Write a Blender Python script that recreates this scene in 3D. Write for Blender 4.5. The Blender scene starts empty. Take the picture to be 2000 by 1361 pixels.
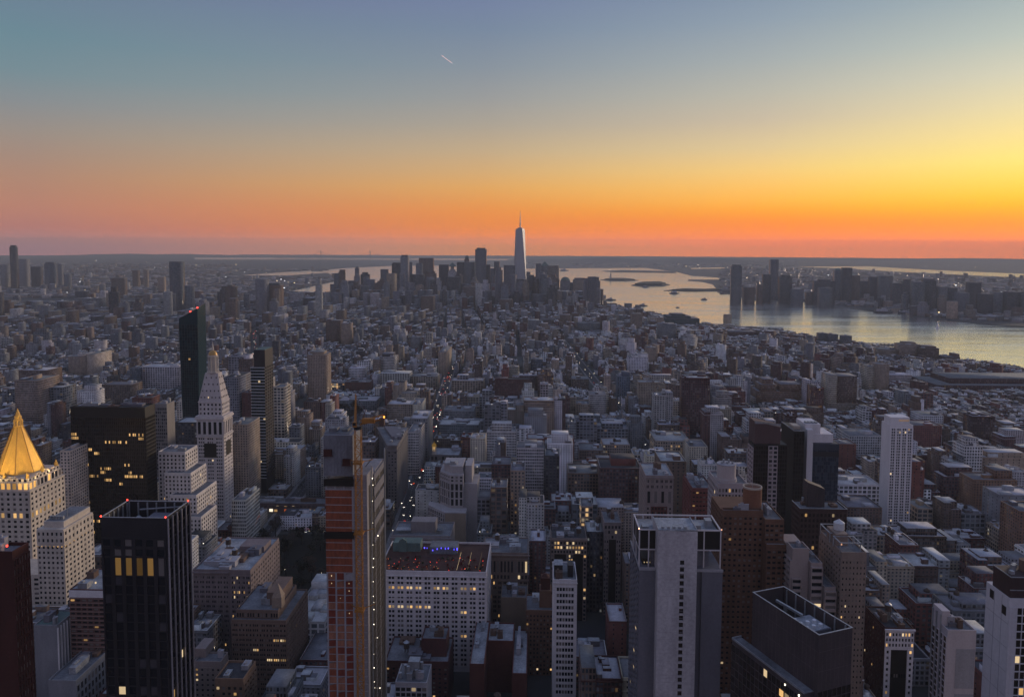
import bpy, math, random
import numpy as np
from mathutils import Vector, Matrix
from mathutils.geometry import tessellate_polygon

C = bpy.context.scene.collection
scene = bpy.context.scene
RAD = math.radians

# ------------------------------------------------------------------ camera, sky, light
CAM_H, FOC, PX0, PY0 = 320.0, 1500.0, 1000.0, 590.0      # focal length and principal point in pixels of a 2000 px wide frame
PITCH, ROLL = RAD(4.1), RAD(0.23)
cam_d = bpy.data.cameras.new('camera')
cam = bpy.data.objects.new('camera', cam_d)
C.objects.link(cam)
cam_d.sensor_width = 36.0
cam_d.lens = 36.0 * FOC / 2000.0
cam_d.shift_y = (PY0 - 680.5) / 2000.0
cam_d.clip_start, cam_d.clip_end = 1.0, 200000.0
CAM_M = Matrix.Rotation(RAD(90) - PITCH, 3, 'X') @ Matrix.Rotation(ROLL, 3, 'Z')
cam.matrix_world = Matrix.Translation((0, 0, CAM_H)) @ CAM_M.to_4x4()
scene.camera = cam
CAM_I = CAM_M.transposed()

vs = scene.view_settings
vs.view_transform, vs.look, vs.exposure, vs.gamma = 'Standard', 'None', 0.0, 1.0
scene.cycles.use_denoising = True
scene.cycles.max_bounces = 5
scene.cycles.diffuse_bounces = 2
scene.cycles.glossy_bounces = 2
scene.cycles.transmission_bounces = 2
scene.cycles.volume_bounces = 1
scene.cycles.sample_clamp_indirect = 2.0

def s2l(c):
    return tuple(((v / 255.0) / 12.92 if v <= 10 else ((v / 255.0 + 0.055) / 1.055) ** 2.4) for v in c)

world = bpy.data.worlds.new('World')
scene.world = world
world.use_nodes = True

class NT:
    """small node-tree writer"""
    def __init__(s, tree):
        s.t = tree; s.t.nodes.clear()
    def n(s, kind, props=None, **ins):
        nd = s.t.nodes.new(kind)
        for k, v in (props or {}).items():
            setattr(nd, k, v)
        for k, v in ins.items():
            k = int(k[1:]) if k[0] == 'i' and k[1:].isdigit() else k.replace('_', ' ')
            sock = nd.inputs[k]
            if isinstance(v, bpy.types.NodeSocket):
                s.t.links.new(v, sock)
            else:
                sock.default_value = v
        return nd
    def math(s, op, a, b=0.0, c=0.0):
        return s.n('ShaderNodeMath', {'operation': op}, i0=a, i1=b, i2=c).outputs[0]
    def maprange(s, v, a, b, c=0.0, d=1.0, smooth=True):
        nd = s.n('ShaderNodeMapRange', {'interpolation_type': 'SMOOTHSTEP' if smooth else 'LINEAR'})
        s.t.links.new(v, nd.inputs[0])
        for i, x in enumerate((a, b, c, d)):
            nd.inputs[i + 1].default_value = x
        return nd.outputs[0]
    def mix(s, f, a, b, blend='MIX'):
        nd = s.t.nodes.new('ShaderNodeMix'); nd.data_type = 'RGBA'; nd.blend_type = blend
        for sock, v in ((nd.inputs[0], f), (nd.inputs[6], a), (nd.inputs[7], b)):
            if isinstance(v, bpy.types.NodeSocket): s.t.links.new(v, sock)
            elif isinstance(v, (int, float)): sock.default_value = v
            else: sock.default_value = (*v[:3], 1.0)
        return nd.outputs[2]
    def ramp(s, v, stops, interp='LINEAR'):
        nd = s.t.nodes.new('ShaderNodeValToRGB'); cr = nd.color_ramp; cr.interpolation = interp
        while len(cr.elements) < len(stops): cr.elements.new(0.5)
        for e, (p, c) in zip(cr.elements, stops):
            e.position = p; e.color = (*c[:3], 1.0)
        s.t.links.new(v, nd.inputs[0])
        return nd.outputs[0]

W = NT(world.node_tree)
tc = W.n('ShaderNodeTexCoord')
sep = W.n('ShaderNodeSeparateXYZ', i0=tc.outputs['Generated'])
sx, sy, sz = sep.outputs
az = W.math('MULTIPLY', W.math('ARCTAN2', sx, sy), 180 / math.pi)
HAZE = 0.00006                        # haze per metre; the sky colours are those seen through it
def stops(rows, high, air):
    rows = sorted(rows); ys = [r[0] for r in rows]; out = []
    for y in (0, 70, 140, 200, 250, 300, 340, 370, 395, 415, 430, 440, 448, 455, 461, 466, 470, 473, 476, 479, 481, 483, 484):
        tgt = s2l([float(np.interp(y, ys, [r[1][k] for r in rows])) for k in range(3)])
        z = max(0.0, math.sin(math.atan((484 - y) / FOC))); T = max(0.1, math.exp(-HAZE * min(255 / max(z, 1e-4), 28500)))
        out.append((z, tuple(min(25.0, max(0.004, (v - (1 - T) * a) / T)) for v, a in zip(tgt, air))))
    out += [(0.55, s2l(high[0])), (1.0, s2l(high[1]))]
    return sorted(out, key=lambda p: p[0])
HI = ((134, 148, 184), (126, 142, 186))
SKY_L = stops([(490, (140, 112, 124)), (478, (150, 114, 116)), (455, (166, 114, 108)), (425, (178, 124, 108)), (380, (174, 132, 112)), (300, (152, 140, 132)), (230, (128, 140, 148)), (170, (106, 138, 148)), (80, (108, 130, 148)), (0, (106, 114, 148))], HI, (.10, .10, .12))
SKY_C = stops([(490, (176, 122, 92)), (472, (208, 126, 76)), (455, (222, 128, 68)), (420, (228, 140, 72)), (370, (222, 164, 96)), (320, (202, 171, 130)), (240, (166, 159, 149)), (180, (146, 151, 156)), (90, (121, 138, 157)), (0, (114, 127, 160))], HI, (.105, .10, .12))
SKY_M = stops([(490, (206, 124, 66)), (474, (236, 128, 46)), (458, (248, 136, 40)), (435, (250, 142, 40)), (400, (255, 180, 74)), (350, (248, 203, 120)), (300, (224, 199, 150)), (240, (197, 184, 165)), (190, (182, 182, 171)), (100, (151, 165, 176)), (0, (128, 145, 167))], HI, (.115, .105, .12))
SKY_R = stops([(490, (222, 128, 50)), (474, (246, 134, 30)), (458, (255, 146, 24)), (438, (255, 156, 26)), (400, (255, 202, 64)), (350, (255, 232, 122)), (300, (250, 226, 150)), (220, (223, 215, 185)), (150, (191, 199, 189)), (80, (165, 179, 180)), (0, (146, 165, 181))], HI, (.12, .107, .12))
SKY_B = [(0.0, s2l((178, 158, 174))), (0.10, s2l((186, 166, 184))), (0.25, s2l((172, 162, 186))), (0.55, s2l(HI[0])), (1.0, s2l(HI[1]))]
rl, rc, rm, rr, rb = (W.ramp(sz, s) for s in (SKY_L, SKY_C, SKY_M, SKY_R, SKY_B))
col = W.mix(W.maprange(az, -32, -2, smooth=False), rl, rc)
col = W.mix(W.maprange(az, -2, 18, smooth=False), col, rm)
col = W.mix(W.maprange(az, 18, 34, smooth=False), col, rr)
col = W.mix(W.maprange(az, 50, 125), col, rb)
col = W.mix(W.maprange(az, -45, -110), col, rb)
# the dusk sky of the Sky Texture (sun on the horizon) is laid under the measured colours
SUN_AZ, SUN_EL = 36.0, 1.5
nish = W.n('ShaderNodeTexSky', {'sky_type': 'NISHITA', 'sun_disc': False, 'sun_elevation': RAD(SUN_EL), 'sun_rotation': RAD(SUN_AZ), 'altitude': 300.0})
bg1 = W.n('ShaderNodeBackground', Color=col, Strength=1.0)
bg2 = W.n('ShaderNodeBackground', Color=nish.outputs[0], Strength=0.004)
add = W.n('ShaderNodeAddShader', i0=bg1.outputs[0], i1=bg2.outputs[0])
W.n('ShaderNodeOutputWorld', Surface=add.outputs[0])

sun_d = bpy.data.lights.new('sun', 'SUN')
sun_d.energy, sun_d.angle, sun_d.color = 2.2, RAD(10), (1.0, 0.78, 0.58)
sun = bpy.data.objects.new('sun', sun_d)
C.objects.link(sun)
_d = Vector((math.sin(RAD(50)) * math.cos(RAD(7)), math.cos(RAD(50)) * math.cos(RAD(7)), math.sin(RAD(7))))
sun.rotation_euler = _d.to_track_quat('Z', 'Y').to_euler()

# ------------------------------------------------------------------ from the photograph to the ground
def ray(X, Y):
    return CAM_M @ Vector(((X - PX0) / FOC, -(Y - PY0) / FOC, -1.0))
def onz(X, Y, z=0.0):
    r = ray(X, Y); t = (z - CAM_H) / r.z
    return r.x * t, r.y * t
def ond(X, Y, d):
    r = ray(X, Y); t = d / r.y
    return r.x * t, d, CAM_H + r.z * t
def proj(x, y, z):
    v = CAM_I @ Vector((x, y, z - CAM_H))
    return PX0 + FOC * v.x / -v.z, PY0 - FOC * v.y / -v.z
def proj_np(x, y, z):
    m = np.array(CAM_I); p = np.stack([x, y, z - CAM_H])
    v = np.tensordot(m, p, axes=(1, 0)); w = np.maximum(-v[2], 1e-3)
    return PX0 + FOC * v[0] / w, PY0 - FOC * v[1] / w

GRID = RAD(-1.8)
def grid(u, v):     # u metres downtown, v metres towards the river on the right
    return u * math.sin(GRID) + v * math.cos(GRID), u * math.cos(GRID) - v * math.sin(GRID)
def ungrid(x, y):
    return x * math.sin(GRID) + y * math.cos(GRID), x * math.cos(GRID) - y * math.sin(GRID)

# ------------------------------------------------------------------ materials
def new_mat(name):
    m = bpy.data.materials.new(name); m.use_nodes = True
    return m, NT(m.node_tree)
def finish(n, bsdf):
    n.n('ShaderNodeOutputMaterial', Surface=bsdf)
_mats = {}
def stone(name, c, rough=0.85, var=0.25, scale=0.12, metal=0.0, spec=0.3):
    """matt masonry, concrete, metal paint: base colour broken up by two scales of wear"""
    if name in _mats: return _mats[name]
    m, n = new_mat(name)
    tcn = n.n('ShaderNodeTexCoord')
    mp = n.n('ShaderNodeMapping', Vector=tcn.outputs['Object'], Scale=(1, 1, 0.35))
    a = n.n('ShaderNodeTexNoise', Vector=mp.outputs[0], Scale=scale, Detail=6.0, Roughness=0.65)
    b = n.n('ShaderNodeTexNoise', Vector=tcn.outputs['Object'], Scale=scale * 9, Detail=3.0)
    f = n.math('MULTIPLY', n.maprange(a.outputs[0], 0.3, 0.7, 1 - var, 1 + var * 0.6, False), n.maprange(b.outputs[0], 0.3, 0.7, 1 - var * 0.5, 1 + var * 0.4, False))
    colr = n.mix(1.0, c, n.n('ShaderNodeCombineColor', i0=f, i1=f, i2=f).outputs[0], 'MULTIPLY')
    bs = n.n('ShaderNodeBsdfPrincipled', Base_Color=colr, Roughness=rough, Metallic=metal)
    bs.inputs['Specular IOR Level'].default_value = spec
    finish(n, bs.outputs[0]); _mats[name] = m
    return m
def glass(name, c=(0.012, 0.014, 0.018), rough=0.12, blind=(0.16, 0.14, 0.13), bl=0.22):
    """window panes: dark glossy glass, some paler, for blinds half down behind it and painted reflections"""
    if name in _mats: return _mats[name]
    m, n = new_mat(name)
    at = n.n('ShaderNodeAttribute', {'attribute_name': 'rnd'})
    oi = n.n('ShaderNodeObjectInfo')
    r = n.math('FRACT', n.math('ADD', at.outputs['Fac'], oi.outputs['Random']))
    hasb = n.math('LESS_THAN', r, bl)
    bs = n.n('ShaderNodeBsdfPrincipled', Base_Color=n.mix(hasb, c, blind), Roughness=rough)
    bs.inputs['Specular IOR Level'].default_value = 0.35
    finish(n, bs.outputs[0]); _mats[name] = m
    return m
def glow(name, c, s):
    if name in _mats: return _mats[name]
    m, n = new_mat(name)
    at = n.n('ShaderNodeAttribute', {'attribute_name': 'rnd'})
    oi = n.n('ShaderNodeObjectInfo')
    r = n.math('FRACT', n.math('ADD', at.outputs['Fac'], oi.outputs['Random']))
    e = n.n('ShaderNodeEmission', Color=(*c, 1), Strength=n.maprange(r, 0, 1, s * 0.2, s * 1.3, False))
    finish(n, e.outputs[0]); _mats[name] = m
    return m

def make_city_mat():
    """walls with rows of windows and weathered roofs for every ordinary building; colours and window sizes come from the mesh"""
    m, n = new_mat('city_masonry')
    ca = n.n('ShaderNodeAttribute', {'attribute_name': 'col'})
    pa = n.n('ShaderNodeAttribute', {'attribute_name': 'par'})
    uv = n.n('ShaderNodeUVMap', {'uv_map': 'UVMap'})
    su = n.n('ShaderNodeSeparateXYZ', i0=uv.outputs[0])
    sp = n.n('ShaderNodeSeparateXYZ', i0=pa.outputs['Vector'])
    bay, flo, lit = sp.outputs
    wf = ca.outputs['Alpha']
    cu = n.math('DIVIDE', su.outputs[0], n.math('MAXIMUM', bay, 0.1))
    cv = n.math('DIVIDE', su.outputs[1], n.math('MAXIMUM', flo, 0.1))
    fu = n.math('ABSOLUTE', n.math('SUBTRACT', n.math('FRACT', cu), 0.5))
    fv = n.math('ABSOLUTE', n.math('SUBTRACT', n.math('FRACT', cv), 0.5))
    win = n.math('MULTIPLY', n.math('LESS_THAN', fu, n.math('MULTIPLY', wf, 0.5)), n.math('LESS_THAN', fv, n.math('ADD', 0.17, n.math('MULTIPLY', wf, 0.22))))
    win = n.math('MULTIPLY', win, n.math('GREATER_THAN', bay, 0.2))
    cell = n.n('ShaderNodeCombineXYZ', i0=n.math('FLOOR', cu), i1=n.math('FLOOR', cv))
    wn = n.n('ShaderNodeTexWhiteNoise', {'noise_dimensions': '3D'}, Vector=cell.outputs[0])
    rnd = wn.outputs[0]
    rcol = n.n('ShaderNodeSeparateColor', i0=wn.outputs[1])
    # lights cluster: whole stretches of a floor are on together
    fl = n.n('ShaderNodeTexNoise', Vector=cell.outputs[0], Scale=0.37, Detail=1.0)
    prob = n.math('MULTIPLY', lit, n.maprange(fl.outputs[0], 0.45, 0.7, 0.25, 3.0))
    on = n.math('MULTIPLY', win, n.math('LESS_THAN', rnd, prob))
    nz = n.n('ShaderNodeTexNoise', Vector=uv.outputs[0], Scale=0.09, Detail=5.0, Roughness=0.6)
    nz2 = n.n('ShaderNodeTexNoise', Vector=uv.outputs[0], Scale=0.6, Detail=3.0)
    f = n.math('MULTIPLY', n.maprange(nz.outputs[0], 0.3, 0.7, 0.68, 1.2, False), n.maprange(nz2.outputs[0], 0.3, 0.7, 0.85, 1.12, False))
    wall = n.mix(1.0, ca.outputs['Color'], n.n('ShaderNodeCombineColor', i0=f, i1=f, i2=f).outputs[0], 'MULTIPLY')
    pane = n.mix(n.math('LESS_THAN', rcol.outputs[1], 0.25), (0.010, 0.011, 0.014), (0.09, 0.085, 0.085))
    base = n.mix(win, wall, pane)
    bs = n.n('ShaderNodeBsdfPrincipled', Base_Color=base, Roughness=n.maprange(win, 0, 1, 0.85, 0.16, False)); bs.inputs['Specular IOR Level'].default_value = 0.3
    lcol = n.ramp(rcol.outputs[2], [(0.0, (1.0, 0.50, 0.16)), (0.6, (1.0, 0.66, 0.30)), (0.85, (1.0, 0.82, 0.55)), (1.0, (0.85, 0.93, 1.0))])
    bs.inputs['Emission Color'].default_value = (1, 1, 1, 1)
    n.t.links.new(lcol, bs.inputs['Emission Color'])
    n.t.links.new(n.math('MULTIPLY', on, n.maprange(rcol.outputs[0], 0, 1, 0.06, 0.85, False)), bs.inputs['Emission Strength'])
    finish(n, bs.outputs[0])
    return m
CITY = make_city_mat()

# ------------------------------------------------------------------ meshes
class MB:
    """collects quads and polygons for one mesh"""
    def __init__(s):
        s.v, s.f, s.r = [], [], []
    def poly(s, pts, r=0.0):
        k = len(s.v); s.v += [tuple(p) for p in pts]; s.f.append(tuple(range(k, k + len(pts)))); s.r.append(r)
        return s
    def box(s, x0, x1, y0, y1, z0, z1):
        k = len(s.v)
        s.v += [(x0, y0, z0), (x1, y0, z0), (x1, y1, z0), (x0, y1, z0), (x0, y0, z1), (x1, y0, z1), (x1, y1, z1), (x0, y1, z1)]
        for q in ((0, 1, 5, 4), (1, 2, 6, 5), (2, 3, 7, 6), (3, 0, 4, 7), (4, 5, 6, 7), (3, 2, 1, 0)):
            s.f.append(tuple(k + i for i in q)); s.r.append(0.0)
        return s
    def prism(s, pts, z0, z1, top=None, cap=True):
        """pts counter-clockwise from above; top: other outline for the upper end"""
        top = top or pts; k = len(s.v); n = len(pts)
        z1s = z1 if isinstance(z1, (list, tuple)) else [z1] * n
        s.v += [(p[0], p[1], z0) for p in pts] + [(p[0], p[1], z) for p, z in zip(top, z1s)]
        for i in range(n):
            j = (i + 1) % n
            s.f.append((k + i, k + j, k + n + j, k + n + i)); s.r.append(0.0)
        if cap:
            s.f.append(tuple(k + n + i for i in range(n))); s.f.append(tuple(k + n - 1 - i for i in range(n))); s.r += [0.0, 0.0]
        return s
    def cyl(s, x, y, z0, z1, r0, r1=None, n=12, ph=0.0):
        r1 = r0 if r1 is None else r1
        a = [ph + 2 * math.pi * i / n for i in range(n)]
        return s.prism([(x + r0 * math.cos(t), y + r0 * math.sin(t)) for t in a], z0, z1, [(x + r1 * math.cos(t), y + r1 * math.sin(t)) for t in a])
    def bar(s, a, b, w):
        a, b = Vector(a), Vector(b); d = (b - a).normalized()
        p = d.cross(Vector((0, 0, 1)) if abs(d.z) < 0.9 else Vector((1, 0, 0))).normalized() * w / 2; q = d.cross(p).normalized() * w / 2
        k = len(s.v)
        s.v += [tuple(e + i * p + j * q) for e in (a, b) for i, j in ((-1, -1), (1, -1), (1, 1), (-1, 1))]
        for f in ((0, 1, 5, 4), (1, 2, 6, 5), (2, 3, 7, 6), (3, 0, 4, 7), (4, 5, 6, 7), (3, 2, 1, 0)):
            s.f.append(tuple(k + i for i in f)); s.r.append(0.0)
        return s
    def mesh(s, name, mat, rnd=False):
        me = bpy.data.meshes.new(name)
        me.from_pydata(s.v, [], s.f)
        if mat: me.materials.append(mat)
        if rnd:
            a = me.attributes.new('rnd', 'FLOAT', 'FACE'); a.data.foreach_set('value', s.r)
        me.update()
        return me
    def build(s, name, mat, parent=None, rnd=False):
        o = bpy.data.objects.new(name, s.mesh(name, mat, rnd)); C.objects.link(o)
        if parent: o.parent = parent
        return o
def tag(o, label=None, cat=None, group=None, kind=None):
    for k, v in (('label', label), ('category', cat), ('group', group), ('kind', kind)):
        if v: o[k] = v
    return o
def empty(name, loc, rz=0.0):
    o = bpy.data.objects.new(name, None); C.objects.link(o)
    o.location = loc; o.rotation_euler = (0, 0, rz); o.empty_display_size = 5
    return o

# rows of boxes for ordinary buildings: x y ang w d z0 z1 | wall rgb, window share | roof rgb | bay floor lit | seed
BC = 18
def box_row(x, y, ang, w, d, z0, z1, wall, wf, roof, bay, flo, lit, seed):
    return (x, y, ang, w, d, z0, z1, wall[0], wall[1], wall[2], wf, roof[0], roof[1], roof[2], bay, flo, lit, seed)
def rows_mesh(name, rows, origin=(0, 0, 0)):
    """one mesh of open-bottomed boxes with colour, window and UV data"""
    a = np.array(rows, dtype=np.float64).reshape(-1, BC); n = len(a)
    c, s = np.cos(a[:, 2]), np.sin(a[:, 2])
    sgn = np.array([(-.5, -.5), (.5, -.5), (.5, .5), (-.5, .5)])
    lx = a[:, 3:4] * sgn[:, 0]; ly = a[:, 4:5] * sgn[:, 1]
    px = a[:, 0:1] + lx * c[:, None] - ly * s[:, None] - origin[0]
    py = a[:, 1:2] + lx * s[:, None] + ly * c[:, None] - origin[1]
    v = np.zeros((n, 8, 3)); v[:, :4, 0] = px; v[:, 4:, 0] = px; v[:, :4, 1] = py; v[:, 4:, 1] = py
    v[:, :4, 2] = a[:, 5:6] - origin[2]; v[:, 4:, 2] = a[:, 6:7] - origin[2]
    q = np.array([(0, 1, 5, 4), (1, 2, 6, 5), (2, 3, 7, 6), (3, 0, 4, 7), (4, 5, 6, 7)])
    f = (np.arange(n)[:, None, None] * 8 + q[None]).reshape(-1)
    me = bpy.data.meshes.new(name)
    me.vertices.add(n * 8); me.vertices.foreach_set('co', v.reshape(-1).astype(np.float32))
    me.loops.add(n * 20); me.loops.foreach_set('vertex_index', f.astype(np.int32))
    me.polygons.add(n * 5); me.polygons.foreach_set('loop_start', np.arange(n * 5, dtype=np.int32) * 4)
    me.update(calc_edges=True)
    uv = np.zeros((n, 5, 4, 2))
    zc = (a[:, 6] - a[:, 5]); su = a[:, 17] * 7.0
    for k in range(4):
        L = a[:, 3] if k % 2 == 0 else a[:, 4]
        bay = np.maximum(a[:, 14], .1); nb = np.maximum(1, np.round(L / bay)); e = nb * bay   # whole bays across each wall
        o = np.floor(su + k * 61) * bay
        uv[:, k, :, 0] = np.stack([o, o + e, o + e, o], 1)
        oz = np.floor(su * 1.7) * a[:, 15]
        uv[:, k, :, 1] = np.stack([oz - zc, oz - zc, oz, oz], 1)
    uv[:, 4, :, 0] = px + su[:, None] * 3; uv[:, 4, :, 1] = py
    ul = me.uv_layers.new(name='UVMap'); ul.data.foreach_set('uv', uv.reshape(-1).astype(np.float32))
    col = np.zeros((n, 5, 4)); col[:, :4, :] = a[:, None, 7:11]; col[:, 4, :3] = a[:, 11:14]; col[:, 4, 3] = 0
    at = me.attributes.new('col', 'FLOAT_COLOR', 'FACE'); at.data.foreach_set('color', col.reshape(-1).astype(np.float32))
    par = np.zeros((n, 5, 3)); par[:, :4, :] = a[:, None, 14:17]
    at = me.attributes.new('par', 'FLOAT_VECTOR', 'FACE'); at.data.foreach_set('vector', par.reshape(-1).astype(np.float32))
    me.materials.append(CITY)
    return me
def rows_obj(name, rows, parent=None, origin=(0, 0, 0)):
    o = bpy.data.objects.new(name, rows_mesh(name, rows, origin)); C.objects.link(o)
    if parent: o.parent = parent
    return o

# ------------------------------------------------------------------ the ground, the rivers, the far land
def sheet(name, pts, z, mat, thick=0.0):
    """flat polygon from ground points; with a thickness it gets a bank"""
    pts = [(p[0], p[1]) for p in pts]
    tri = tessellate_polygon([[Vector((x, y, 0)) for x, y in pts]])
    b = MB(); b.v = [(x, y, z) for x, y in pts]
    for t in tri:
        p = [Vector((*pts[i], 0)) for i in t]
        if (p[1] - p[0]).cross(p[2] - p[0]).z < 0: t = t[::-1]
        b.f.append(tuple(t)); b.r.append(0)
    if thick:
        n = len(pts); b.v += [(x, y, z - thick) for x, y in pts]
        for i in range(n):
            j = (i + 1) % n; b.f.append((i, j, n + j, n + i)); b.r.append(0)
    return b.build(name, mat)
def px_ground(rows, z=0.0):
    return [onz(X, Y, z) for X, Y in rows]

m, n = new_mat('ground_cover')
tcn = n.n('ShaderNodeTexCoord')
nz = n.n('ShaderNodeTexNoise', Vector=tcn.outputs['Object'], Scale=0.012, Detail=8.0, Roughness=0.75)
nb = n.n('ShaderNodeTexVoronoi', Vector=tcn.outputs['Object'], Scale=0.018)
g1 = n.ramp(nz.outputs[0], [(0.35, (0.018, 0.019, 0.024)), (0.55, (0.032, 0.033, 0.038)), (0.75, (0.06, 0.06, 0.062))])
g2 = n.mix(n.math('MULTIPLY', n.maprange(nb.outputs['Distance'], 0.1, 0.5), 0.4), g1, (0.03, 0.036, 0.028))
finish(n, n.n('ShaderNodeBsdfPrincipled', Base_Color=g2, Roughness=0.9).outputs[0])
GROUND = m
b = MB(); NR = 96
for k in range(NR):
    a0, a1 = 2 * math.pi * k / NR, 2 * math.pi * (k + 1) / NR
    b.poly([(0, 0, 0), (28500 * math.sin(a1), 28500 * math.cos(a1), 0), (28500 * math.sin(a0), 28500 * math.cos(a0), 0)])
tag(b.build('ground', GROUND), kind='structure')

m, n = new_mat('river_water')
tcn = n.n('ShaderNodeTexCoord')
mp = n.n('ShaderNodeMapping', Vector=tcn.outputs['Object'], Rotation=(0, 0, RAD(12)), Scale=(0.0022, 0.016, 1))
w1 = n.n('ShaderNodeTexNoise', Vector=mp.outputs[0], Scale=1.0, Detail=6.0, Roughness=0.6)
w2 = n.n('ShaderNodeTexNoise', Vector=tcn.outputs['Object'], Scale=0.035, Detail=4.0)
hgt = n.math('ADD', n.math('MULTIPLY', w1.outputs[0], 14.0), n.math('MULTIPLY', w2.outputs[0], 3.0))
bp = n.n('ShaderNodeBump', Height=hgt, Strength=0.17, Distance=1.0)
bs = n.n('ShaderNodeBsdfPrincipled', Base_Color=(0.035, 0.045, 0.05, 1), Roughness=n.maprange(w1.outputs[0], 0.35, 0.65, 0.3, 0.5, False), Normal=bp.outputs[0], IOR=1.33)
gl = n.n('ShaderNodeBsdfGlossy', Color=(1.0, 0.975, 0.92, 1), Roughness=n.maprange(w1.outputs[0], 0.35, 0.65, 0.12, 0.27, False), Normal=bp.outputs[0])
finish(n, n.n('ShaderNodeMixShader', i0=0.93, i1=bs.outputs[0], i2=gl.outputs[0]).outputs[0])
WATER = m
MANH_W = [(2160, 752), (2000, 722), (1900, 706), (1800, 691), (1700, 674), (1590, 657), (1480, 641), (1370, 632), (1260, 608), (1185, 594), (1120, 582), (1060, 576)]
MANH_S = [(960, 573), (860, 571), (760, 577), (650, 584), (555, 581), (440, 586)]
MANH_E = [(300, 592), (100, 600), (-160, 608)]
hudson = px_ground(MANH_W + MANH_S[:3] + [(780, 519), (900, 519), (1020, 525), (1100, 524.5), (1260, 523.5), (1320, 531), (1350, 539), (1425, 544), (1424, 546),
    (1345, 546), (1343, 549), (1372, 551), (1392, 556), (1397, 562), (1409, 568), (1402, 572), (1432, 577), (1475, 588), (1580, 590), (1660, 600), (1725, 606), (1776, 607), (1784, 620), (1860, 626), (1935, 631), (2000, 633), (2160, 640)])
tag(sheet('river_water', hudson, 0.5, WATER), kind='structure')
east = px_ground([(760, 577.5), (650, 584.5), (555, 581.5), (430, 586.5), (452, 579), (556, 572), (604, 561), (664, 548), (764, 548)])
tag(sheet('river_water', east, 0.45, WATER), kind='structure')
bay = px_ground([(470, 538), (560, 531.5), (650, 526), (690, 523), (779, 519), (779, 530), (762, 549), (664, 547), (640, 533), (560, 538)])
tag(sheet('bay_water', bay, 0.4, WATER), kind='structure')
tag(sheet('bay_water', px_ground([(380, 507), (640, 507), (1000, 508.5), (1000, 506), (640, 503.5), (380, 503)]), 0.4, WATER), kind='structure')
tag(sheet('bay_water', px_ground([(1555, 521), (1700, 520.5), (1830, 528), (1960, 533.5), (2160, 541), (2160, 546), (1960, 540.5), (1880, 537), (1760, 531), (1640, 524)]), 0.4, WATER), kind='structure')
tag(sheet('bay_water', px_ground([(1350, 523.5), (1420, 522.5), (1420, 524.5), (1350, 525.5)]), 0.4, WATER), kind='structure')

LAND = stone('shore_land', (0.035, 0.036, 0.034), var=0.4, scale=0.02)
def island(rows, h=3.0, trees=0):
    g = px_ground(rows); mx, my = sum(p[0] for p in g) / len(g), sum(p[1] for p in g) / len(g)
    if trees: tag(sheet('island_trees', [(mx + (x - mx) * .78 + random.Random(x).uniform(-12, 12), my + (y - my) * .7) for x, y in g], h + trees, stone('island_foliage', (.022, .026, .018), .95, .5, .02), trees), kind='stuff')
    return tag(sheet('island', g, h, LAND, h), kind='structure')
island([(1172, 547), (1190, 544.5), (1225, 545), (1248, 548), (1225, 549.5), (1190, 549)], trees=11)
island([(1232, 558), (1248, 553), (1290, 552), (1309, 556.5), (1298, 559), (1250, 559.5)], trees=15)
island([(1296, 568), (1330, 564.5), (1376, 566), (1432, 563), (1432, 569), (1345, 570)], trees=6)
island([(1174, 530), (1215, 528), (1320, 530), (1320, 533.5), (1200, 532)])
island([(2010, 639), (1940, 636), (1850, 626), (1855, 624.5), (1935, 631.5), (2010, 633)])
island([(1660, 604), (1690, 602.5), (1775, 607), (1772, 609), (1690, 607)])
# low dark ridges along the horizon
def ridge(X0, X1, d, h, seed, dep=2500):
    rng = random.Random(seed); b = MB(); N = 60; prev = None
    for k in range(N + 1):
        X = X0 + (X1 - X0) * k / N; x, y, z = ond(X, 500, d); e = min(1, 6 * k / N, 6 * (N - k) / N)
        hh = max(4, h * e * (0.75 + 0.25 * math.sin(k * .31 + seed) + rng.uniform(-.05, .05)))
        cur = [(x, y - 900, 0.6), (x, y, hh), (x * 1.02, y + dep, hh * .8), (x * 1.04, y + dep + 900, 0.6)]
        if prev:
            for i in range(3): b.poly([prev[i], cur[i], cur[i + 1], prev[i + 1]])
        prev = cur
    return tag(b.build('hills', GROUND), kind='structure')
ridge(990, 1560, 16500, 95, 1)
ridge(100, 420, 23500, 50, 2)
ridge(1500, 2300, 21000, 45, 3)
ridge(420, 760, 25000, 22, 5)

# the evening haze between the camera and everything far away
hz, n = new_mat('evening_haze')
pv = n.n('ShaderNodeVolumePrincipled', Color=(0.46, 0.485, 0.50, 1), Density=HAZE, Anisotropy=0.0)
n.n('ShaderNodeOutputMaterial', Volume=pv.outputs[0])
b = MB(); b.box(-29000, 29000, -29000, 29000, -1.0, 575.0)
tag(b.build('haze', hz), kind='stuff')

# ------------------------------------------------------------------ buildings one can tell apart
FOOT = []      # (corners, ...) footprints already taken
VIEW = []      # (X0, X1, lowest Y that must stay in view, depth)
LANDMARKS = [] # (X, Y, depth, words) for describing neighbours
WIN_MESH = {}
AMBER = glow('lamplight_amber', (1.0, 0.58, 0.22), 0.75)
WARM = glow('lamplight_warm', (1.0, 0.74, 0.42), 0.75)
RED_LAMP = glow('red_lamp', (1.0, 0.05, 0.03), 6.0)
WHITE_LAMP = glow('white_lamp', (1.0, 0.88, 0.68), 5.0)
BLUE_LAMP = glow('blue_lamp', (0.10, 0.08, 1.0), 2.2)
PANE = glass('window_pane')
ROOF_PALE = stone('pale_roof_membrane', (0.27, 0.28, 0.30), 0.75, .5, .09)
ROOF_GREY = stone('grey_roof_felt', (0.15, 0.155, 0.17), 0.85, .5, .08)
ROOF_DARK = stone('dark_roof_tar', (0.045, 0.045, 0.052), 0.9, .5, .1)
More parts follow.
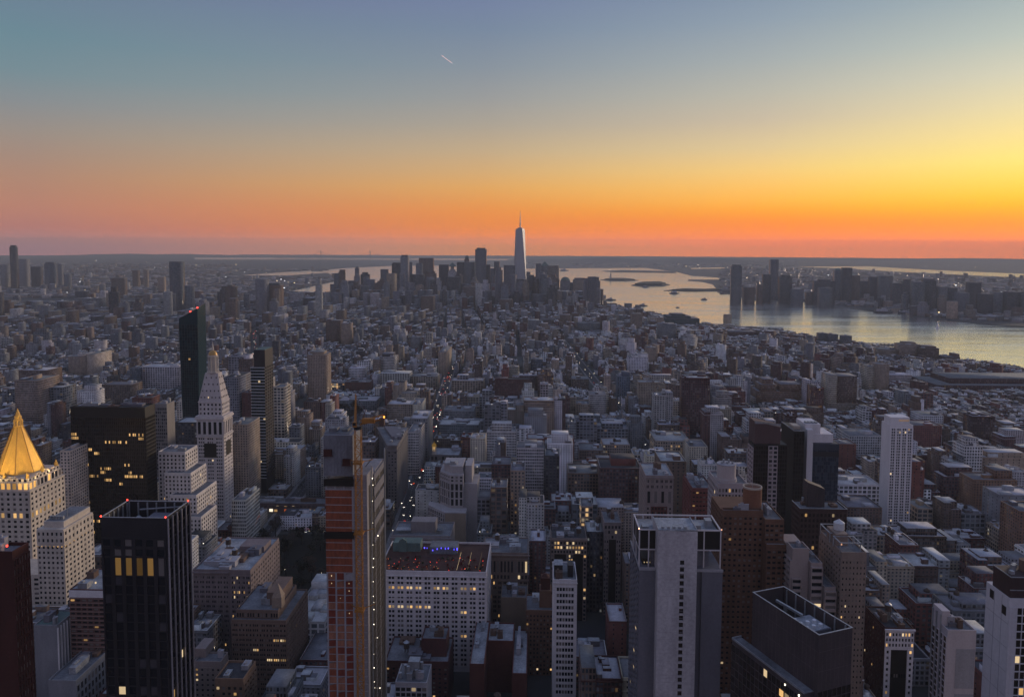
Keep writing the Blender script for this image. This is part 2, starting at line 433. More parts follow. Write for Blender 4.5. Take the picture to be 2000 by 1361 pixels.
METAL = stone('galvanised_metal', (0.30, 0.31, 0.33), 0.45, .3, .4, 0.4)
WOOD = stone('tank_wood', (0.07, 0.05, 0.04), 0.9, .4, .8)
LIME = stone('limestone', (0.50, 0.435, 0.37), .85, .22)
WHITEB = stone('white_glazed_brick', (0.62, 0.58, 0.58), .75, .15)
CREAM = stone('cream_brick', (0.40, 0.34, 0.28), .85, .2)
TAN = stone('tan_brick', (0.25, 0.19, 0.145), .85, .25)
BROWN = stone('brown_brick', (0.115, 0.072, 0.055), .9, .3)
REDB = stone('red_brick', (0.115, 0.038, 0.030), .9, .3)
DARKRED = stone('dark_red_brick', (0.055, 0.015, 0.012), .85, .3)
CONC = stone('grey_concrete', (0.30, 0.29, 0.31), .85, .2)
CONC_D = stone('dark_grey_panels', (0.13, 0.125, 0.145), .8, .2)
BRONZE = stone('dark_bronze', (0.012, 0.009, 0.008), .5, .3)
BLACKM = stone('black_metal', (0.02, 0.018, 0.022), .5, .3)
LEADR = stone('brown_metal_cladding', (0.055, 0.042, 0.045), .6, .3)
ORANGE = stone('orange_netting', (0.23, 0.062, 0.03), .9, .45, .5)
ORANGE2 = stone('faded_netting', (0.29, 0.12, 0.075), .9, .45, .5)
REDNET = stone('red_netting', (0.17, 0.032, 0.018), .9, .4, .5)
CRANEY = stone('yellow_crane_paint', (0.30, 0.125, 0.022), .6, .3, .5)
GOLD = stone('gilded_roof', (0.62, 0.36, 0.07), .55, .18, .25, .0)
COPPER = stone('green_copper', (0.09, 0.14, 0.13), .8, .3)
GREENG = glass('green_curtain_glass', (0.004, 0.014, 0.019), 0.18, (0.012, 0.032, 0.040), .3)
BLUEG = glass('blue_curtain_glass', (0.02, 0.028, 0.045), 0.2, (0.05, 0.06, 0.08), .3)
BROWNG = glass('bronze_glass', (0.014, 0.009, 0.008), 0.2, (0.03, 0.02, 0.018), .3)

def win_mesh(w, h, mat):
    k = (round(w, 2), round(h, 2), mat.name)
    if k not in WIN_MESH:
        b = MB(); b.poly([(-w / 2, 0, -h / 2), (w / 2, 0, -h / 2), (w / 2, 0, h / 2), (-w / 2, 0, h / 2)])
        WIN_MESH[k] = b.mesh('window', mat)
    return WIN_MESH[k]
def solve_dep(x1, d, z, XS, rot):
    lo, hi = 1.0, 400.0
    s = proj(x1, d, z)[0] < XS
    for _ in range(40):
        t = (lo + hi) / 2
        X = proj(x1 - t * math.sin(rot), d + t * math.cos(rot), z)[0]
        if (X < XS) == s: lo = t
        else: hi = t
    return lo
class Hero:
    def __init__(s, name, label, cat, XL, XR, Y, d, dep=None, XS=None, yb=None, rot=GRID, group=None, h=None, at=None, w=None, seed=None):
        """XL..XR: ends of the upper front edge, Y its height, in photograph pixels, at d metres; XS: far end of the side wall"""
        if at is None:
            x0, _, z = ond(XL, Y, d); x1 = ond(XR, Y, d)[0]
            s.h = h or z; s.w = (x1 - x0) / math.cos(rot)
        else:
            (x0, d), s.h, s.w = at, h, w; x1 = x0 + w
        if dep is None:
            side = x1 if abs(XS - XR) < abs(XS - XL) else x0
            dep = solve_dep(side, d, s.h, XS, rot)
        s.dep = dep; s.rot = rot
        s.root = empty(name, (x0, d, 0), rot)
        tag(s.root, label, cat, group)
        s.org = (x0, d); s.wall = MB(); s.wins = []; s.rng = random.Random(seed if seed is not None else int(abs(x0) * 7 + d))
        cr, sr = math.cos(rot), math.sin(rot)
        s.pt = lambda x, y: (x0 + x * cr - y * sr, d + x * sr + y * cr)
        FOOT.append([s.pt(*p) for p in ((-3, -3), (s.w + 3, -3), (s.w + 3, dep + 3), (-3, dep + 3))])
        if yb:
            VIEW.append((min(XL, XS or XL), max(XR, XS or XR), yb, d))
        if at is None: LANDMARKS.append((0.5 * (XL + XR), Y, d, label))
    def part(s, name, mb, mat, parent=None, **k):
        return mb.build(name, mat, parent or s.root, **k)
    def box(s, *a):
        s.wall.box(*a); return s
    def face(s, p0, p1, z0, z1, bays, floors, pier=.45, span=.4, rel=.3, lit=.03, sub=1, wall=None, panes=True, litset=None, mat=None, litmat=None, ends=None, lo=0.0):
        """piers and spandrels standing proud of a wall from p0 to p1 (outside on the right), window panes between"""
        wall = wall or s.wall
        p0, p1 = Vector((*p0, 0)), Vector((*p1, 0)); L = (p1 - p0).length; t = (p1 - p0) / L; n = Vector((t.y, -t.x, 0))
        ends = ends if ends is not None else 0.0
        bw = (L - 2 * ends) / bays; fh = (z1 - z0) / floors; pw = bw * pier; sh = fh * span
        def slab(a0, a1, za, zb, o):
            A, B = p0 + t * a0, p0 + t * a1; k = len(wall.v)
            q = [A - n * 0.05, B - n * 0.05, B + n * o, A + n * o]
            for z in (za, zb): wall.v += [(v.x, v.y, z) for v in q]
            for f in ((2, 3, 7, 6), (3, 0, 4, 7), (1, 2, 6, 5), (4, 5, 6, 7), (3, 2, 1, 0)):
                f = tuple(k + i for i in f); wall.f.append(f[::-1]); wall.r.append(0)
        for i in range(bays + 1):
            c = ends + i * bw
            a0, a1 = (c - pw / 2, c + pw / 2)
            if i == 0: a0 = 0.0
            if i == bays: a1 = L
            slab(a0, a1, z0, z1, rel)
        if sh > 0:
            for j in range(floors + 1):
                za = z0 + j * fh - (sh / 2 if j else 0); zb = z0 + j * fh + (sh / 2 if j < floors else 0)
                slab(0.02, L - .02, max(z0 + .004, za), min(z1 - .004, zb), rel - 0.06)
        ang = math.atan2(t.y, t.x); ww = (bw - pw); hh = fh - sh
        if sub > 1:
            m = 0.16 * ww / sub
            for i in range(bays):
                for k in range(1, sub):
                    c = ends + i * bw + pw / 2 + ww * k / sub
                    slab(c - m, c + m, z0 + .01, z1 - .01, rel - 0.12)
        if panes:
            for j in range(floors):
                boost = s.rng.choice((0.2, 0.3, 0.5, 1, 1, 2.5))
                for i in range(bays):
                    for k in range(sub):
                        on = s.rng.random() < lit * boost if litset is None else ((i, floors - 1 - j) in litset)
                        q = p0 + t * (ends + i * bw + pw / 2 + ww * (k + .5) / sub) + n * 0.03
                        s.wins.append((q.x, q.y, z0 + (j + .5) * fh, ang, ww / sub, hh + .02, (litmat or s.rng.choice((AMBER, WARM))) if on else (mat or PANE)))
        return s
    def N(s, z0, z1, bays, floors, **k):
        return s.face((0, 0), (s.w, 0), z0, z1, bays, floors, **k)
    def Wt(s, z0, z1, bays, floors, **k):
        return s.face((s.w, 0), (s.w, s.dep), z0, z1, bays, floors, **k)
    def E(s, z0, z1, bays, floors, **k):
        return s.face((0, s.dep), (0, 0), z0, z1, bays, floors, **k)
    def roof(s, z=None, mat=ROOF_GREY, x0=None, x1=None, y0=None, y1=None, par=1.2, kit=4, tanks=0, th=0.5):
        z = s.h if z is None else z
        x0 = 0 if x0 is None else x0; x1 = s.w if x1 is None else x1; y0 = 0 if y0 is None else y0; y1 = s.dep if y1 is None else y1
        if par:
            for q in ((x0, x1, y0 - .02, y0 + th), (x0, x1, y1 - th, y1 + .02), (x0 - .02, x0 + th - .01, y0 + th, y1 - th), (x1 - th + .01, x1 + .02, y0 + th, y1 - th)):
                s.wall.box(*q, z - .01, z + par)
        b = MB(); b.box(x0 + th, x1 - th, y0 + th, y1 - th, z - .2, z + .06); s.part('roof', b, mat)
        w, d = x1 - x0, y1 - y0
        for k in range(kit):
            bw, bd, bh = s.rng.uniform(.1, .3) * w, s.rng.uniform(.12, .35) * d, s.rng.uniform(1.5, 5)
            bx, by = s.rng.uniform(x0 + 1, x1 - bw - 1), s.rng.uniform(y0 + 1, y1 - bd - 1)
            zz = z + .05 + 0.003 * k
            b = MB(); b.box(bx, bx + bw, by, by + bd, zz, zz + bh)
            b.box(bx - .15, bx + bw + .15, by - .15, by + bd + .15, zz + bh, zz + bh + .25)
            b.box(bx + bw * .2, bx + bw * .5, by + bd * .2, by + bd * .6, zz + bh + .25, zz + bh + 1.2)
            s.part('roof_bulkhead' if bh > 2.6 else 'air_handler', b, s.rng.choice((CONC, METAL, BROWN, CONC_D, ROOF_PALE)))
        for k in range(tanks):
            s.tank(s.rng.uniform(x0 + .2 * w, x1 - .2 * w), s.rng.uniform(y0 + .2 * d, y1 - .3 * d), z + s.rng.uniform(2.5, 4))
        return s
    def tank(s, x, y, z, r=2.1, h=4.2):
        b = MB(); b.cyl(x, y, z, z + h, r, n=14)
        for a in range(4):
            q = (x + r * .7 * math.cos(a * 1.57 + .78), y + r * .7 * math.sin(a * 1.57 + .78)); b.bar((*q, z - 4), (*q, z + .1), .3)
        o = s.part('water_tank', b, WOOD)
        b = MB(); b.cyl(x, y, z + h, z + h + 1.6, r * 1.08, .15, n=14); s.part('tank_lid', b, METAL, o)
    def lamp(s, name, x, y, z, r, mat, parent=None):
        b = MB(); b.cyl(x, y, z, z + 2 * r, r, n=8); return s.part(name, b, mat, parent)
    def done(s, mat, nw=0, walln='wall'):
        if s.wall.v: s.part(walln, s.wall, mat)
        ws = sorted(s.wins, key=lambda q: (-q[2], q[0]))
        if len(ws) <= 100 and nw: nw = 100
        lits = [q for q in ws if q[6] not in (PANE, GREENG, BLUEG, BROWNG)]
        for q in ws[:nw]:
            o = bpy.data.objects.new('window', win_mesh(q[4], q[5], q[6])); C.objects.link(o); o.parent = s.root
            o.location = q[:3]; o.rotation_euler = (0, 0, q[3])
        rest = {}
        for q in ws[nw:]:
            rest.setdefault(q[6].name, []).append(q)
        if rest:
            me = MB(); mats = sorted(rest); mi = []
            for k, mn in enumerate(mats):
                for x, y, z, a, w, h, _ in rest[mn]:
                    c, sn = math.cos(a) * w / 2, math.sin(a) * w / 2
                    me.poly([(x - c, y - sn, z - h / 2), (x + c, y + sn, z - h / 2), (x + c, y + sn, z + h / 2), (x - c, y - sn, z + h / 2)], s.rng.random()); mi.append(k)
            o = me.build('windows', None, s.root, rnd=True)
            for mn in mats: o.data.materials.append(bpy.data.materials[mn])
            o.data.polygons.foreach_set('material_index', mi)
            tag(o, kind='stuff')
        return s

# --- dark glass tower with red corner lamps
H = Hero('glass_tower', 'black glass tower with red lamps on the four corners of its open crown', 'skyscraper', 197, 325, 1010, 328, XS=369, yb=1361)
hb = H.h - 9; w, dp = H.w, H.dep
H.box(0, w, 0, dp, 0, hb)
H.face((0, 0), (w, 0), 0, hb - 17, 6, 42, pier=.34, span=.10, rel=.5, lit=.008, mat=glass('black_panes', (.010, .010, .014), .14, (.06, .055, .062), .16), sub=1)  # odd paler panes painted for reflections and curtains
H.face((0, 0), (w, 0), hb - 8.6, hb, 6, 2, pier=.34, span=.3, rel=.5, lit=0)
H.face((0, 0), (w, 0), hb - 17, hb - 8.6, 6, 1, pier=.42, span=.05, rel=.5, litset={(1, 0), (2, 0), (3, 0), (4, 0)}, litmat=glow('amber_blind', (1.0, .55, .17), .15))
H.face((w, 0), (w, dp), 0, H.h - 1, 5, 44, pier=.22, span=.08, rel=.8, lit=.02, mat=glass('black_panes'))
for a in ((0, w, 0, .5), (0, w, dp - .5, dp), (0, .5, .5, dp - .5), (w - .5, w, .5, dp - .5)): H.box(*a, hb + .01, H.h)
fin = MB()
for k in range(6): fin.box(w + .75, w + 1.3, k * (dp - .6) / 5, k * (dp - .6) / 5 + .5, 0, H.h - .2)
H.part('facade_fin', fin, stone('pale_fins', (.26, .24, .25), .5, .2))
post = MB()
for k in range(6): post.box(.5, 1.0, 1 + k * (dp - 3) / 5, 1.5 + k * (dp - 3) / 5, hb, H.h - .3)
for k in range(7): post.box(1 + k * (w - 3) / 6, 1.5 + k * (w - 3) / 6, dp - 1.1, dp - .5, hb, H.h - .3)
post.box(-.15, w + .15, -.15, .35, H.h, H.h + .25); post.box(-.15, .35, .35, dp, H.h, H.h + .25); post.box(w - .35, w + .15, .35, dp, H.h, H.h + .25); post.box(.35, w - .35, dp - .35, dp + .1, H.h, H.h + .25)
H.part('crown_frame', post, METAL)
b = MB(); b.box(.6, w - .6, .6, dp - .6, hb, hb + .1); H.part('roof', b, ROOF_DARK)
for x, y, r in ((w * .42, dp * .22, 2.0), (w * .66, dp * .3, 2.2), (w * .74, dp * .42, 2.2), (w * .3, dp * .7, 1.8)):
    b = MB(); b.cyl(x, y, hb + .1, hb + 3.2, r); b.cyl(x, y, hb + 3.2, hb + 4.4, r, r * .4); H.part('cooling_tower', b, METAL)
b = MB(); b.box(w * .5, w * .85, dp * .55, dp * .85, hb + .1, hb + 5); H.part('roof_bulkhead', b, CONC_D)
b = MB(); b.bar((w * .3, dp * .75, hb + 7), (w * .95, dp * .9, hb + 7.5), .5); H.part('maintenance_boom', b, METAL)
for x, y in ((0, 0), (w, 0), (0, dp), (w, dp)): H.lamp('warning_lamp', x, y, H.h + .2, .3, RED_LAMP)
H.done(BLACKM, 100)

# --- concrete tower under construction, wrapped in orange netting
H = Hero('unfinished_tower', 'tall concrete tower under construction with orange netting between its floors', 'skyscraper', 634, 716, 845, 365, dep=42, yb=1361)
w, dp, h = H.w, H.dep, H.h
wn = w * .675                                  # netted part, then the bare concrete core wall
fh = 3.75; nf = int((h - 22) / fh)
H.box(.5, wn - .3, .5, dp - .5, 0, h - 24)
H.box(wn, w, 0, 14, 0, h - 20.5); H.box(wn + .4, w - .3, 14, dp - .3, 0, h - 24)
fr = MB()
for j in range(nf + 1):
    fr.box(-.1, w - .3, -.1, dp + .1, j * fh - .22, j * fh + .14) if j * fh < h - 26 else None
for k in range(4): fr.box(k * (wn - .8) / 3, k * (wn - .8) / 3 + .8, -.06, .5, 0, h - 24)
for k in range(4): fr.box(w - .35, w + .05, 8 + k * (dp - 9) / 3, 8.6 + k * (dp - 9) / 3, 0, h - 24)
H.part('concrete_frame', fr, CONC)
se = MB()
for j in range(nf + 1): se.box(w - .1, w + .12, 4, dp + .05, j * fh - .16, j * fh + .08) if j * fh < h - 26 else None
H.part('slab_edges', se, stone('slab_edge_grey', (.11, .10, .105), .9, .3))
rg = H.rng
gray = {int(nf * .79) - 1, int(nf * .30)}
for j in range(nf - 1):
    if j * fh + fh > h - 26: continue
    for k in range(3):
        b = MB(); z = j * fh
        sol = j > nf - 13
        x0 = k * (wn - .8) / 3 + (.02 if sol else .85); x1 = (k + 1) * (wn - .8) / 3 + (.0 if sol else -.05)
        m = ORANGE if sol else rg.choice((ORANGE, ORANGE2, ORANGE2, REDNET) if k < 2 else (REDNET, REDNET, ORANGE, ORANGE2))
        if j in gray and k == 2: m = CONC
        sag = 0 if sol else rg.choice((0, 0, .5, .9))
        b.prism([(x0, -.16), (x1, -.16), (x1, -.04), (x0, -.04)], z + .16, [z + fh - .24 - sag, z + fh - .24, z + fh - .24, z + fh - .24 - sag])
        H.part('netting_panel', b, m)
        if not sol and rg.random() < .06: H.lamp('work_lamp', (x0 + x1) / 2, -.4, z + 2, .2, WARM)
for z in (h - 25.9, h - 52):
    b = MB(); b.box(-.6, wn + .2, -.9, .4, z, z + 3.4); H.part('dark_band', b, BRONZE)  # dark boxes drawn as strips across the front
scr = MB()
scr.box(-.4, wn, -.5, 18, h - 21, h - 1)
for k in range(9): scr.box(-.4 + k * wn / 8.5, -.1 + k * wn / 8.5, -.75, -.5, h - 21, h - 1)
for k in range(4): scr.box(-.4, wn, -.68, -.5, h - 20 + k * 5.5, h - 19.6 + k * 5.5)
H.part('formwork_screen', scr, stone('grey_screen', (.17, .17, .19), .8, .3))
for (x, z) in ((.3, h - 11), (wn - 4.2, h - 15.5)):
    b = MB(); b.box(x - .8, x + 3.8, -2.4, -.76, z, z + .3); b.box(x - .5, x + 3.4, -2.0, -.77, z + .3, z + 3.2); H.part('work_platform', b, DARKRED)
b = MB(); b.box(-1, wn - 2, 2, 14, h - 1, h - .6); b.box(1, 5, 4, 9, h - .6, h + 1.2); b.box(7, 10, 5, 12, h - .6, h + .6); H.part('top_deck', b, ROOF_GREY)
for k in range(7):
    b = MB(); x = rg.uniform(-.5, wn); y = rg.uniform(1, 16); b.bar((x, y, h - 1), (x, y, h + rg.uniform(1, 2.6)), .12); H.part('reinforcing_bar', b, DARKRED)
# right-hand side: a dark sheet for the shade inside open floors, hoist and strings of white lamps
side = MB(); side.box(w - .2, w + .03, 4, dp - .4, 0, h - 27); H.part('interior_shade_sheet', side, BRONZE)
rail = MB(); rail.box(w + .3, w + .9, dp - 2, dp - 1.2, 0, h - 18); rail.box(w + .3, w + .7, 8, 8.5, 0, h - 18)
H.part('hoist_rail', rail, METAL)
for j in range(2, nf, 1):
    z = j * fh + 2.6
    if z > h - 24: break
    if rg.random() < .5: H.lamp('work_lamp', w + .6, 10 + rg.uniform(-1, 1), z, .16, WHITE_LAMP)
    if rg.random() < .16: H.lamp('work_lamp', w + .6, 24 + rg.uniform(-6, 6), z, .2, WHITE_LAMP)
for j in range(0, 5):
    b = MB(); z = h - 60 + j * 8; b.box(w + .05, w + .5, 14.5, dp - 3, z, z + rg.uniform(2.5, 6)); H.part('cladding_panel', b, CONC_D)
H.done(stone('bare_concrete', (.23, .215, .225), .9, .3, .15), walln='concrete_core')

# --- yellow tower crane climbing the front of the unfinished tower
cx = ond(701, 845, 361); mx, my = cx[0], 359.0; ctop = ond(701, 838, 359)[2]
K = empty('tower_crane', (mx, my, 0), 0); tag(K, 'yellow tower crane tied to the front of the unfinished concrete tower', 'crane')
LANDMARKS.append((701, 830, 359, 'yellow tower crane'))
ms = MB(); hw = 1.45
for a in (-1, 1):
    for c in (-1, 1): ms.box(a * hw - .16, a * hw + .16, c * hw - .16, c * hw + .16, 0, ctop)
z = 60.0; q = 0
while z < ctop - 3:
    for c in (-hw, hw):
        ms.bar((-hw, c, z), (hw, c, z + 3), .2) if q % 2 else ms.bar((hw, c, z), (-hw, c, z + 3), .2)
        ms.bar((c, -hw, z), (c, hw, z + 3), .2) if q % 2 else ms.bar((c, hw, z), (c, -hw, z + 3), .2)
        ms.bar((-hw, c, z), (hw, c, z), .2); ms.bar((c, -hw, z), (c, hw, z), .2)
    z += 3; q += 1
ms.build('mast', CRANEY, K)
for Y in (905, 1042, 1192):
    z = ond(701, Y, 359)[2]; b = MB(); b.box(-2.2, 2.2, -2.2, 2.2, z, z + .9); b.bar((-2, 2, z + .4), (-7, 7, z + .4), .3); b.bar((2, 2, z + .4), (6, 6, z + .4), .3); b.build('tie_collar', CRANEY, K)
b = MB(); b.cyl(0, 0, ctop, ctop + 1.6, 2.0); b.build('slewing_ring', BLACKM, K)
b = MB(); b.box(-1.9, -.2, -3.4, -1.3, ctop + 1.6, ctop + 4); o = b.build('cab', CRANEY, K)
b = MB(); b.box(-1.7, -.4, -3.46, -3.41, ctop + 2.4, ctop + 3.8); b.build('cab_window', PANE, o)
b = MB()
A0, A1 = Vector((1, 0, ctop + 2.2)), Vector((11.5, 4, ctop + 4.2))
for dz, dy in ((0, -1), (0, 1), (1.8, -1), (1.8, 1)): b.bar(A0 + Vector((0, dy, dz)), A1 + Vector((0, dy, dz)), .35)
for k in range(6):
    P = A0.lerp(A1, k / 6); Q = A0.lerp(A1, (k + 1) / 6)
    for dy in (-1, 1): b.bar(P + Vector((0, dy, 0)), Q + Vector((0, dy, 1.8)), .22)
b.box(2, 8, -.9, 1.6, ctop + 3, ctop + 5.2)
b.build('counter_jib', CRANEY, K)
b = MB(); b.box(9.6, 12, 2.4, 5.2, ctop + 1.2, ctop + 4.6); b.build('counterweight', BROWN, K)
b = MB()
for s1 in (-.8, .8):
    b.bar((-1, s1, ctop + 2), (-3.6, s1 * .4 + 14, ctop + 13.5), .35); b.bar((-1.6, s1, ctop + 3.4), (-3.9, s1 * .4 + 14, ctop + 14.2), .25)
for k in range(7):
    f, g = k / 7, (k + .5) / 7
    b.bar((-1 - 2.6 * f, .8 - .45 * f + 14 * f, ctop + 2 + 11.5 * f), (-1.6 - 2.3 * g, -.8 + .45 * g + 14 * g, ctop + 3.4 + 10.8 * g), .2)
b.build('luffing_jib', CRANEY, K)
b = MB(); b.bar((1.5, 0, ctop + 2), (3.4, 1.2, ctop + 9), .3); b.bar((3.4, 1.2, ctop + 9), (9, 3, ctop + 5), .14); b.bar((3.4, 1.2, ctop + 9), (-3.7, 13, ctop + 13.6), .1); b.build('mast_stay', DARKRED, K)
b = MB()
for dz in (0, 1.3): b.bar((-1, 2, ctop + 1.4 + dz), (-23, 4, ctop + 1.0 + dz), .22)
for k in range(10): b.bar((-1 - 2.2 * k, 2 + .2 * k, ctop + 1.4), (-3.2 - 2.2 * k, 2.2 + .2 * k, ctop + 2.5), .14)
b.build('placing_boom', METAL, K)
b = MB(); b.cyl(11.8, 3.6, ctop + 4.7, ctop + 5.5, .35); b.build('jib_lamp', glow('orange_lamp', (1, .38, .05), 5), K)

# --- dark red tower cut by the left edge
H = Hero('brick_tower', 'dark red brick tower at the left edge, its blank front beside striped windows', 'skyscraper', -75, 26, 1082, 300, XS=58, yb=1361)
H.box(0, H.w, 0, H.dep, 0, H.h)
H.Wt(0, H.h - 2, 6, 52, pier=.5, span=.34, rel=.4, lit=.0, mat=glass('pale_blinds', (.05, .03, .028), .3, (.19, .15, .14), .3))
H.roof(par=1.4, kit=3); H.lamp('warning_lamp', H.w * .8, 3, H.h + 2.2, .35, RED_LAMP)
H.done(DARKRED, 100)

# --- grey hotel tower with the pale windowless shaft
H = Hero('concrete_hotel', 'grey hotel tower with a pale windowless shaft and one column of slot windows', 'skyscraper', 1249, 1408, 1109, 400, dep=38, yb=1361)
w, dp, h = H.w, H.dep, H.h
ca, cb = ond(1287, 1035, 392)[0] - H.org[0], ond(1363, 1035, 392)[0] - H.org[0]
hc = ond(1300, 1036, 392)[2]; hcr = ond(1300, 1030, 404)[2]; hmid = ond(1300, 1070, 404)[2]
H.box(0, w, 0, dp, 0, h); H.box(.75 * w, w, -2.2, 0, 0, h - .5); H.box(0, .2 * w, -.6, 0, 0, h - .8)
H.E(0, h - 1, 6, 46, pier=.2, span=.34, rel=.35, lit=.03)
joint = MB()
for k in range(30): joint.box(.2 * w + .02, ca, -.05, .0, 8 * k * .7, 8 * k * .7 + .06)
H.part('panel_joint', joint, BLACKM)
par = MB(); par.box(-.3, ca - .1, -.9, -.55, h - .8, h + .9); par.box(-.3, .0, -.5, dp, h - .4, h + .9); par.box(cb + .1, w + .3, -2.5, -2.15, h - .5, h + .9)
H.part('terrace_parapet', par, CONC)
SH = stone('pale_shaft_concrete', (.42, .39, .40), .85, .34, .07)
sh = MB(); sw0, sw1 = ca + (cb - ca) * .565, ca + (cb - ca) * .675; yf = -8.0
sh.box(ca, sw0, yf, 12, 0, hc); sh.box(sw1, cb, yf, 12, 0, hc); sh.box(sw0, sw1, yf + .6, 12, 0, hc - .02)
z = hc - 15.5; j = 0
hole = []
while z > 40:
    top = z; zb = z - 3.75
    sh.box(sw0, sw1, yf + .05, yf + .6, zb, zb + 1.15)
    if j == 0: sh.box(sw0, sw1, yf + .05, yf + .6, z - .2, hc - .4)
    hole.append(zb + 1.15); z = zb; j += 1
H.part('stair_shaft', sh, SH)
jn = MB()
for k in range(36): jn.box(ca + .02, cb - .02, yf - .03, yf + .02, hc - 4 - k * 3.9, hc - 3.9 - k * 3.9) if (k % 3) else None
H.part('shaft_joint', jn, stone('joint_grey', (.30, .28, .29), .9, .2))
for zb in hole:
    o = bpy.data.objects.new('slot_window', win_mesh(sw1 - sw0, 2.6, BROWNG)); C.objects.link(o); o.parent = H.root; o.location = ((sw0 + sw1) / 2, yf + .55, zb + 1.3)
b = MB(); b.box(ca + .4, cb - .4, yf + .4, 11.6, hc - .1, hc + .1); b.box(ca - .1, cb + .1, yf - .1, yf + .4, hc, hc + .7); b.box(ca - .1, ca + .4, yf + .4, 12, hc, hc + .7); b.box(cb - .4, cb + .1, yf + .4, 12, hc, hc + .7); H.part('shaft_roof', b, ROOF_PALE)
for k in range(5):
    b = MB(); x = ca + 2 + k * 2.9; b.box(x, x + 1.4, yf + 2, yf + 4, hc + .1, hc + 1.5); H.part('air_handler', b, METAL)
cr = MB(); x0, x1, y0, y1 = -.4, w - .1, 1.5, 25
for z in (hmid, hcr - .6):
    cr.box(x0, x1, y0, y0 + .7, z, z + .7); cr.box(x0, x1, y1 - .7, y1, z, z + .7); cr.box(x0, x0 + .7, y0 + .7, y1 - .7, z, z + .7); cr.box(x1 - .7, x1, y0 + .7, y1 - .7, z, z + .7)
for x in (x0, x0 + .115 * w, x0 + .23 * w, .78 * w, x1 - .7):
    cr.box(x + .01, x + .69, y0 + .02, y0 + .68, h, hcr - .61); cr.box(x + .01, x + .69, y1 - .68, y1 - .02, h, hcr - .61)
for y in (y0 + dp * .33, y0 + dp * .66): cr.box(x0 + .02, x0 + .68, y, y + .6, h, hcr - .61)
H.part('crown_frame', cr, stone('white_crown_frame', (.48, .44, .44), .7, .1))
lv = MB(); lv.box(x0 + .2, x1 - .2, y0 + .2, y0 + .4, hmid + .7, hcr - .7); lv.box(x0 + .2, x0 + .4, y0 + .4, y1, hmid + .7, hcr - .7); lv.box(x1 - .4, x1 - .2, y0 + .4, y1, hmid + .7, hcr - .7); H.part('louvre_screen', lv, BRONZE)
b = MB(); b.box(x0 + .5, x1 - .5, y0 + .5, y1 - .5, hcr - 3, hcr - 2.6); H.part('roof', b, ROOF_PALE)
for k in range(6): b = MB(); b.box(2 + k * 7, 5.5 + k * 7, 6 + (k % 2) * 5, 11 + (k % 2) * 5, hcr - 2.6, hcr - .2 + (k % 3)); H.part('air_handler', b, METAL)
b = MB(); b.box(6.5, ca - .2, 4, dp - 2, h + .01, hmid + .1); b.box(cb + .2, w * .86, 4, dp - 2, h + .01, hmid + .1); H.part('set_back_storey', b, CONC_D)
b = MB(); b.box(2.2, 6.2, 5, dp - 3, h + .02, h + 3.4); H.part('terrace_bar', b, BRONZE)
for k in range(3): H.lamp('terrace_lamp', 3 + k * 1.5, 3.5, h + 1.6, .25, WARM)
for X in (x0, x1): H.lamp('warning_lamp', X, y0, hcr + .1, .3, glow('peach_lamp', (1, .5, .3), 3))
H.done(CONC_D, 100)

# --- dark glass block with an open screened roof, turned off the street grid
P1 = onz(1600, 1240, 150); r21 = RAD(21)
H = Hero('glass_hotel', 'dark glass block turned off the grid with a sunken roof inside pale edged screens', 'office block', 1478, 1662, 1240, P1[1], at=P1, w=19.0, dep=45.0, h=150.0, rot=r21)
VIEW.append((1478, 1662, 1361, 340)); LANDMARKS.append((1570, 1230, 340, 'dark glass block with sunken roof'))
w, dp, h = H.w, H.dep, H.h
H.box(0, w, 0, dp, 0, h - 14)
for a in ((0, w, 0, .5), (0, w, dp - .5, dp), (0, .5, .5, dp - .5), (w - .5, w, .5, dp - .5)): H.box(*a, h - 13.99, h)
sj = MB()
for k in range(1, 18): sj.box(-.05, .01, k * dp / 18 - .05, k * dp / 18 + .05, h - 26.5, h - .1)
for k in range(1, 8): sj.box(k * w / 8 - .05, k * w / 8 + .05, -.05, .01, h - 25.5, h - .1)
for z in (h - 8, h - 17): sj.box(-.045, .01, .1, dp - .1, z, z + .12); sj.box(.1, w - .1, -.045, .01, z, z + .12)
H.part('screen_joint', sj, stone('joint_brown', (.10, .08, .085), .6, .3))
rim = MB(); rim.box(-.2, w + .2, -.2, .5, h, h + .2); rim.box(-.2, w + .2, dp - .5, dp + .2, h, h + .2); rim.box(-.2, .5, .5, dp - .5, h, h + .2); rim.box(w - .5, w + .2, .5, dp - .5, h, h + .2)
H.part('screen_coping', rim, METAL)
pst = MB()
for k in range(7): pst.box(w - 1.1, w - .55, 3 + k * 6.4, 3.6 + k * 6.4, h - 12, h - .2); pst.box(.55, 1.0, 3 + k * 6.4, 3.6 + k * 6.4, h - 12, h - .2)
H.part('screen_post', pst, METAL)
b = MB(); b.box(.6, w - .6, .6, dp - .6, h - 14, h - 13.8); H.part('roof', b, ROOF_DARK)
b = MB(); b.box(2.5, w - 2.5, 10, 24, h - 13.8, h - 4.5); H.part('plant_room', b, CONC_D)
b = MB(); b.box(3, w - 3, 10.5, 23.5, h - 4.5, h - 4.3); H.part('plant_room_roof', b, ROOF_PALE)
for k in range(7): b = MB(); b.cyl(4.5 + (k % 3) * 4, 12.5 + (k // 3) * 4, h - 4.3, h - 2.8, .9); H.part('roof_fan', b, stone('white_fan', (.6, .6, .62), .6, .1))
b = MB(); b.bar((w * .55, 22, h - 3), (w * .45, 38, h - 2.4), 1.1); b.bar((w * .5, 33, h - 13.8), (w * .5, 33, h - 3), .8); H.part('maintenance_crane', b, METAL)
H.face((0, dp), (0, 0), 0, h - 32, 15, 30, pier=.12, span=.1, rel=.25, lit=.012, mat=BROWNG)
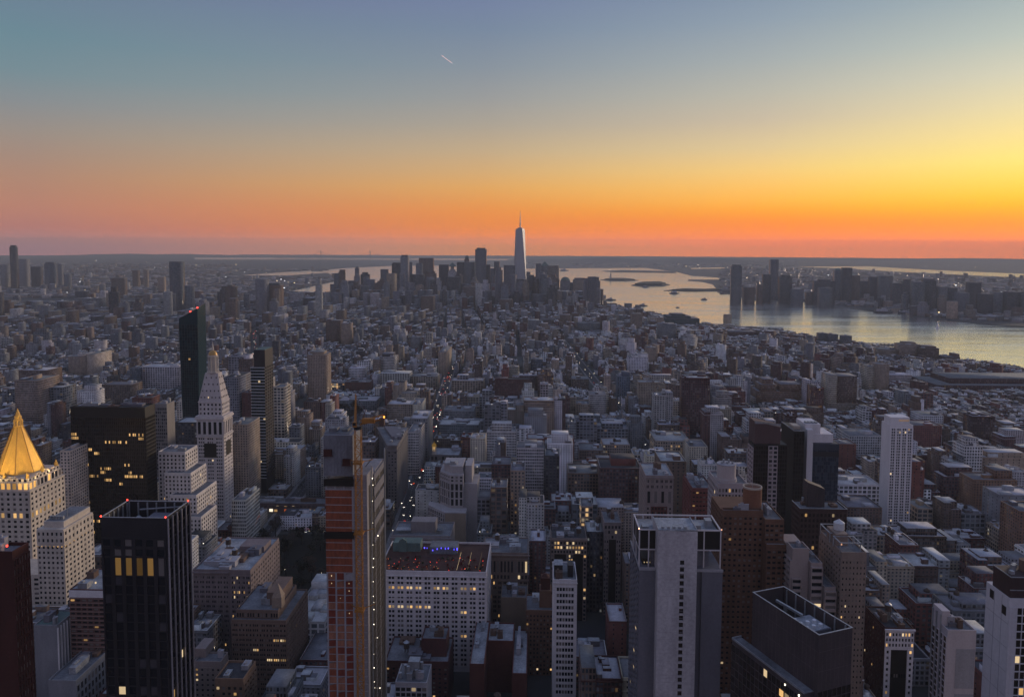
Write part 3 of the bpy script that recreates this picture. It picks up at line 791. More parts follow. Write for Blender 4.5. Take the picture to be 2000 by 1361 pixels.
H.face((0, 0), (w, 0), 0, h - 26, 7, 31, pier=.12, span=.1, rel=.25, lit=.012, mat=BROWNG)
H.box(-5.5, 0, 2, dp + 8, 0, h - 27); H.face((-5.5, dp + 8), (-5.5, 2), 0, h - 29, 17, 30, pier=.12, span=.1, rel=.25, lit=.012, mat=BROWNG); H.face((-5.5, 2), (0, 2), 0, h - 29, 2, 30, pier=.12, span=.1, rel=.25, lit=.02, mat=BROWNG)
b = MB(); b.box(-5.3, -.02, 2.2, dp + 7.8, h - 27, h - 26.8); H.part('terrace', b, ROOF_GREY)
b = MB(); b.box(-5.7, -5.3, 1.9, dp + 8.1, h - 26.9, h - 25.9); b.box(-5.3, -.02, dp + 7.7, dp + 8.1, h - 26.9, h - 25.9); H.part('terrace_parapet', b, METAL)
for k in range(4):
    for j in range(2): b = MB(); b.box(-5.9, -5.76, 4 + k * 3.6, 6.6 + k * 3.6, h - 36 - j * 4.2, h - 32.8 - j * 4.2); H.part('lit_window', b, WARM if (k + j) % 3 else AMBER)
for k in range(2): H.lamp('terrace_lamp', -5.6, 5 + 9 * k, h - 29.5, .35, WHITE_LAMP)
H.done(LEADR, 100)

# --- pale slab tower cut by the right edge
H = Hero('slab_tower', 'pale slab tower at the right edge with brown glazed front and dark roof band', 'skyscraper', 1972, 2075, 1168, 330, XS=1927, yb=1361)
w, dp, h = H.w, H.dep, H.h
H.box(0, w, 0, dp, 0, h)
H.face((0, 0), (w, 0), 0, h - 4, 7, 44, pier=.14, span=.14, rel=.3, lit=.05, mat=BROWNG, ends=3.4)
H.face((.05, 0), (3.3, 0), 0, h - 4, 2, 44, pier=.28, span=.22, rel=.45, lit=0)
pj = MB()
for k in range(14): pj.box(-.06, .0, 0.3, dp - .3, h - 12 - 11 * k, h - 11.9 - 11 * k)
for y in (dp * .3, dp * .62): pj.box(-.061, .0, y, y + .1, 20, h - 1)
H.part('panel_joint', pj, CONC_D)
for (y, z) in ((2, h - 9), (dp - 6, h - 6)): b = MB(); b.box(-.1, .05, y, y + 3, z, z + 4); H.part('louvre', b, BRONZE)
b = MB(); b.box(.4, w, .4, dp - 4, h, h + 9.5); H.part('mechanical_storey', b, stone('dark_brown_cladding', (.045, .024, .024), .7, .3))
b = MB(); b.box(.2, w, .2, .42, h + 3.4, h + 3.8); b.box(.2, w, .2, .42, h + 9.3, h + 9.7); b.box(.2, .42, .42, dp - 4, h + 9.3, h + 9.7); H.part('roof_rail', b, METAL)
for k in range(6): b = MB(); b.box(2 + k * 3, 3.6 + k * 3, 3 + (k % 3) * 4, 5 + (k % 3) * 4, h + 9.5, h + 11 + k % 2); H.part('air_handler', b, METAL)
b = MB(); b.cyl(11, 8, h + 9.5, h + 14.5, 2.4); H.part('water_tank', b, BROWN)
H.done(stone('pale_grey_panels', (.46, .44, .46), .8, .12, .06), 100)

# --- plain pale slab before it
H = Hero('apartment_slab', 'plain pale slab with big recessed wall panels, below the tower at the right edge', 'apartment tower', 1851, 1906, 1233, 380, XS=1822, yb=1361)
w, dp, h = H.w, H.dep, H.h
H.box(0, w, 0, dp, 0, h)
b = MB()
for k in range(6): b.box(w * .32, w - .3, -.12, 0, h - 30 - k * 24, h - 9 - k * 24)
H.part('wall_panel', b, CONC)
H.E(0, h - 3, 4, 36, pier=.25, span=.12, rel=.5, lit=.02, mat=BROWNG)
H.box(0, 4, dp * .4, dp, h, h + 8); H.roof(par=1.0, kit=5)
b = MB()
for y in (dp * .4, dp * .7, dp - .6): b.box(-.7, -.1, y, y + .6, 0, h + 6)
H.part('facade_fin', b, METAL)
H.done(stone('pale_render', (.43, .38, .39), .85, .15))

# --- white loft block with the garden bar on its roof
H = Hero('loft_building', 'white loft building with paired windows and a red lit garden bar on its roof', 'office building', 738, 950, 1117, 561, dep=58, yb=1300)
w, dp, h = H.w, H.dep, H.h
H.box(0, w, 0, dp, 0, h)
H.N(4, h - 2.2, 12, 19, pier=.36, span=.44, rel=.35, lit=.05, sub=2, litset={(i, 2) for i in (1, 2, 3, 4, 6, 7, 9, 10)} | {(i, 6) for i in (1, 2, 3, 4, 5)} | {(9, 7), (6, 12), (9, 12)})
H.Wt(4, h - 2.2, 9, 19, pier=.36, span=.44, rel=.35, lit=.02, sub=2)
for z in (h - 2.6, h - 6.6): H.box(-.6, w + .6, -.75, 0, z, z + .5)
H.box(-.5, w + .5, -.55, 0, h - 18.4, h - 18)
H.roof(par=1.5, kit=0, mat=stone('decking', (.06, .025, .02), .9, .4))
for k in range(46):
    x, y = rg.uniform(1.5, w - 2), rg.uniform(1.5, 30)
    b = MB()
    for q in range(26):
        o = Vector((x + rg.gauss(0, .55), y + rg.gauss(0, .55), h + .8 + abs(rg.gauss(0, .7)))); t = Vector((rg.uniform(-1, 1), rg.uniform(-1, 1), rg.uniform(-1, 1))).normalized() * .38; u = t.cross(Vector((rg.uniform(-1, 1), rg.uniform(-1, 1), .3))).normalized() * .3
        b.poly([o - t - u, o + t - u, o + t + u, o - t + u])
    H.part('planter_shrub', b, stone('red_shrub', (.10, .012, .012), .8, .4) if k % 3 else stone('dark_shrub', (.02, .03, .015), .8, .4))
for k in range(54): H.lamp('bar_lamp', rg.uniform(1, w - 2), rg.uniform(1.2, 24), h + rg.uniform(.9, 2.6), .12, rg.choice((RED_LAMP, glow('ember_lamp', (1, .22, .06), 1.6), glow('ember_lamp', (1, .22, .06), 1.6), WARM)))
for k in range(9): b = MB(); x = w * .36 + k * 3.3 + rg.uniform(-1.4, 1.4); zb = h + rg.uniform(3, 5.2); b.box(x, x + .7, 34, 34.4, zb, zb + .9 + rg.random()); H.part('blue_lamp', b, BLUE_LAMP)
b = MB(); b.box(4, 26, 40, 52, h, h + 7); b.box(9, 15, 39, 40, h, h + 9); b.prism([(9, 39), (15, 39), (15, 41), (9, 41)], h + 9, h + 11, [(12, 39), (12, 39), (12, 41), (12, 41)]); H.part('roof_bulkhead', b, COPPER)
b = MB(); b.box(34, 56, 36, 50, h, h + 5.5); H.part('roof_bulkhead', b, ROOF_GREY)
for k in range(3):
    b = MB(); x = w * (.72 + .1 * k); b.bar((x, 6, h), (x + 1.5, 26, h + 6), .12); H.part('string_lights', b, WARM)
H.done(stone('white_terracotta', (.58, .53, .53), .8, .18), 100)

# --- narrow white tower
H = Hero('narrow_tower', 'narrow white tower with rows of five windows and a black bulkhead on its roof', 'office building', 1081, 1127, 1134, 500, dep=30, yb=1310)
w, dp, h = H.w, H.dep, H.h
H.box(0, w, 0, dp, 0, h)
H.face((0, 0), (w, 0), 18, h - 3.5, 6, 18, pier=.2, span=.42, rel=.3, lit=.015, ends=2.0)
H.box(-.3, w + .3, -.6, 0, h - 1.6, h - .9); H.box(w * .25, w * .75, -.4, .3, h - .9, h + 1.4)
H.face((1, 0), (w - 1, 0), 8, 16, 6, 2, pier=.3, span=.3, rel=.2, lit=.8)
H.roof(par=1.0, kit=2)
for (a, c) in ((.05, .4), (.62, .85)): b = MB(); b.box(w * a, w * c, 6, 15, h, h + 8); b.box(w * a - .1, w * c + .1, 5.9, 15.1, h + 8, h + 8.3); H.part('roof_bulkhead', b, BLACKM)
b = MB(); b.box(w * .04, w * .41, 5.8, 15.2, h + 8.3, h + 8.6); H.part('bulkhead_lid', b, ROOF_PALE)
H.done(WHITEB, 100)

# --- limestone tower with the gilded pyramid
ax = ond(33, 797, 640); zt = ax[2]
H = Hero('gilded_tower', 'limestone tower crowned by a floodlit golden pyramid roof with a lantern on top', 'skyscraper', -10, 62, 936, 617, dep=46, yb=1165)
h = H.h; w = H.w; x0 = ax[0] - 23 - H.org[0]; x1 = x0 + 46; y0, y1 = 0.0, 46.0
F = lambda p0, p1, z0, z1, b_, f_, **k: H.face(p0, p1, z0, z1, b_, f_, **k)
H.box(x0, x1, y0, y1, 0, h - 10)
def tier(z0, z1, ins, b_, f_, **k):
    H.box(x0 + ins, x1 - ins, y0 + ins, y1 - ins, z0 - .02, z1)
    F((x0 + ins, y0 + ins), (x1 - ins, y0 + ins), z0, z1, b_, f_, **k); F((x1 - ins, y0 + ins), (x1 - ins, y1 - ins), z0, z1, b_, f_, **k)
F((x0, y0), (x1, y0), h - 75, h - 33, 9, 10, pier=.5, span=.5, rel=.4, lit=.03); F((x1, y0), (x1, y1), h - 75, h - 33, 9, 10, pier=.5, span=.5, rel=.4, lit=.03)
F((x0, y0), (x1, y0), h - 32.5, h - 27.5, 9, 1, pier=.45, span=.2, rel=.4, lit=.9, litmat=AMBER); F((x1, y0), (x1, y1), h - 32.5, h - 27.5, 9, 1, pier=.45, span=.2, rel=.4, lit=.9, litmat=AMBER)
F((x0, y0), (x1, y0), h - 27, h - 10, 9, 4, pier=.55, span=.5, rel=.4, lit=.0); F((x1, y0), (x1, y1), h - 27, h - 10, 9, 4, pier=.55, span=.5, rel=.4, lit=.0)
H.box(x0 - .7, x1 + .7, y0 - .7, y1 + .7, h - 10, h - 9.2)
tier(h - 9.2, h - 3, 1.5, 9, 1, pier=.3, span=.15, rel=.4, lit=1.0, litmat=glow('amber_arcade', (1, .52, .14), 1.1))
tier(h - 3, h, 2.5, 9, 1, pier=.5, span=.4, rel=.3, lit=0)
lime = H.wall
zc = zt - 15.5; cxl, cyl_ = (x0 + x1) / 2, 23.0
o8 = lambda r: [(cxl + r * math.cos(math.pi / 8 + i * math.pi / 4), cyl_ + r * math.sin(math.pi / 8 + i * math.pi / 4)) for i in range(8)]
b = MB(); b.prism(o8(20.6), h - .2, h + 1.2); H.part('cornice', b, CREAM)
GOLDM = H.part('pyramid_roof', MB().prism(o8(17.8), h + 1.2, zc, o8(3.4)), GOLD)
b = MB()
for p, q in zip(o8(17.95), o8(3.5)): b.bar((*p, h + 1.2), (*q, zc), .6)
H.part('roof_rib', b, stone('tarnished_gold', (.34, .18, .03), .6, .2), GOLDM)
b = MB(); b.prism(o8(3.9), zc, zc + .8); b.prism(o8(3.6), zc + 5.2, zc + 6); b.prism(o8(2.7), zc + 6, zc + 8.2)
for p in o8(3.1): b.bar((*p, zc + .8), (*p, zc + 5.2), .6)
b.prism(o8(2.9), zc + 8.2, zc + 8.8); b.prism(o8(2.2), zc + 8.8, zt, o8(.08)); H.part('lantern', b, GOLD)
b = MB(); b.prism(o8(2.0), zc + .8, zc + 5.2); H.part('lantern_light', b, glow('lantern_glow', (1, .55, .2), .8))
for sx, sy in ((1, -1), (1, 1), (-1, -1), (0, -1), (1, 0)):
    q = (cxl + sx * 18.9, cyl_ + sy * 18.9); b = MB(); b.cyl(*q, h, h + 1.6, 1.5, n=8); b.cyl(*q, h + 1.6, h + 5.2, 1.7, .1, n=8); H.part('corner_turret', b, GOLD)
for k in range(10):
    H.lamp('floodlight', cxl - 20 + 4.4 * k, 1.6, h + .1, .4, AMBER); H.lamp('floodlight', x1 - 1.9, 2 + 4.4 * k, h + .1, .4, AMBER)
# lower wing in front of the tower's right side
wx0, wx1 = ond(78, 1030, 560)[0] - H.org[0], ond(131, 1030, 560)[0] - H.org[0]; wh = ond(100, 1032, 560)[2]; wy0 = -56.0; wy1 = -18.0
H.box(wx0, wx1, wy0, wy1, 0, wh); H.box(wx0 + 3, wx1 - 2, wy0 + 4, wy1, wh, wh + 4.5)
F((wx0, wy0), (wx1, wy0), wh - 62, wh - 12, 6, 13, pier=.5, span=.5, rel=.35, lit=.01); F((wx1, wy0), (wx1, wy1), wh - 62, wh - 12, 8, 13, pier=.5, span=.5, rel=.35, lit=.01)
F((wx0, wy0), (wx1, wy0), wh - 11, wh - 1, 6, 2, pier=.55, span=.5, rel=.35, lit=0); F((wx1, wy0), (wx1, wy1), wh - 11, wh - 1, 8, 2, pier=.55, span=.5, rel=.35, lit=0)
for k in range(7): H.lamp('floodlight', wx0 + 1 + k * (wx1 - wx0 - 2) / 6, wy0 - .9, wh - 13, .3, AMBER); H.lamp('floodlight', wx1 + .8, wy0 + 1 + k * 5.2, wh - 13, .3, AMBER)
H.box(x0 - 20, wx0 - .05, -30, 0, 0, h - 66); F((x0 - 20, -30), (wx0 - .1, -30), 0, h - 68, 9, 16, pier=.5, span=.5, rel=.35, lit=.02)
b = MB(); b.box(wx0 + 4, wx1 - 3, wy0 + 5, wy1 - 1, wh + 4.5, wh + 4.7); H.part('roof', b, ROOF_GREY)
b = MB(); b.bar((wx1 - 4, wy0 + 12, wh), (wx1 - 4, wy0 + 12, wh + 22), .25); H.part('flagpole', b, METAL)
for k in range(5): b = MB(); b.box(wx0 + 5 + k * 2.2, wx0 + 6.4 + k * 2.2, wy0 + 8, wy0 + 10, wh + 4.7, wh + 7.2); H.part('air_handler', b, METAL)
FOOT.append([H.pt(*p) for p in ((x0 - 24, -60), (wx1 + 3, -60), (wx1 + 3, 50), (x0 - 24, 50))]); VIEW.append((0, 162, 1165, 560))
H.done(LIME, 100)
# unseen spots hung in mid-air, added to brighten the gilded roof
for (x, y) in ((cxl - 8, -34), (cxl + 48, -22), (cxl + 56, 40)):
    L = bpy.data.lights.new('unseen_roof_spot', 'SPOT'); L.energy = 130000; L.color = (1, .72, .32); L.spot_size = RAD(52); L.spot_blend = .6; L.shadow_soft_size = 1
    o = bpy.data.objects.new('unseen_roof_spot', L); C.objects.link(o); px, py = H.pt(x, y); o.location = (px, py, h - 9)
    tx, ty = H.pt(cxl, cyl_); o.rotation_euler = (Vector((px - tx, py - ty, h - 9 - (h + 26)))).to_track_quat('Z', 'Y').to_euler()

# --- black bronze office tower
H = Hero('bronze_tower', 'broad black bronze office tower with scattered rows of amber lit windows', 'skyscraper', 137, 285, 794, 728, XS=304, yb=1060)
w, dp, h = H.w, H.dep, H.h
H.box(0, w, 0, dp, 0, h - 1)
rg2 = random.Random(5); LS = set()
for r, a, c, p in ((4, 0, 4, .8), (4, 31, 39, .9), (5, 0, 4, .8), (5, 36, 39, .9), (6, 3, 5, .7), (6, 18, 30, .4), (8, 1, 11, .8), (9, 0, 3, .3), (9, 12, 15, .7), (12, 1, 9, .95), (12, 28, 31, .5), (13, 15, 21, .8), (14, 15, 19, .6), (14, 1, 2, .9), (14, 27, 32, .6), (15, 1, 14, .7), (15, 27, 39, .85), (16, 17, 21, .9), (17, 24, 27, .8), (22, 3, 9, .2), (27, 10, 14, .9), (30, 8, 12, .5), (33, 5, 9, .6)):
    LS |= {(i, r) for i in range(a, c) if rg2.random() < p}
H.N(0, h - 10, 40, 42, pier=.22, span=.28, rel=.3, litset=LS, mat=BROWNG, litmat=AMBER)
H.Wt(0, h - 10, 16, 42, pier=.3, span=.28, rel=.5, lit=.0, mat=glass('west_bronze_lit_tint', (.07, .05, .045), .25, (.09, .07, .06), .4))  # west panes coloured paler for the evening light on that side
H.roof(z=h - 2.5, par=2.5, kit=6, mat=ROOF_DARK)
H.done(BRONZE, 100)

# --- grey slab with pale side behind its right corner
H = Hero('slab_tower', 'grey slab tower with a pale blank side, right behind the black bronze tower', 'office tower', 303, 326, 790, 860, XS=341, yb=850)
H.box(0, H.w, 0, H.dep, 0, H.h); H.N(0, H.h - 3, 6, 34, pier=.3, span=.3, rel=.2, lit=0); H.roof(par=1, kit=3); H.done(stone('warm_grey', (.22, .2, .19), .8, .15))

# --- limestone clock tower with gilded cupola
H = Hero('clock_tower', 'white marble clock tower with a steep pyramid roof and a small gilded cupola', 'tower', 384, 436, 812, 850, XS=453, yb=1040)
w, dp, h = H.w, H.dep, H.h
H.box(0, w, 0, dp, 0, h - 4)
H.face((0, 0), (w, 0), 0, h - 24, 3, 26, pier=.34, span=.55, rel=.4, lit=.012, sub=3); H.face((w, 0), (w, dp), 0, h - 24, 3, 26, pier=.34, span=.55, rel=.4, lit=.012, sub=3)
H.face((0, 0), (w, 0), h - 22, h - 5.5, 5, 1, pier=.4, span=.14, rel=1.0, lit=0); H.face((w, 0), (w, dp), h - 22, h - 5.5, 5, 1, pier=.4, span=.14, rel=1.0, lit=0)
H.box(-1.2, w + 1.2, -1.2, dp + 1.2, h - 24, h - 22.6); H.box(-1.8, w + 1.8, -1.8, dp + 1.8, h - 4, h - 1.6); H.box(-1, w + 1, -1, dp + 1, h - 1.6, h - .2)
zu = ond(410, 783, 855)[2]; i1 = 1.8
H.box(i1, w - i1, i1, dp - i1, h - .21, zu)
H.face((i1, i1), (w - i1, i1), h, zu - 1, 6, 3, pier=.5, span=.5, rel=.3, lit=.0); H.face((w - i1, i1), (w - i1, dp - i1), h, zu - 1, 6, 3, pier=.5, span=.5, rel=.3, lit=0)
H.box(i1 - .7, w - i1 + .7, i1 - .7, dp - i1 + .7, zu - .8, zu)
zp = ond(412, 727, 862)[2]; k_ = 7.6
b = MB(); b.prism([(i1, i1), (w - i1, i1), (w - i1, dp - i1), (i1, dp - i1)], zu, zp, [(k_, k_), (w - k_, k_), (w - k_, dp - k_), (k_, dp - k_)])
PR = H.part('pyramid_roof', b, stone('marble_roof', (.44, .39, .38), .8, .2))
for j in range(4):
    f = .12 + j * .23; ins = i1 + (k_ - i1) * f; z = zu + (zp - zu) * f; n_ = 6 - j
    for i in range(n_):
        for sd in range(2):
            b = MB(); t = ins + (w - 2 * ins) * (i + .5) / n_
            if sd == 0: b.box(t - .5, t + .5, ins - .25, ins + .8, z, z + 1.7)
            else: b.box(w - ins - .8, w - ins + .25, t - .5, t + .5, z, z + 1.7)
            H.part('dormer', b, WARM if (j == 0 and i in (2,) and sd == 0) else BLACKM, PR)
cx_, cy_ = w / 2, dp / 2; zd = ond(412, 693, 862)[2]; zt2 = ond(412, 666, 862)[2]
b = MB(); b.cyl(cx_, cy_, zp, zp + 1.2, 7.2, n=8); b.cyl(cx_, cy_, zp + 1.2, zd - 2, 4.2, n=8); b.cyl(cx_, cy_, zd - 2, zd, 5.6, n=12)
for a in range(8): q = (cx_ + 5.4 * math.cos(a * .785), cy_ + 5.4 * math.sin(a * .785)); b.bar((*q, zp + 1), (*q, zd - 1.6), .8)
H.part('cupola_arcade', b, LIME)
b = MB(); r0 = 4.8
for j in range(6):
    a0, a1 = j * math.pi / 12, (j + 1) * math.pi / 12
    b.cyl(cx_, cy_, zd + r0 * 1.15 * math.sin(a0), zd + r0 * 1.15 * math.sin(a1), r0 * math.cos(a0), max(.3, r0 * math.cos(a1)), n=14)
H.part('gilded_dome', b, stone('old_gilding', (.42, .25, .08), .45, .3, .3, .3))
b = MB(); b.cyl(cx_, cy_, zd + 5.4, zd + 9, 1.3, n=8); b.cyl(cx_, cy_, zd + 9, zt2, 1.0, .05, n=8); H.part('lantern', b, LIME)
for sd in range(2):
    zc1 = ond(408, 879, 850)[2]; b = MB(); r = 7.0 if sd == 0 else 6.4
    b.box(cx_ - r, cx_ + r, -.75, -.5, zc1 - 8, zc1 + 8) if sd == 0 else b.box(w + .5, w + .75, cy_ - r, cy_ + r, zc1 - 7, zc1 + 9)
    H.part('clock_cover', b, BRONZE)
H.done(stone('marble', (.52, .47, .46), .8, .18), 60)

# --- tall dark green glass tower with a slanting top
H = Hero('glass_tower', 'dark green glass tower with a slanted top and red lamps, behind the clock tower', 'skyscraper', 349, 386, 612, 1000, XS=402, yb=810)
w, dp, h = H.w, H.dep, H.h; hl, hr = ond(349, 622, 1000)[2], ond(386, 602, 1000)[2]
b = MB(); b.prism([(3, 0), (w - 2, 0), (w - 2, dp), (3, dp)], 0, hl - 40, [(0, 0), (w, 0), (w, dp), (0, dp)]); b.prism([(0, 0), (w, 0), (w, dp), (0, dp)], hl - 40, [hl, hr, hr + 5, hl + 2]); H.part('glass_wall', b, GREENG)
H.face((2.6, -.05), (w - 1.8, -.05), 20, hl - 42, 7, 50, pier=.12, span=.22, rel=.3, lit=.01, mat=GREENG)
H.face((0, 0), (w, 0), hl - 41, hl - 8, 7, 8, pier=.12, span=.1, rel=.3, lit=.0, mat=GREENG)
for (x, z) in ((w * .62, hl + (hr - hl) * .62), (w, hr)): H.lamp('warning_lamp', x, .5, z, .8, RED_LAMP)
H.done(stone('green_frames', (.009, .020, .026), .4, .3))

# --- slim tower of white slab edges
H = Hero('slim_tower', 'slim dark tower with white floor edges and a black top, right of the clock tower', 'skyscraper', 490, 517, 716, 977, XS=533, yb=975)
w, dp, h = H.w, H.dep, H.h; ht = ond(500, 684, 977)[2]
H.box(.3, w, .3, dp, 0, h - .5); H.box(3.5, w + .2, 1.5, dp, h - .5, ht)
fl = MB(); z = 20.0
while z < h: fl.box(-.6, w - .2, -.9, dp * .4, z, z + .8); z += 4.0
H.part('floor_edge', fl, stone('white_edges', (.42, .43, .45), .7, .1))
H.face((0, .2), (w, .2), 20, h - 1, 6, 44, pier=.1, span=.1, rel=.2, lit=.02, mat=GREENG)
H.face((w, 0), (w, dp), 20, h, 4, 36, pier=.4, span=.4, rel=.3, lit=.01, mat=BROWNG)
b = MB(); b.box(4, w, 2, dp - .3, ht, ht + .6); H.part('roof', b, COPPER)
H.done(BLACKM)

# --- stepped limestone office block
H = Hero('stepped_block', 'stepped limestone office block falling in terraces beside the clock tower', 'office building', 309, 362, 884, 745, XS=386, yb=1070)
w, dp, h = H.w, H.dep, H.h
def step(X0, X1, Y, d, XS, bN, bW, kit=2):
    a0, _, z = ond(X0, Y, d); a1 = ond(X1, Y, d)[0]; dd = solve_dep(a1, d, z, XS, GRID); lx, ly = a0 - H.org[0], d - H.org[1]; ww = a1 - a0
    H.box(lx, lx + ww, ly, ly + dd, 0, z); fz = int(z / 4)
    H.face((lx, ly), (lx + ww, ly), 2, z - 1, bN, fz, pier=.5, span=.45, rel=.3, lit=.012); H.face((lx + ww, ly), (lx + ww, ly + dd), 2, z - 1, bW, fz, pier=.5, span=.42, rel=.3, lit=.012)
    H.roof(z=z, x0=lx, x1=lx + ww, y0=ly, y1=ly + dd, kit=kit)
step(309, 362, 884, 745, 386, 7, 6); step(322, 374, 925, 735, 404, 7, 9); step(334, 386, 968, 725, 425, 7, 11, 1); step(345, 396, 1010, 715, 426, 7, 8, 1)
H.done(stone('pale_limestone', (.56, .51, .48), .85, .2))

# --- wedge shaped block
pts = [ond(757, 868, 905), ond(775, 868, 905), ond(796, 833, 995), ond(741, 835, 995)]
H = Hero('wedge_building', 'dark wedge shaped building with its narrow prow towards us at a street fork', 'office building', 757, 775, 868, 905, dep=90, yb=1000, rot=0.0)
L = [(p[0] - H.org[0], p[1] - H.org[1]) for p in pts]; h = H.h
H.wall.prism(L, 0, h - 2); grow = lambda o: [(x + (x - 2.5) * o / 16, y - o if y < 10 else y + o * .3) for x, y in L]
for a, c, bb, lt in ((0, 1, 3, 0), (1, 2, 22, .0), (3, 0, 22, 0)): H.face(L[a], L[c], 4, h - 8, bb, 19, pier=.5, span=.5, rel=.25, lit=lt)
H.wall.prism(grow(1.2), h - 8, h - 7.3); H.wall.prism(grow(2.0), h - 2, h - .5)
b = MB(); b.prism(L, h - .5, h - .3); H.part('roof', b, ROOF_GREY)
b = MB(); b.prism([(L[0][0] + 1, 26), (L[1][0] + 2, 26), (L[2][0] - 8, 80), (L[3][0] + 8, 80)], h - .3, h + 3.5); H.part('roof_bulkhead', b, CONC_D)
for k in range(6): b = MB(); y = 12 + k * 11; x = 4 + rg.uniform(-4, 6); b.box(x, x + 3, y, y + 4, h - .3, h + 2 + k % 3); H.part('air_handler', b, METAL)
FOOT.append([(p[0], p[1]) for p in pts])
H.done(stone('grey_terracotta', (.135, .125, .13), .85, .25))

# --- white slab tower on the right
H = Hero('white_tower', 'tall white slab tower with four dark strips of windows and a blank white side', 'apartment tower', 1739, 1783, 832, 800, XS=1722, yb=1050)
w, dp, h = H.w, H.dep, H.h
H.box(0, w, 0, dp, 0, h)
H.face((0, 0), (w, 0), 0, h - 2, 4, 44, pier=.36, span=.3, rel=.5, lit=.02, sub=2, ends=.4)
H.box(1, w - 3, 2, dp - 3, h, h + 9)
b = MB(); b.box(w * .4, w - 3.5, 1.8, 1.98, h + 5, h + 6.4); H.part('penthouse_lights', b, glow('dim_peach', (1, .62, .4), .5))
H.roof(par=1.2, kit=1); H.done(stone('white_paint', (.66, .62, .62), .75, .1), 100)

# --- brown brick tower with a round tank house
H = Hero('brick_tower', 'brown brick apartment tower with a round brick tank house on its roof', 'apartment tower', 1412, 1490, 1000, 450, XS=1408, yb=1240)
w, dp, h = H.w, 30.0, H.h
H.box(0, w, 0, dp, 0, h); H.box(w, w + 11, -4, dp, 0, h - 3.5); H.box(w + .01, w + 12, -8, -4, 0, h - 17)
H.face((0, 0), (w, 0), 0, h - 2, 8, 50, pier=.5, span=.55, rel=.4, lit=.015); H.face((w, -8), (w + 12, -8), 0, h - 19, 4, 45, pier=.3, span=.5, rel=.8, lit=.015); H.face((w, -4), (w + 11, -4), h - 16, h - 5, 4, 4, pier=.3, span=.5, rel=.4, lit=.0)
H.face((0, dp), (0, 0), 0, h - 2, 9, 50, pier=.5, span=.5, rel=.3, lit=.015)
H.roof(par=1.2, kit=2); H.roof(z=h - 3.5, x0=w, x1=w + 11, y0=-4, y1=dp, par=1.0, kit=2); H.roof(z=h - 17, x0=w + .01, x1=w + 12, y0=-8, y1=-4, par=.8, kit=0, mat=ROOF_PALE)
tx = ond(1467, 985, 462)[0] - H.org[0]; b = MB(); b.cyl(tx, 12, h, h + 11.5, 5.6, n=28); TH = H.part('tank_house', b, stone('orange_brick', (.19, .085, .05), .9, .25))
b = MB()
for i in range(28):
    a0, a1 = i * math.pi / 14, (i + 1) * math.pi / 14
    b.prism([(tx + 5.75 * math.cos(a0), 12 + 5.75 * math.sin(a0)), (tx + 5.75 * math.cos(a1), 12 + 5.75 * math.sin(a1)), (tx + 5.1 * math.cos(a1), 12 + 5.1 * math.sin(a1)), (tx + 5.1 * math.cos(a0), 12 + 5.1 * math.sin(a0))], h + 11.5, h + 12.6)
H.part('tank_rim', b, CREAM, TH)
b = MB(); b.bar((tx, 12, h + 11.5), (tx, 12, h + 15), .15); H.part('antenna', b, METAL)
H.done(stone('brown_orange_brick', (.135, .068, .044), .9, .28), 100)

# --- wide dark block with pale roof rim
H = Hero('brown_block', 'wide dark brown block with a pale roof rim and a curved top penthouse', 'office building', 1563, 1653, 995, 560, XS=1547, yb=1085)
w, dp, h = H.w, H.dep, H.h
H.box(0, w, 0, dp, 0, h); H.N(0, h - 2, 12, 30, pier=.4, span=.4, rel=.3, lit=.01, mat=BROWNG); H.E(0, h - 2, 10, 30, pier=.4, span=.4, rel=.3, lit=.01, mat=BROWNG)
H.roof(par=.8, kit=3, mat=ROOF_GREY); b = MB(); b.box(-.3, w + .3, -.3, .2, h + .8, h + 1.1); b.box(-.3, .2, .2, dp, h + .8, h + 1.1); b.box(w - .2, w + .3, .2, dp, h + .8, h + 1.1); H.part('roof_coping', b, METAL)
b = MB(); b.prism([(7, 6), (20, 6), (20, 16), (7, 16)], h, [h + 19, h + 14, h + 14, h + 19]); H.part('penthouse', b, LEADR)
for k in range(7): b = MB(); b.box(7 + k * 2, 7.2 + k * 2, 5.8, 6, h, h + 13.5); H.part('penthouse_fin', b, BLACKM)
H.done(stone('dark_brown', (.05, .028, .026), .85, .3), 100)

# --- blue glass block with white core
H = Hero('glass_block', 'blue grey glass block with rounded corner and a white service shaft on its left', 'office tower', 1581, 1638, 866, 700, dep=30, yb=985)
w, dp, h = H.w, H.dep, H.h
H.box(0, w, 0, dp, 0, h - .1)
H.face((0, 0), (w, 0), 0, h - 6, 14, 38, pier=.08, span=.1, rel=.15, lit=.004, mat=BLUEG); H.box(-.1, w + .1, -.4, 0, h - 5, h)
b = MB(); b.box(-.1, w + .1, -.55, -.4, h - 12, h - 7.5); H.part('louvre_band', b, BLACKM)
hs = ond(1590, 828, 705)[2]; a = ond(1572, 850, 705)[0] - H.org[0]
b = MB(); b.box(a, a + 5.5, -1, dp, 0, hs - 4); b.box(a, a + 14, 5, dp, h - 1, hs); b.box(a + 6, w - 4, 4, dp, h, h + 8); H.part('service_shaft', b, WHITEB)
for k in range(4): b = MB(); b.box(a + 1 + k * 3, a + 3 + k * 3, 7, 12, hs, hs + 1.5); H.part('air_handler', b, METAL)
H.done(stone('blue_frames', (.035, .042, .06), .5, .3), 60)
H = Hero('dark_tower', 'thin black tower with a pale curved rim, touching the white service shaft', 'office tower', 1551, 1571, 842, 690, dep=36, yb=985)
H.box(0, H.w, 0, H.dep, 0, H.h); H.N(0, H.h - 2, 4, 40, pier=.2, span=.2, rel=.2, lit=.0, mat=BROWNG)
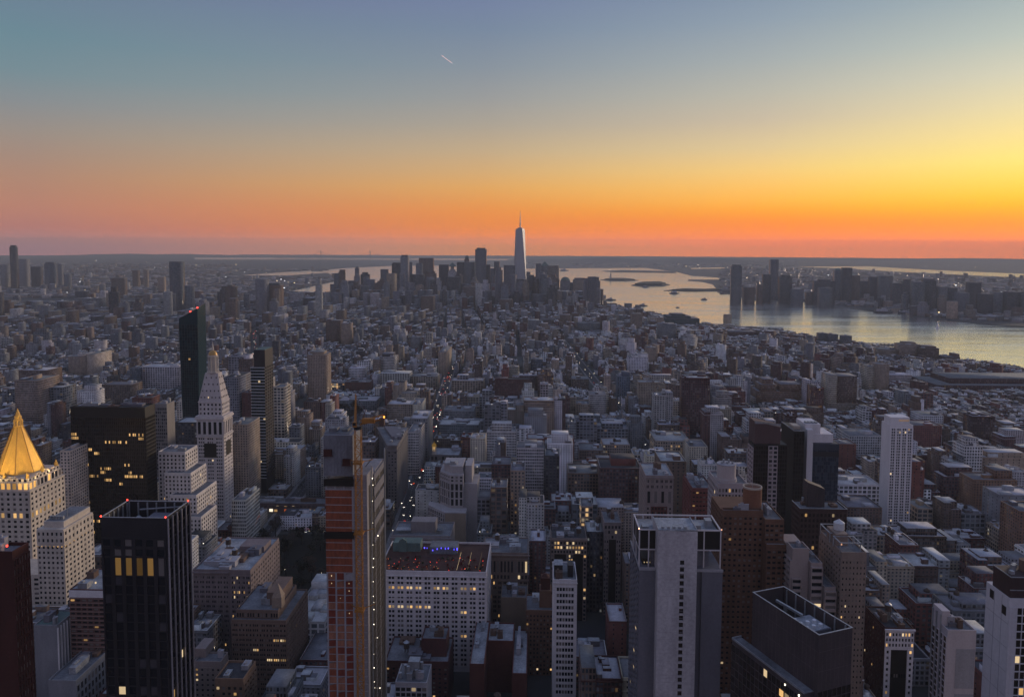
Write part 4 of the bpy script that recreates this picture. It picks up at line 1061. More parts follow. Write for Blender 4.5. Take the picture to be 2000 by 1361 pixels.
b = MB(); b.box(-.2, H.w + .2, -.2, .3, H.h, H.h + .9); b.box(-.2, .3, .3, H.dep, H.h, H.h + .9); H.part('roof_coping', b, METAL)
b = MB(); b.box(2, H.w - 1, 8, 20, H.h, H.h + 3); H.part('roof_bulkhead', b, CREAM); H.done(BRONZE)

# --- dark brown tower with pale window frames
H = Hero('brown_tower', 'dark brown tower with one strip of pale window frames and a slanted brown top', 'apartment tower', 1472, 1537, 868, 680, XS=1462, yb=1000)
w, dp, h = H.w, H.dep, H.h; ht = ond(1500, 826, 690)[2]
H.box(0, w, 0, dp, 0, h)
H.face((0, 0), (w * .44, 0), 0, h - 1, 6, 36, pier=.14, span=.25, rel=.2, lit=.01, mat=BROWNG); H.face((w * .72, 0), (w, 0), 0, h - 1, 4, 36, pier=.14, span=.25, rel=.2, lit=.01, mat=BROWNG)
fr = MB(); H.face((w * .44, -.1), (w * .72, -.1), 0, h - 1, 2, 36, pier=.28, span=.34, rel=.7, wall=fr, lit=.02); H.face((0, dp), (0, 0), 0, h - 3, 3, 34, pier=.3, span=.36, rel=.6, wall=fr, lit=0)
H.part('window_frames', fr, stone('pale_pink_frames', (.36, .30, .30), .8, .15))
b = MB(); b.prism([(1.5, 3), (w * .82, 3), (w * .82, 22), (1.5, 22)], h, [ht + 3, ht - 2, ht - 2, ht + 3]); H.part('penthouse', b, stone('plum_cladding', (.085, .05, .05), .8, .2))
b = MB(); b.prism([(1.3, 2.8), (w * .82 + .2, 2.8), (w * .82 + .2, 3.3), (1.3, 3.3)], ht + 1, [ht + 3.6, ht - 1.4, ht - 1.4, ht + 3.6]); H.part('penthouse_rim', b, METAL)
H.done(BRONZE, 80)

# --- white building with the round tank house
H = Hero('white_tower', 'off-white apartment tower with a round white tank house on its roof', 'apartment tower', 1403, 1460, 946, 520, dep=30, yb=1040)
w, dp, h = H.w, H.dep, H.h
H.box(0, w, 0, dp, 0, h); H.N(0, h - 2, 9, 38, pier=.4, span=.4, rel=.3, lit=.015); H.E(0, h - 2, 8, 38, pier=.4, span=.4, rel=.3, lit=.015); H.roof(par=1, kit=3)
b = MB(); b.cyl(7.5, 9, h, h + 2.5, 7.2, n=24); b.cyl(7.5, 9, h + 2.5, h + 12, 6.4, n=24); TH = H.part('tank_house', b, stone('off_white', (.40, .35, .34), .8, .15))
b = MB(); b.cyl(7.5, 9, h + 12, h + 12.5, 6.7, 6.7, n=24); H.part('tank_rim', b, CONC, TH)
for k in range(5): b = MB(); b.box(3.5 + k * 1.8, 4.6 + k * 1.8, 7 + k % 2 * 3, 8.4 + k % 2 * 3, h + 12.5, h + 14 + k % 2); H.part('air_handler', b, METAL)
H.done(stone('pinkish_white', (.36, .31, .31), .8, .15), 60)

# --- tan and red office block
H = Hero('loft_building', 'tan stone office block with a red brick middle and a flat pale roof', 'office building', 1261, 1315, 930, 690, XS=1249, yb=1020)
w, dp, h = H.w, H.dep, H.h
H.box(0, w, 0, dp, 0, h)
H.face((0, 0), (w, 0), h - 12, h - 2, 6, 2, pier=.5, span=.45, rel=.3, lit=.0, sub=2); H.face((0, 0), (w, 0), h - 26, h - 12.5, 4, 1, pier=.6, span=.2, rel=.4, lit=0); H.face((0, 0), (w * .2, 0), 10, h - 28, 1, 18, pier=.7, span=.5, rel=.4, lit=0); H.face((w * .8, 0), (w, 0), 10, h - 28, 1, 18, pier=.7, span=.5, rel=.4, lit=0)
md = MB(); md.box(w * .2, w * .8, -.1, 0, 0, h - 28); H.part('brick_panel', md, REDB); H.face((w * .22, -.1), (w * .78, -.1), 10, h - 28, 5, 18, pier=.5, span=.5, rel=.2, lit=.02, wall=MB())
H.box(-.6, w + .6, -.9, 0, h - 1.5, h - .6); H.E(4, h - 3, 6, 22, pier=.6, span=.55, rel=.3, lit=0)
H.roof(par=1, kit=3, mat=ROOF_PALE); H.done(stone('tan_stone', (.27, .215, .20), .85, .2), 80)

# --- red brick tower
H = Hero('brick_tower', 'red brick apartment tower with balcony rails, left of the round white tank house', 'apartment tower', 1352, 1392, 955, 600, XS=1335, yb=1020)
w, dp, h = H.w, H.dep, H.h
H.box(0, w, 0, dp, 0, h); H.N(0, h - 1, 6, 36, pier=.3, span=.6, rel=.7, lit=.02); H.E(0, h - 1, 6, 36, pier=.4, span=.55, rel=.7, lit=.02); H.roof(par=1, kit=5); H.done(stone('rust_brick', (.15, .052, .045), .9, .25), 60)

# --- beige building with curved balconies, stepping down
H = Hero('balcony_block', 'beige apartment block with banded balconies stepping down to the right', 'apartment block', 1548, 1580, 1075, 430, XS=1536, yb=1190)
w, dp, h = H.w, 26.0, H.h
H.box(0, w, 0, dp, 0, h); H.face((0, 0), (w * .55, 0), 0, h - 16, 1, 36, pier=.1, span=.42, rel=1.2, lit=.01); H.face((0, dp), (0, 0), 0, h - 6, 4, 40, pier=.2, span=.42, rel=1.2, lit=.01)
H.roof(par=1.4, kit=1)
for k, (X0, X1, Y) in enumerate(((1580, 1602, 1098), (1602, 1624, 1140))):
    a0, a1 = ond(X0, Y, 430)[0] - H.org[0], ond(X1, Y, 430)[0] - H.org[0]; z = ond(X0, Y, 430)[2]
    H.box(a0 + .01, a1, -3 - 3 * k, dp - 4, 0, z); H.face((a0, -3 - 3 * k), (a1, -3 - 3 * k), 0, z - 1, 1, 34, pier=.1, span=.42, rel=1.2, lit=.015); H.roof(z=z, x0=a0 + .01, x1=a1, y0=-3 - 3 * k, y1=dp - 4, par=1.2, kit=1)
H.done(stone('beige_render', (.30, .24, .22), .85, .15), 60)

# --- beige tower with a white water tank
H = Hero('beige_tower', 'tall beige brick tower with a white water tank and roof terrace frames', 'apartment tower', 1644, 1692, 1082, 420, XS=1601, yb=1290)
w, dp, h = H.w, H.dep, H.h
H.box(0, w, 0, dp, 0, h); H.N(0, h - 3, 7, 46, pier=.6, span=.6, rel=.25, lit=.006); H.E(0, h - 2, 9, 46, pier=.5, span=.55, rel=.3, lit=.006)
H.roof(par=1.2, kit=2); H.box(1, 8, 12, dp * .75, h, h + 7)
b = MB(); b.cyl(6, dp * .6, h + 7, h + 11, 3.0, n=16); b.cyl(6, dp * .6, h + 11, h + 13, 3.1, .2, n=16); H.part('water_tank', b, stone('white_tank', (.5, .5, .5), .7, .2))
b = MB()
for (xa, xb, ya, yb_) in ((-.2, w * .8, 2, 12), (-.3, 9, dp * .5, dp - 2)):
    for (x, y) in ((xa, ya), (xb, ya), (xa, yb_), (xb, yb_)): b.bar((x, y, h), (x, y, h + 5.5), .5)
    b.box(xa - .3, xb + .3, ya - .3, ya + .3, h + 5.5, h + 6); b.box(xa - .3, xb + .3, yb_ - .3, yb_ + .3, h + 5.5, h + 6); b.box(xa - .3, xa + .3, ya, yb_, h + 5.51, h + 5.99); b.box(xb - .3, xb + .3, ya, yb_, h + 5.51, h + 5.99)
H.part('terrace_frame', b, METAL); H.lamp('terrace_lamp', 2, 6, h + 3, .5, glow('peach_lamp', (1, .5, .3), 3))
H.done(stone('beige_brick', (.22, .165, .135), .88, .22), 100)

# --- stepped brown loft block with a hooded chimney
H = Hero('loft_building', 'stepped brown loft block with a tall square chimney under a pointed hood', 'office building', 452, 560, 1212, 510, XS=601, yb=1361)
w, dp, h = H.w, H.dep, H.h
H.box(0, w, 0, dp, 0, h); H.N(0, h - 1, 8, 18, pier=.22, span=.5, rel=.4, sub=3, litset={(6, 3), (7, 3), (5, 7), (6, 7), (7, 7), (3, 5), (0, 10), (1, 10), (6, 12)}); H.Wt(0, h - 1, 12, 18, pier=.3, span=.5, rel=.4, lit=.02, sub=2)
H.roof(par=1.1, kit=0); z2 = h + 5
H.box(2, w * .82, 4, dp - 4, h - .01, z2); H.face((2, 4), (w * .82, 4), h + .5, z2 - .5, 16, 1, pier=.4, span=.3, rel=.2, lit=.02); H.roof(z=z2, x0=2, x1=w * .82, y0=4, y1=dp - 4, kit=4, tanks=0)
H.box(w * .52, w * .78, 14, dp - 8, z2, z2 + 9)
q = ond(541, 1160, 520)[0] - H.org[0]; zt_ = ond(541, 1165, 520)[2]
b = MB(); b.box(q - 3.4, q + 3.4, 9, 15.8, z2, zt_); b.prism([(q - 3.5, 8.9), (q + 3.5, 8.9), (q + 3.5, 15.9), (q - 3.5, 15.9)], zt_, zt_ + 9, [(q - .2, 12.2), (q + .2, 12.2), (q + .2, 12.6), (q - .2, 12.6)]); H.part('hooded_chimney', b, TAN)
H.done(stone('loft_brown', (.15, .10, .08), .88, .25), 100)

# --- pair of lofts with cluttered pale roofs
H = Hero('loft_building', 'dark stone loft with cluttered roofs, left of the dark little park', 'office building', 377, 490, 1114, 560, XS=546, yb=1250)
w, dp, h = H.w, H.dep, H.h
H.box(0, w, 0, dp, 0, h); H.face((0, 0), (w * .62, 0), 0, h - 3, 6, 20, pier=.3, span=.5, rel=.3, lit=.03, sub=3); H.face((w * .66, 0), (w, 0), 0, h - 3, 4, 20, pier=.35, span=.45, rel=.3, lit=.35, sub=2); H.box(-.7, w * .63, -1.2, 0, h - 1.6, h - .6); H.Wt(0, h - 2, 13, 20, pier=.45, span=.5, rel=.3, lit=.01, sub=2)
H.roof(par=1.2, kit=12, mat=ROOF_PALE, tanks=2); H.box(w * .5, w * .95, dp * .55, dp * .8, h, h + 5)
H.done(stone('dusky_stone', (.19, .15, .15), .88, .25), 80)

# --- banded brick tower left
H = Hero('brick_tower', 'banded brick apartment tower with a white roof, left of the black glass tower', 'apartment tower', 136, 205, 1152, 480, dep=32, yb=1361)
w, dp, h = H.w, H.dep, H.h
H.box(0, w, 0, dp, 0, h); H.N(0, h - 5, 6, 32, pier=.25, span=.5, rel=.6, lit=.02); bn = MB(); bn.box(-.3, w + .3, -.4, 0, h - 4.5, h); H.part('parapet', bn, WHITEB)
bd = MB()
for j in range(33): bd.box(-.2, w + .2, -.75, -.6, (h - 5) * j / 32 - .25, (h - 5) * j / 32 + .25) if j else None
H.part('brick_band', bd, stone('pinkish_band', (.24, .16, .14), .85, .2))
H.roof(par=.8, kit=3, mat=ROOF_PALE); H.lamp('roof_lamp', w * .6, 6, h + 2, .5, WARM); H.done(stone('band_red', (.13, .065, .055), .9, .25), 60)

# --- modern low block, left
H = Hero('low_block', 'low modern block with white ribs and a green grey roof, beside the left edge', 'office building', 66, 112, 1222, 470, XS=150, yb=1361)
w, dp, h = H.w, H.dep, H.h
H.box(0, w, 0, dp, 0, h); rb = MB()
for k in range(7): rb.box(w, w + .8, k * dp / 6.5, k * dp / 6.5 + .6, 0, h - 1)
H.part('facade_rib', rb, WHITEB); H.roof(par=.8, kit=3, mat=COPPER); H.box(w + 9, w + 26, -24, dp, 0, h - 22)
H.roof(z=h - 22, x0=w + 9, x1=w + 26, y0=-24, y1=dp, kit=4); H.face((w + 26, -24), (w + 26, dp), 0, h - 24, 12, 10, pier=.4, span=.3, rel=.4, lit=.02); H.done(stone('cool_grey', (.20, .20, .215), .8, .2))

# --- small lofts at the lower edge
H = Hero('small_loft', 'small pale brick loft with a grey roof at the foot of the black glass tower', 'building', 379, 432, 1293, 480, XS=446, yb=1361)
w, dp, h = H.w, H.dep, H.h
H.box(0, w, 0, dp, 0, h); H.N(0, h - 3, 5, 14, pier=.6, span=.6, rel=.2, lit=.06); H.Wt(0, h - 3, 4, 14, pier=.6, span=.6, rel=.2, lit=.0); H.roof(par=1, kit=1); H.box(-2, 5, 6, 20, h, h + 6); H.done(stone('grey_tan_brick', (.23, .185, .17), .85, .22), 60)
H = Hero('small_loft', 'low brown brick loft with a pale roof hatch, in front of the stepped loft block', 'building', 420, 476, 1328, 455, XS=500, yb=1361)
w, dp, h = H.w, H.dep, H.h
H.box(0, w, 0, dp, 0, h); H.N(0, h - 3, 5, 14, pier=.5, span=.5, rel=.2, lit=.1); H.Wt(0, h - 2, 5, 14, pier=.35, span=.55, rel=.6, lit=.0); H.roof(par=1.4, kit=2, mat=ROOF_DARK); H.done(stone('loft_tan', (.2, .125, .085), .85, .25), 60)

# --- ornate block behind the garden bar
H = Hero('stone_building', 'grey stone block with big arched top windows and two awnings on its roof', 'office building', 764, 880, 1048, 680, dep=36, yb=1090)
w, dp, h = H.w, H.dep, H.h
H.box(0, w, 0, dp, 0, h); H.N(0, h - 8, 7, 13, pier=.3, span=.34, rel=.5, lit=.02, sub=2); H.box(-1, w + 1, -1.4, 0, h - 2, h); H.box(-.5, w + .5, -.8, 0, h - 8, h - 7.2); H.roof(par=1.6, kit=1); H.box(w * .3, w * .72, 12, 26, h, h + 10)
for (a, c, m) in ((.05, .3, ROOF_PALE), (.74, .84, BLUEG)): b = MB(); b.box(w * a, w * c, 8, 16, h + 3, h + 3.4); H.part('awning', b, m)
H.done(stone('grey_stone', (.20, .18, .185), .85, .22), 60)

# --- pale stepped tower with slim piers
H = Hero('deco_tower', 'pale stepped tower with slim vertical piers at the corner of the avenue', 'office building', 879, 905, 925, 780, dep=40, yb=1000)
w, dp, h = H.w, H.dep, H.h
H.wall.prism([(0, 0), (w, 0), (w, dp), (-12, dp), (-12, 14)], 0, h - 1)
H.face((0, 0), (w, 0), h - 34, h - 10, 3, 3, pier=.4, span=.15, rel=.5, lit=0); H.face((-12, 14), (0, 0), h - 34, h - 10, 5, 3, pier=.4, span=.12, rel=.5, lit=0); H.face((0, 0), (w, 0), h - 9, h - 2, 3, 2, pier=.5, span=.4, rel=.3, lit=0); H.face((-12, 14), (0, 0), h - 9, h - 2, 5, 2, pier=.5, span=.4, rel=.3, lit=0)
H.wall.prism([(1, 4), (w - 1, 4), (w - 1, dp - 4), (-8, dp - 4), (-8, 16)], h - 1, h + 7); H.box(w, w + 14, 6, dp, 0, h - 12); H.box(w + 1, w + 8, 10, dp, h - 12, h + 6)
H.wall.prism([(-4, -14), (w + 4, -14), (w + 4, 0), (-14, 14), (-24, 20), (-24, 8)], 0, h - 36)
H.face((-24, 8), (-4, -14), 4, h - 38, 8, 10, pier=.5, span=.2, rel=.4, lit=.01)
b = MB(); b.box(-6, 6, 8, 18, h + 7, h + 9); b.cyl(2, 10, h + 9, h + 11, 3); H.part('roof_bulkhead', b, METAL)
bl = MB(); bl.box(-3.8, w + 3.8, -14.2, -14, 0, h - 37); H.part('blank_wall', bl, stone('buff_wall', (.26, .20, .15), .85, .12))
H.done(stone('pale_deco_stone', (.33, .30, .30), .85, .2), 60)

# --- arcaded palazzo
H = Hero('stone_building', 'brown stone palazzo block with a long arcade under its roof cornice', 'office building', 942, 1031, 1080, 620, dep=34, yb=1165)
w, dp, h = H.w, H.dep, H.h
H.box(0, w, 0, dp, 0, h); H.face((0, 0), (w, 0), h - 17, h - 5, 13, 1, pier=.45, span=.2, rel=.6, lit=.08); H.face((0, 0), (w, 0), h - 22, h - 17.5, 13, 1, pier=.4, span=.3, rel=.4, lit=.2); H.face((0, 0), (w, 0), 0, h - 23, 9, 11, pier=.4, span=.4, rel=.3, lit=.12, sub=2)
for z, o in ((h - 1.6, 1.6), (h - 5, .8), (h - 23, .8)): H.box(-o, w + o, -o, 0, z, z + .9)
H.roof(par=.8, kit=6, tanks=1); H.done(stone('brown_stone', (.185, .135, .115), .88, .25), 60)

# --- lit loft and neighbours
H = Hero('loft_building', 'brown loft with amber lit rooms and a dark light well in its front', 'office building', 1076, 1146, 1052, 640, dep=30, yb=1105)
w, dp, h = H.w, H.dep, H.h
H.box(0, w, 0, dp, 0, h); H.face((0, 0), (w, 0), h - 13, h - 1.5, 12, 3, pier=.4, span=.4, rel=.3, lit=.3); H.face((0, 0), (w * .1, 0), 0, h - 13, 1, 16, pier=.4, span=.4, rel=.3, lit=.1); H.face((w * .43, 0), (w * .62, 0), 0, h - 13, 3, 16, pier=.4, span=.4, rel=.3, lit=.35); H.face((w * .9, 0), (w, 0), 0, h - 13, 1, 16, pier=.4, span=.4, rel=.3, lit=.1)
b = MB(); b.box(w * .1, w * .43, -.02, .0, 0, h - 13.2); b.box(w * .62, w * .9, -.02, .0, 0, h - 13.2); H.part('light_well_shade', b, BRONZE)  # flat dark sheets painted for the shade in the wells
H.face((w * .12, -.02), (w * .41, -.02), h - 34, h - 29, 6, 1, pier=.3, span=.2, rel=.1, lit=1.0); H.box(-.8, w + .8, -1, 0, h - 1.2, h); H.roof(par=.8, kit=4, tanks=2, mat=ROOF_DARK); H.done(stone('loft_stone', (.21, .16, .14), .88, .25), 80)
H = Hero('loft_building', 'slender dark loft with a deep recess in its front and two lit top windows', 'office building', 1180, 1213, 1022, 650, dep=30, yb=1140)
w, dp, h = H.w, H.dep, H.h
H.box(0, w, 0, dp, 0, h); H.face((0, 0), (w, 0), h - 14, h - 1, 5, 3, pier=.4, span=.4, rel=.3, lit=.12); H.face((0, 0), (w * .28, 0), 0, h - 14, 2, 18, pier=.45, span=.4, rel=.3, lit=.03); H.face((w * .72, 0), (w, 0), 0, h - 14, 2, 18, pier=.45, span=.4, rel=.3, lit=.03); b = MB(); b.box(w * .28, w * .72, -.02, 0, 0, h - 14); H.part('light_well_shade', b, BRONZE); H.roof(par=1, kit=3, tanks=1); H.done(stone('dusk_stone', (.2, .165, .16), .88, .25), 60)  # recess shade painted as a flat dark sheet on the front

# --- white fronted loft with red brick side
H = Hero('loft_building', 'white fronted loft with a red brick side wall and a dark light well', 'office building', 1729, 1784, 1228, 480, XS=1690, yb=1340)
w, dp, h = H.w, H.dep, H.h
H.box(0, w, 0, dp, 0, h - .5)
fr = MB(); fr.box(0, w, -.4, -.02, 0, h); wl = H.face((0, -.4), (w, -.4), h - 12, h - 1.5, 9, 3, pier=.45, span=.4, rel=.35, lit=.3, wall=fr); H.face((0, -.4), (w * .2, -.4), 0, h - 13, 1, 16, pier=.6, span=.5, rel=.35, lit=.05, wall=fr); H.face((w * .8, -.4), (w, -.4), 0, h - 13, 1, 16, pier=.6, span=.5, rel=.35, lit=.05, wall=fr); fr.box(-.5, w + .5, -1.4, -.4, h - .8, h + .4)
H.part('white_front', fr, WHITEB); b = MB(); b.box(w * .22, w * .78, -.44, -.41, 0, h - 13.5); H.part('light_well_shade', b, BRONZE)  # dark sheet on the flat front stands for shade in the well
H.face((w * .24, -.45), (w * .76, -.45), h - 32, h - 29.5, 6, 1, pier=.4, span=.1, rel=.1, lit=1, wall=fr)
H.E(0, h - 2, 8, 20, pier=.75, span=.6, rel=.1, lit=.03); H.roof(par=1, kit=6, mat=ROOF_DARK, tanks=1); H.done(DARKRED, 80)

# --- low red brick range with pale roofs, front middle
H = Hero('brick_block', 'dark red brick block with pale flat roofs round a narrow court', 'building', 917, 1000, 1298, 500, dep=60, yb=1361)
w, dp, h = H.w, H.dep, H.h
H.box(0, w * .35, 0, dp, 0, h); H.box(w * .35, w, dp * .55, dp, 0, h - 1); H.box(w, w * 1.35, 0, dp, 0, h - 6)
H.N(0, h - 30, 7, 8, pier=.5, span=.5, rel=.2, lit=.06); H.roof(par=.9, kit=2, mat=ROOF_PALE, x1=w * .35); H.roof(z=h - 1, x0=w * .35 + .1, x1=w, y0=dp * .55, y1=dp, par=.9, kit=3, mat=ROOF_PALE); H.roof(z=h - 6, x0=w + .1, x1=w * 1.35, par=.9, kit=3, mat=ROOF_PALE); H.done(REDB, 60)
H = Hero('brick_block', 'dark red block with small lit windows below the white loft with the garden bar', 'building', 752, 876, 1292, 515, dep=34, yb=1345)
w, dp, h = H.w, H.dep, H.h
H.box(0, w, 0, dp, 0, h); H.N(0, h - 3, 11, 9, pier=.6, span=.6, rel=.2, lit=.08); H.roof(par=1, kit=7, tanks=2); H.box(w * .55, w * .95, 8, 26, h, h + 12); H.roof(z=h + 12, x0=w * .55, x1=w * .95, y0=8, y1=26, kit=3); H.done(stone('deep_red', (.085, .032, .03), .9, .3), 60)
H = Hero('small_tower', 'pale narrow tower top crowded with grey tanks and fans at the lower edge', 'building', 772, 834, 1333, 430, dep=20, yb=1361)
w, dp, h = H.w, H.dep, H.h
H.box(0, w, 0, dp, 0, h); H.N(0, h - 2, 6, 20, pier=.2, span=.3, rel=.3, lit=.03); H.roof(par=.6, kit=3)
for k in range(6): b = MB(); x = 2 + k * 2.4; b.cyl(x, 5 + (k % 2) * 5, h, h + 3.5 + (k % 3) * 2, 1.0); H.part('vent_drum', b, METAL)
b = MB(); b.box(w * .35, w * .7, 7, 13, h, h + 9); H.part('roof_bulkhead', b, METAL); H.done(CONC)
H = Hero('brick_tower', 'brown brick tower with an orange tank house, left of the narrow white tower', 'office building', 1027, 1080, 1193, 555, dep=26, yb=1300)
w, dp, h = H.w, H.dep, H.h
H.box(0, w, 0, dp, 0, h); H.N(0, h - 2, 8, 15, pier=.5, span=.5, rel=.2, lit=.04); H.roof(par=1, kit=2); H.box(w * .5, w * .95, 6, 18, h, h + 13)
b = MB(); b.box(w * .55, w * .9, 8, 16, h + 13, h + 22); b.cyl(w * .72, 12, h + 22, h + 24, 3, 1); H.part('tank_house', b, DARKRED); H.done(stone('brown_red', (.14, .075, .05), .9, .25), 60)
H = Hero('blank_block', 'tan block with a big blank wall right of the garden bar roof', 'building', 978, 1030, 1168, 590, dep=24, yb=1230)
H.box(0, H.w, 0, H.dep, 0, H.h); H.face((0, 0), (H.w, 0), H.h - 30, H.h - 24, 4, 1, pier=.5, span=.4, rel=.1, lit=.4); H.roof(par=1, kit=3, tanks=1); H.done(stone('tan_blank', (.19, .145, .11), .85, .15), 20)

# cupola building on the avenue and the shop row by the park
H = Hero('corner_building', 'stone corner building with a small floodlit golden cupola on the avenue', 'office building', 841, 897, 889, 1080, dep=40, yb=915)
w, dp, h = H.w, H.dep, H.h
H.box(0, w, 0, dp, 0, h); H.N(0, h - 8, 9, 12, pier=.4, span=.45, rel=.3, lit=.02); H.face((0, 0), (w, 0), h - 7, h - 1, 8, 1, pier=.35, span=.1, rel=.5, lit=0); H.roof(par=1, kit=3, mat=ROOF_PALE)
b = MB(); b.cyl(4.5, 4.5, h, h + 6, 3.2, n=10); b.cyl(4.5, 4.5, h + 7, h + 8, 3.6, n=10)
for a in range(8): q = (4.5 + 3 * math.cos(a * .785), 4.5 + 3 * math.sin(a * .785)); b.bar((*q, h + 5), (*q, h + 12), .7)
H.part('cupola', b, LIME)
b = MB(); b.cyl(4.5, 4.5, h + 6, h + 11.5, 2.3, n=10); H.part('cupola_light', b, glow('cupola_glow', (1, .62, .22), 1.1))
b = MB()
for j in range(5): a0, a1 = j * math.pi / 10, (j + 1) * math.pi / 10; b.cyl(4.5, 4.5, h + 12 + 5 * math.sin(a0), h + 12 + 5 * math.sin(a1), 3.5 * math.cos(a0), max(.2, 3.5 * math.cos(a1)), n=12)
b.cyl(4.5, 4.5, h + 16.6, h + 20, .5, .1, n=6); H.part('gilded_dome', b, glow('dome_floodlit_glow', (1, .58, .14), .55)); H.done(stone('dark_stone', (.15, .13, .13), .85, .2))  # dome emits its own glow in place of floodlight on gilding
H = Hero('shop_block', 'long low block with a bright row of shop fronts beyond the dark park', 'building', 484, 640, 983, 905, dep=22, yb=1014)
w, dp, h = H.w, H.dep, H.h
H.box(0, w, 0, dp, 0, h); H.N(7, h - 2, 20, 4, pier=.4, span=.4, rel=.3, lit=.05); H.roof(par=.8, kit=6)
for k in range(15):
    if k in (6, 9): continue
    b = MB(); x = 2 + k * (w - 6) / 15; b.box(x, x + rg.uniform(2, 4.5), -.3, -.02, 1.5, 4 + rg.random()); H.part('shop_front', b, glow('shop_red', (1, .2, .06), 1.4) if k in (7, 8) else rg.choice((WARM, AMBER, glow('shop_yellow', (1, .72, .12), 1.4), WHITE_LAMP)))
H.done(stone('dusk_brick', (.13, .09, .09), .85, .25))

# ------------------------------------------------------------------ ordinary buildings set out from the photograph
COL = {  # wall colour, words
    'lime': ((.42, .385, .37), 'pale limestone'), 'white': ((.58, .555, .56), 'white'), 'tan': ((.27, .205, .155), 'tan brick'), 'brown': ((.12, .076, .058), 'brown brick'),
    'red': ((.15, .052, .042), 'red brick'), 'dred': ((.08, .03, .027), 'dark red brick'), 'grey': ((.20, .195, .205), 'grey concrete'), 'dark': ((.045, .04, .045), 'dark'), 'blue': ((.09, .11, .15), 'blue grey'),
    'orange': ((.20, .105, .065), 'orange brown brick'), 'cream': ((.46, .39, .31), 'cream'), 'steel': ((.13, .135, .15), 'steel grey'), 'green': ((.03, .055, .06), 'dark green')}
STY = {'loft': (3.4, 3.9, .62, .012), 'apt': (3.2, 3.0, .46, .012), 'off': (2.2, 3.9, .68, .008), 'glass': (1.7, 3.9, .84, .006), 'blank': (7.0, 3.6, .16, .01), 'strip': (4.2, 3.6, .55, .008), 'bigwin': (5.5, 4.6, .74, .01), 'lit': (3.2, 3.9, .62, .10)}
ROOFS = {'pale': (.43, .435, .455), 'grey': (.17, .175, .19), 'dark': (.05, .05, .056), 'silver': (.34, .345, .37)}
RR = random.Random(77)
def jit(c, r, a=.12):
    f = 1 + r.uniform(-a, a); return tuple(min(.8, max(.004, v * f * (1 + r.uniform(-.04, .04)))) for v in c)
def tank_mesh():
    b = MB(); b.cyl(0, 0, 2.6, 6.2, 1.9, n=10); b.cyl(0, 0, 6.2, 7.7, 2.05, .15, n=10)
    for a in range(4): q = (1.3 * math.cos(a * 1.57 + .78), 1.3 * math.sin(a * 1.57 + .78)); b.bar((*q, 0), (*q, 2.7), .3)
    return b.mesh('water_tank', WOOD)
TANK = tank_mesh()
def add_tank(root, x, y, z, s=1.0):
    o = bpy.data.objects.new('water_tank', TANK); C.objects.link(o); o.parent = root; o.location = (x, y, z); o.scale = (s, s, s)
def crate(root, name, x0, x1, y0, y1, z0, z1, wall, roof=(.2, .2, .22), sty=None, seed=1.0):
    """a part of an ordinary building in its local frame"""
    st = STY[sty] if sty else (0, 0, 0, 0)
    return rows_obj(name, [box_row((x0 + x1) / 2, (y0 + y1) / 2, 0, x1 - x0, y1 - y0, z0, z1, wall, st[2], roof, st[0], st[1], st[3], seed)], root)
def mid(XL, XR, Y, d, dep, yb, col, sty, label, name='building', cat='building', roof='grey', top=(), tanks=0, kit=2, group=None, rot=GRID, sty_over=None, land=False):
    x0, _, h = ond(XL, Y, d); x1 = ond(XR, Y, d)[0]; w = x1 - x0
    r = random.Random(int(XL * 31 + Y)); wall = jit(COL[col][0], r, .08); st = sty_over or STY[sty]; rc = jit(ROOFS[roof], r)
    cr, sr = math.cos(rot), math.sin(rot)
    root = rows_obj(name, [box_row(w / 2, dep / 2, 0, w, dep, 0, h, wall, st[2], rc, st[0], st[1], st[3], XL + .37)]); root.location = (x0, d, 0); root.rotation_euler = (0, 0, rot)
    tag(root, label, cat, group)
    if d < 1700:
        p = []
        for q in ((0, w, 0, .5), (0, w, dep - .5, dep), (0, .5, .5, dep - .5), (w - .5, w, .5, dep - .5)): p.append(box_row((q[0] + q[1]) / 2, (q[2] + q[3]) / 2, 0, q[1] - q[0] + .06, q[3] - q[2] + .06, h - .02, h + 1.1, wall, 0, jit((.3, .3, .3), r), 0, 0, 0, 1))
        rows_obj('parapet', p, root)
    for (f0, f1, g0, g1, hh, cc) in top:      # fractions of the roof, height, colour
        cw = jit(COL[cc][0], r) if cc else wall
        crate(root, 'set_back_storey' if hh > 9 else 'roof_bulkhead', f0 * w, f1 * w, g0 * dep, g1 * dep, h + .01, h + hh, cw, rc, sty if hh > 9 else None, XL)
    for k in range(kit):
        bw, bd = r.uniform(.12, .3) * w, r.uniform(.12, .3) * dep; bx, by = r.uniform(.6, w - bw - .6), r.uniform(.6, dep - bd - .6)
        crate(root, r.choice(('roof_bulkhead', 'air_handler')), bx, bx + bw, by, by + bd, h + .02 + .01 * k, h + r.uniform(2, 4.5), jit(r.choice(((.3, .3, .31), (.1, .09, .09), wall)), r), jit((.34, .35, .37), r))
    for k in range(tanks): add_tank(root, r.uniform(.2, .8) * w, r.uniform(.2, .7) * dep, h + .2, r.uniform(.9, 1.3))
    FOOT.append([(x0 + a * cr - c * sr, d + a * sr + c * cr) for a, c in ((-2, -2), (w + 2, -2), (w + 2, dep + 2), (-2, dep + 2))])
    VIEW.append((XL - 2, XR + 2, yb, d))
    if land: LANDMARKS.append(((XL + XR) / 2, Y, d, land))
    return root, w, h
A, O, S = 'apartment_building', 'office_building', 'loft_building'
mid(28, 75, 744, 1311, 60, 840, 'tan', 'off', 'tall tan slab of flats, its right end lit, behind the golden pyramid', A, 'apartment building', kit=1, top=((.5, .62, .3, .6, 7, 'tan'),), land='tall tan slab of flats')
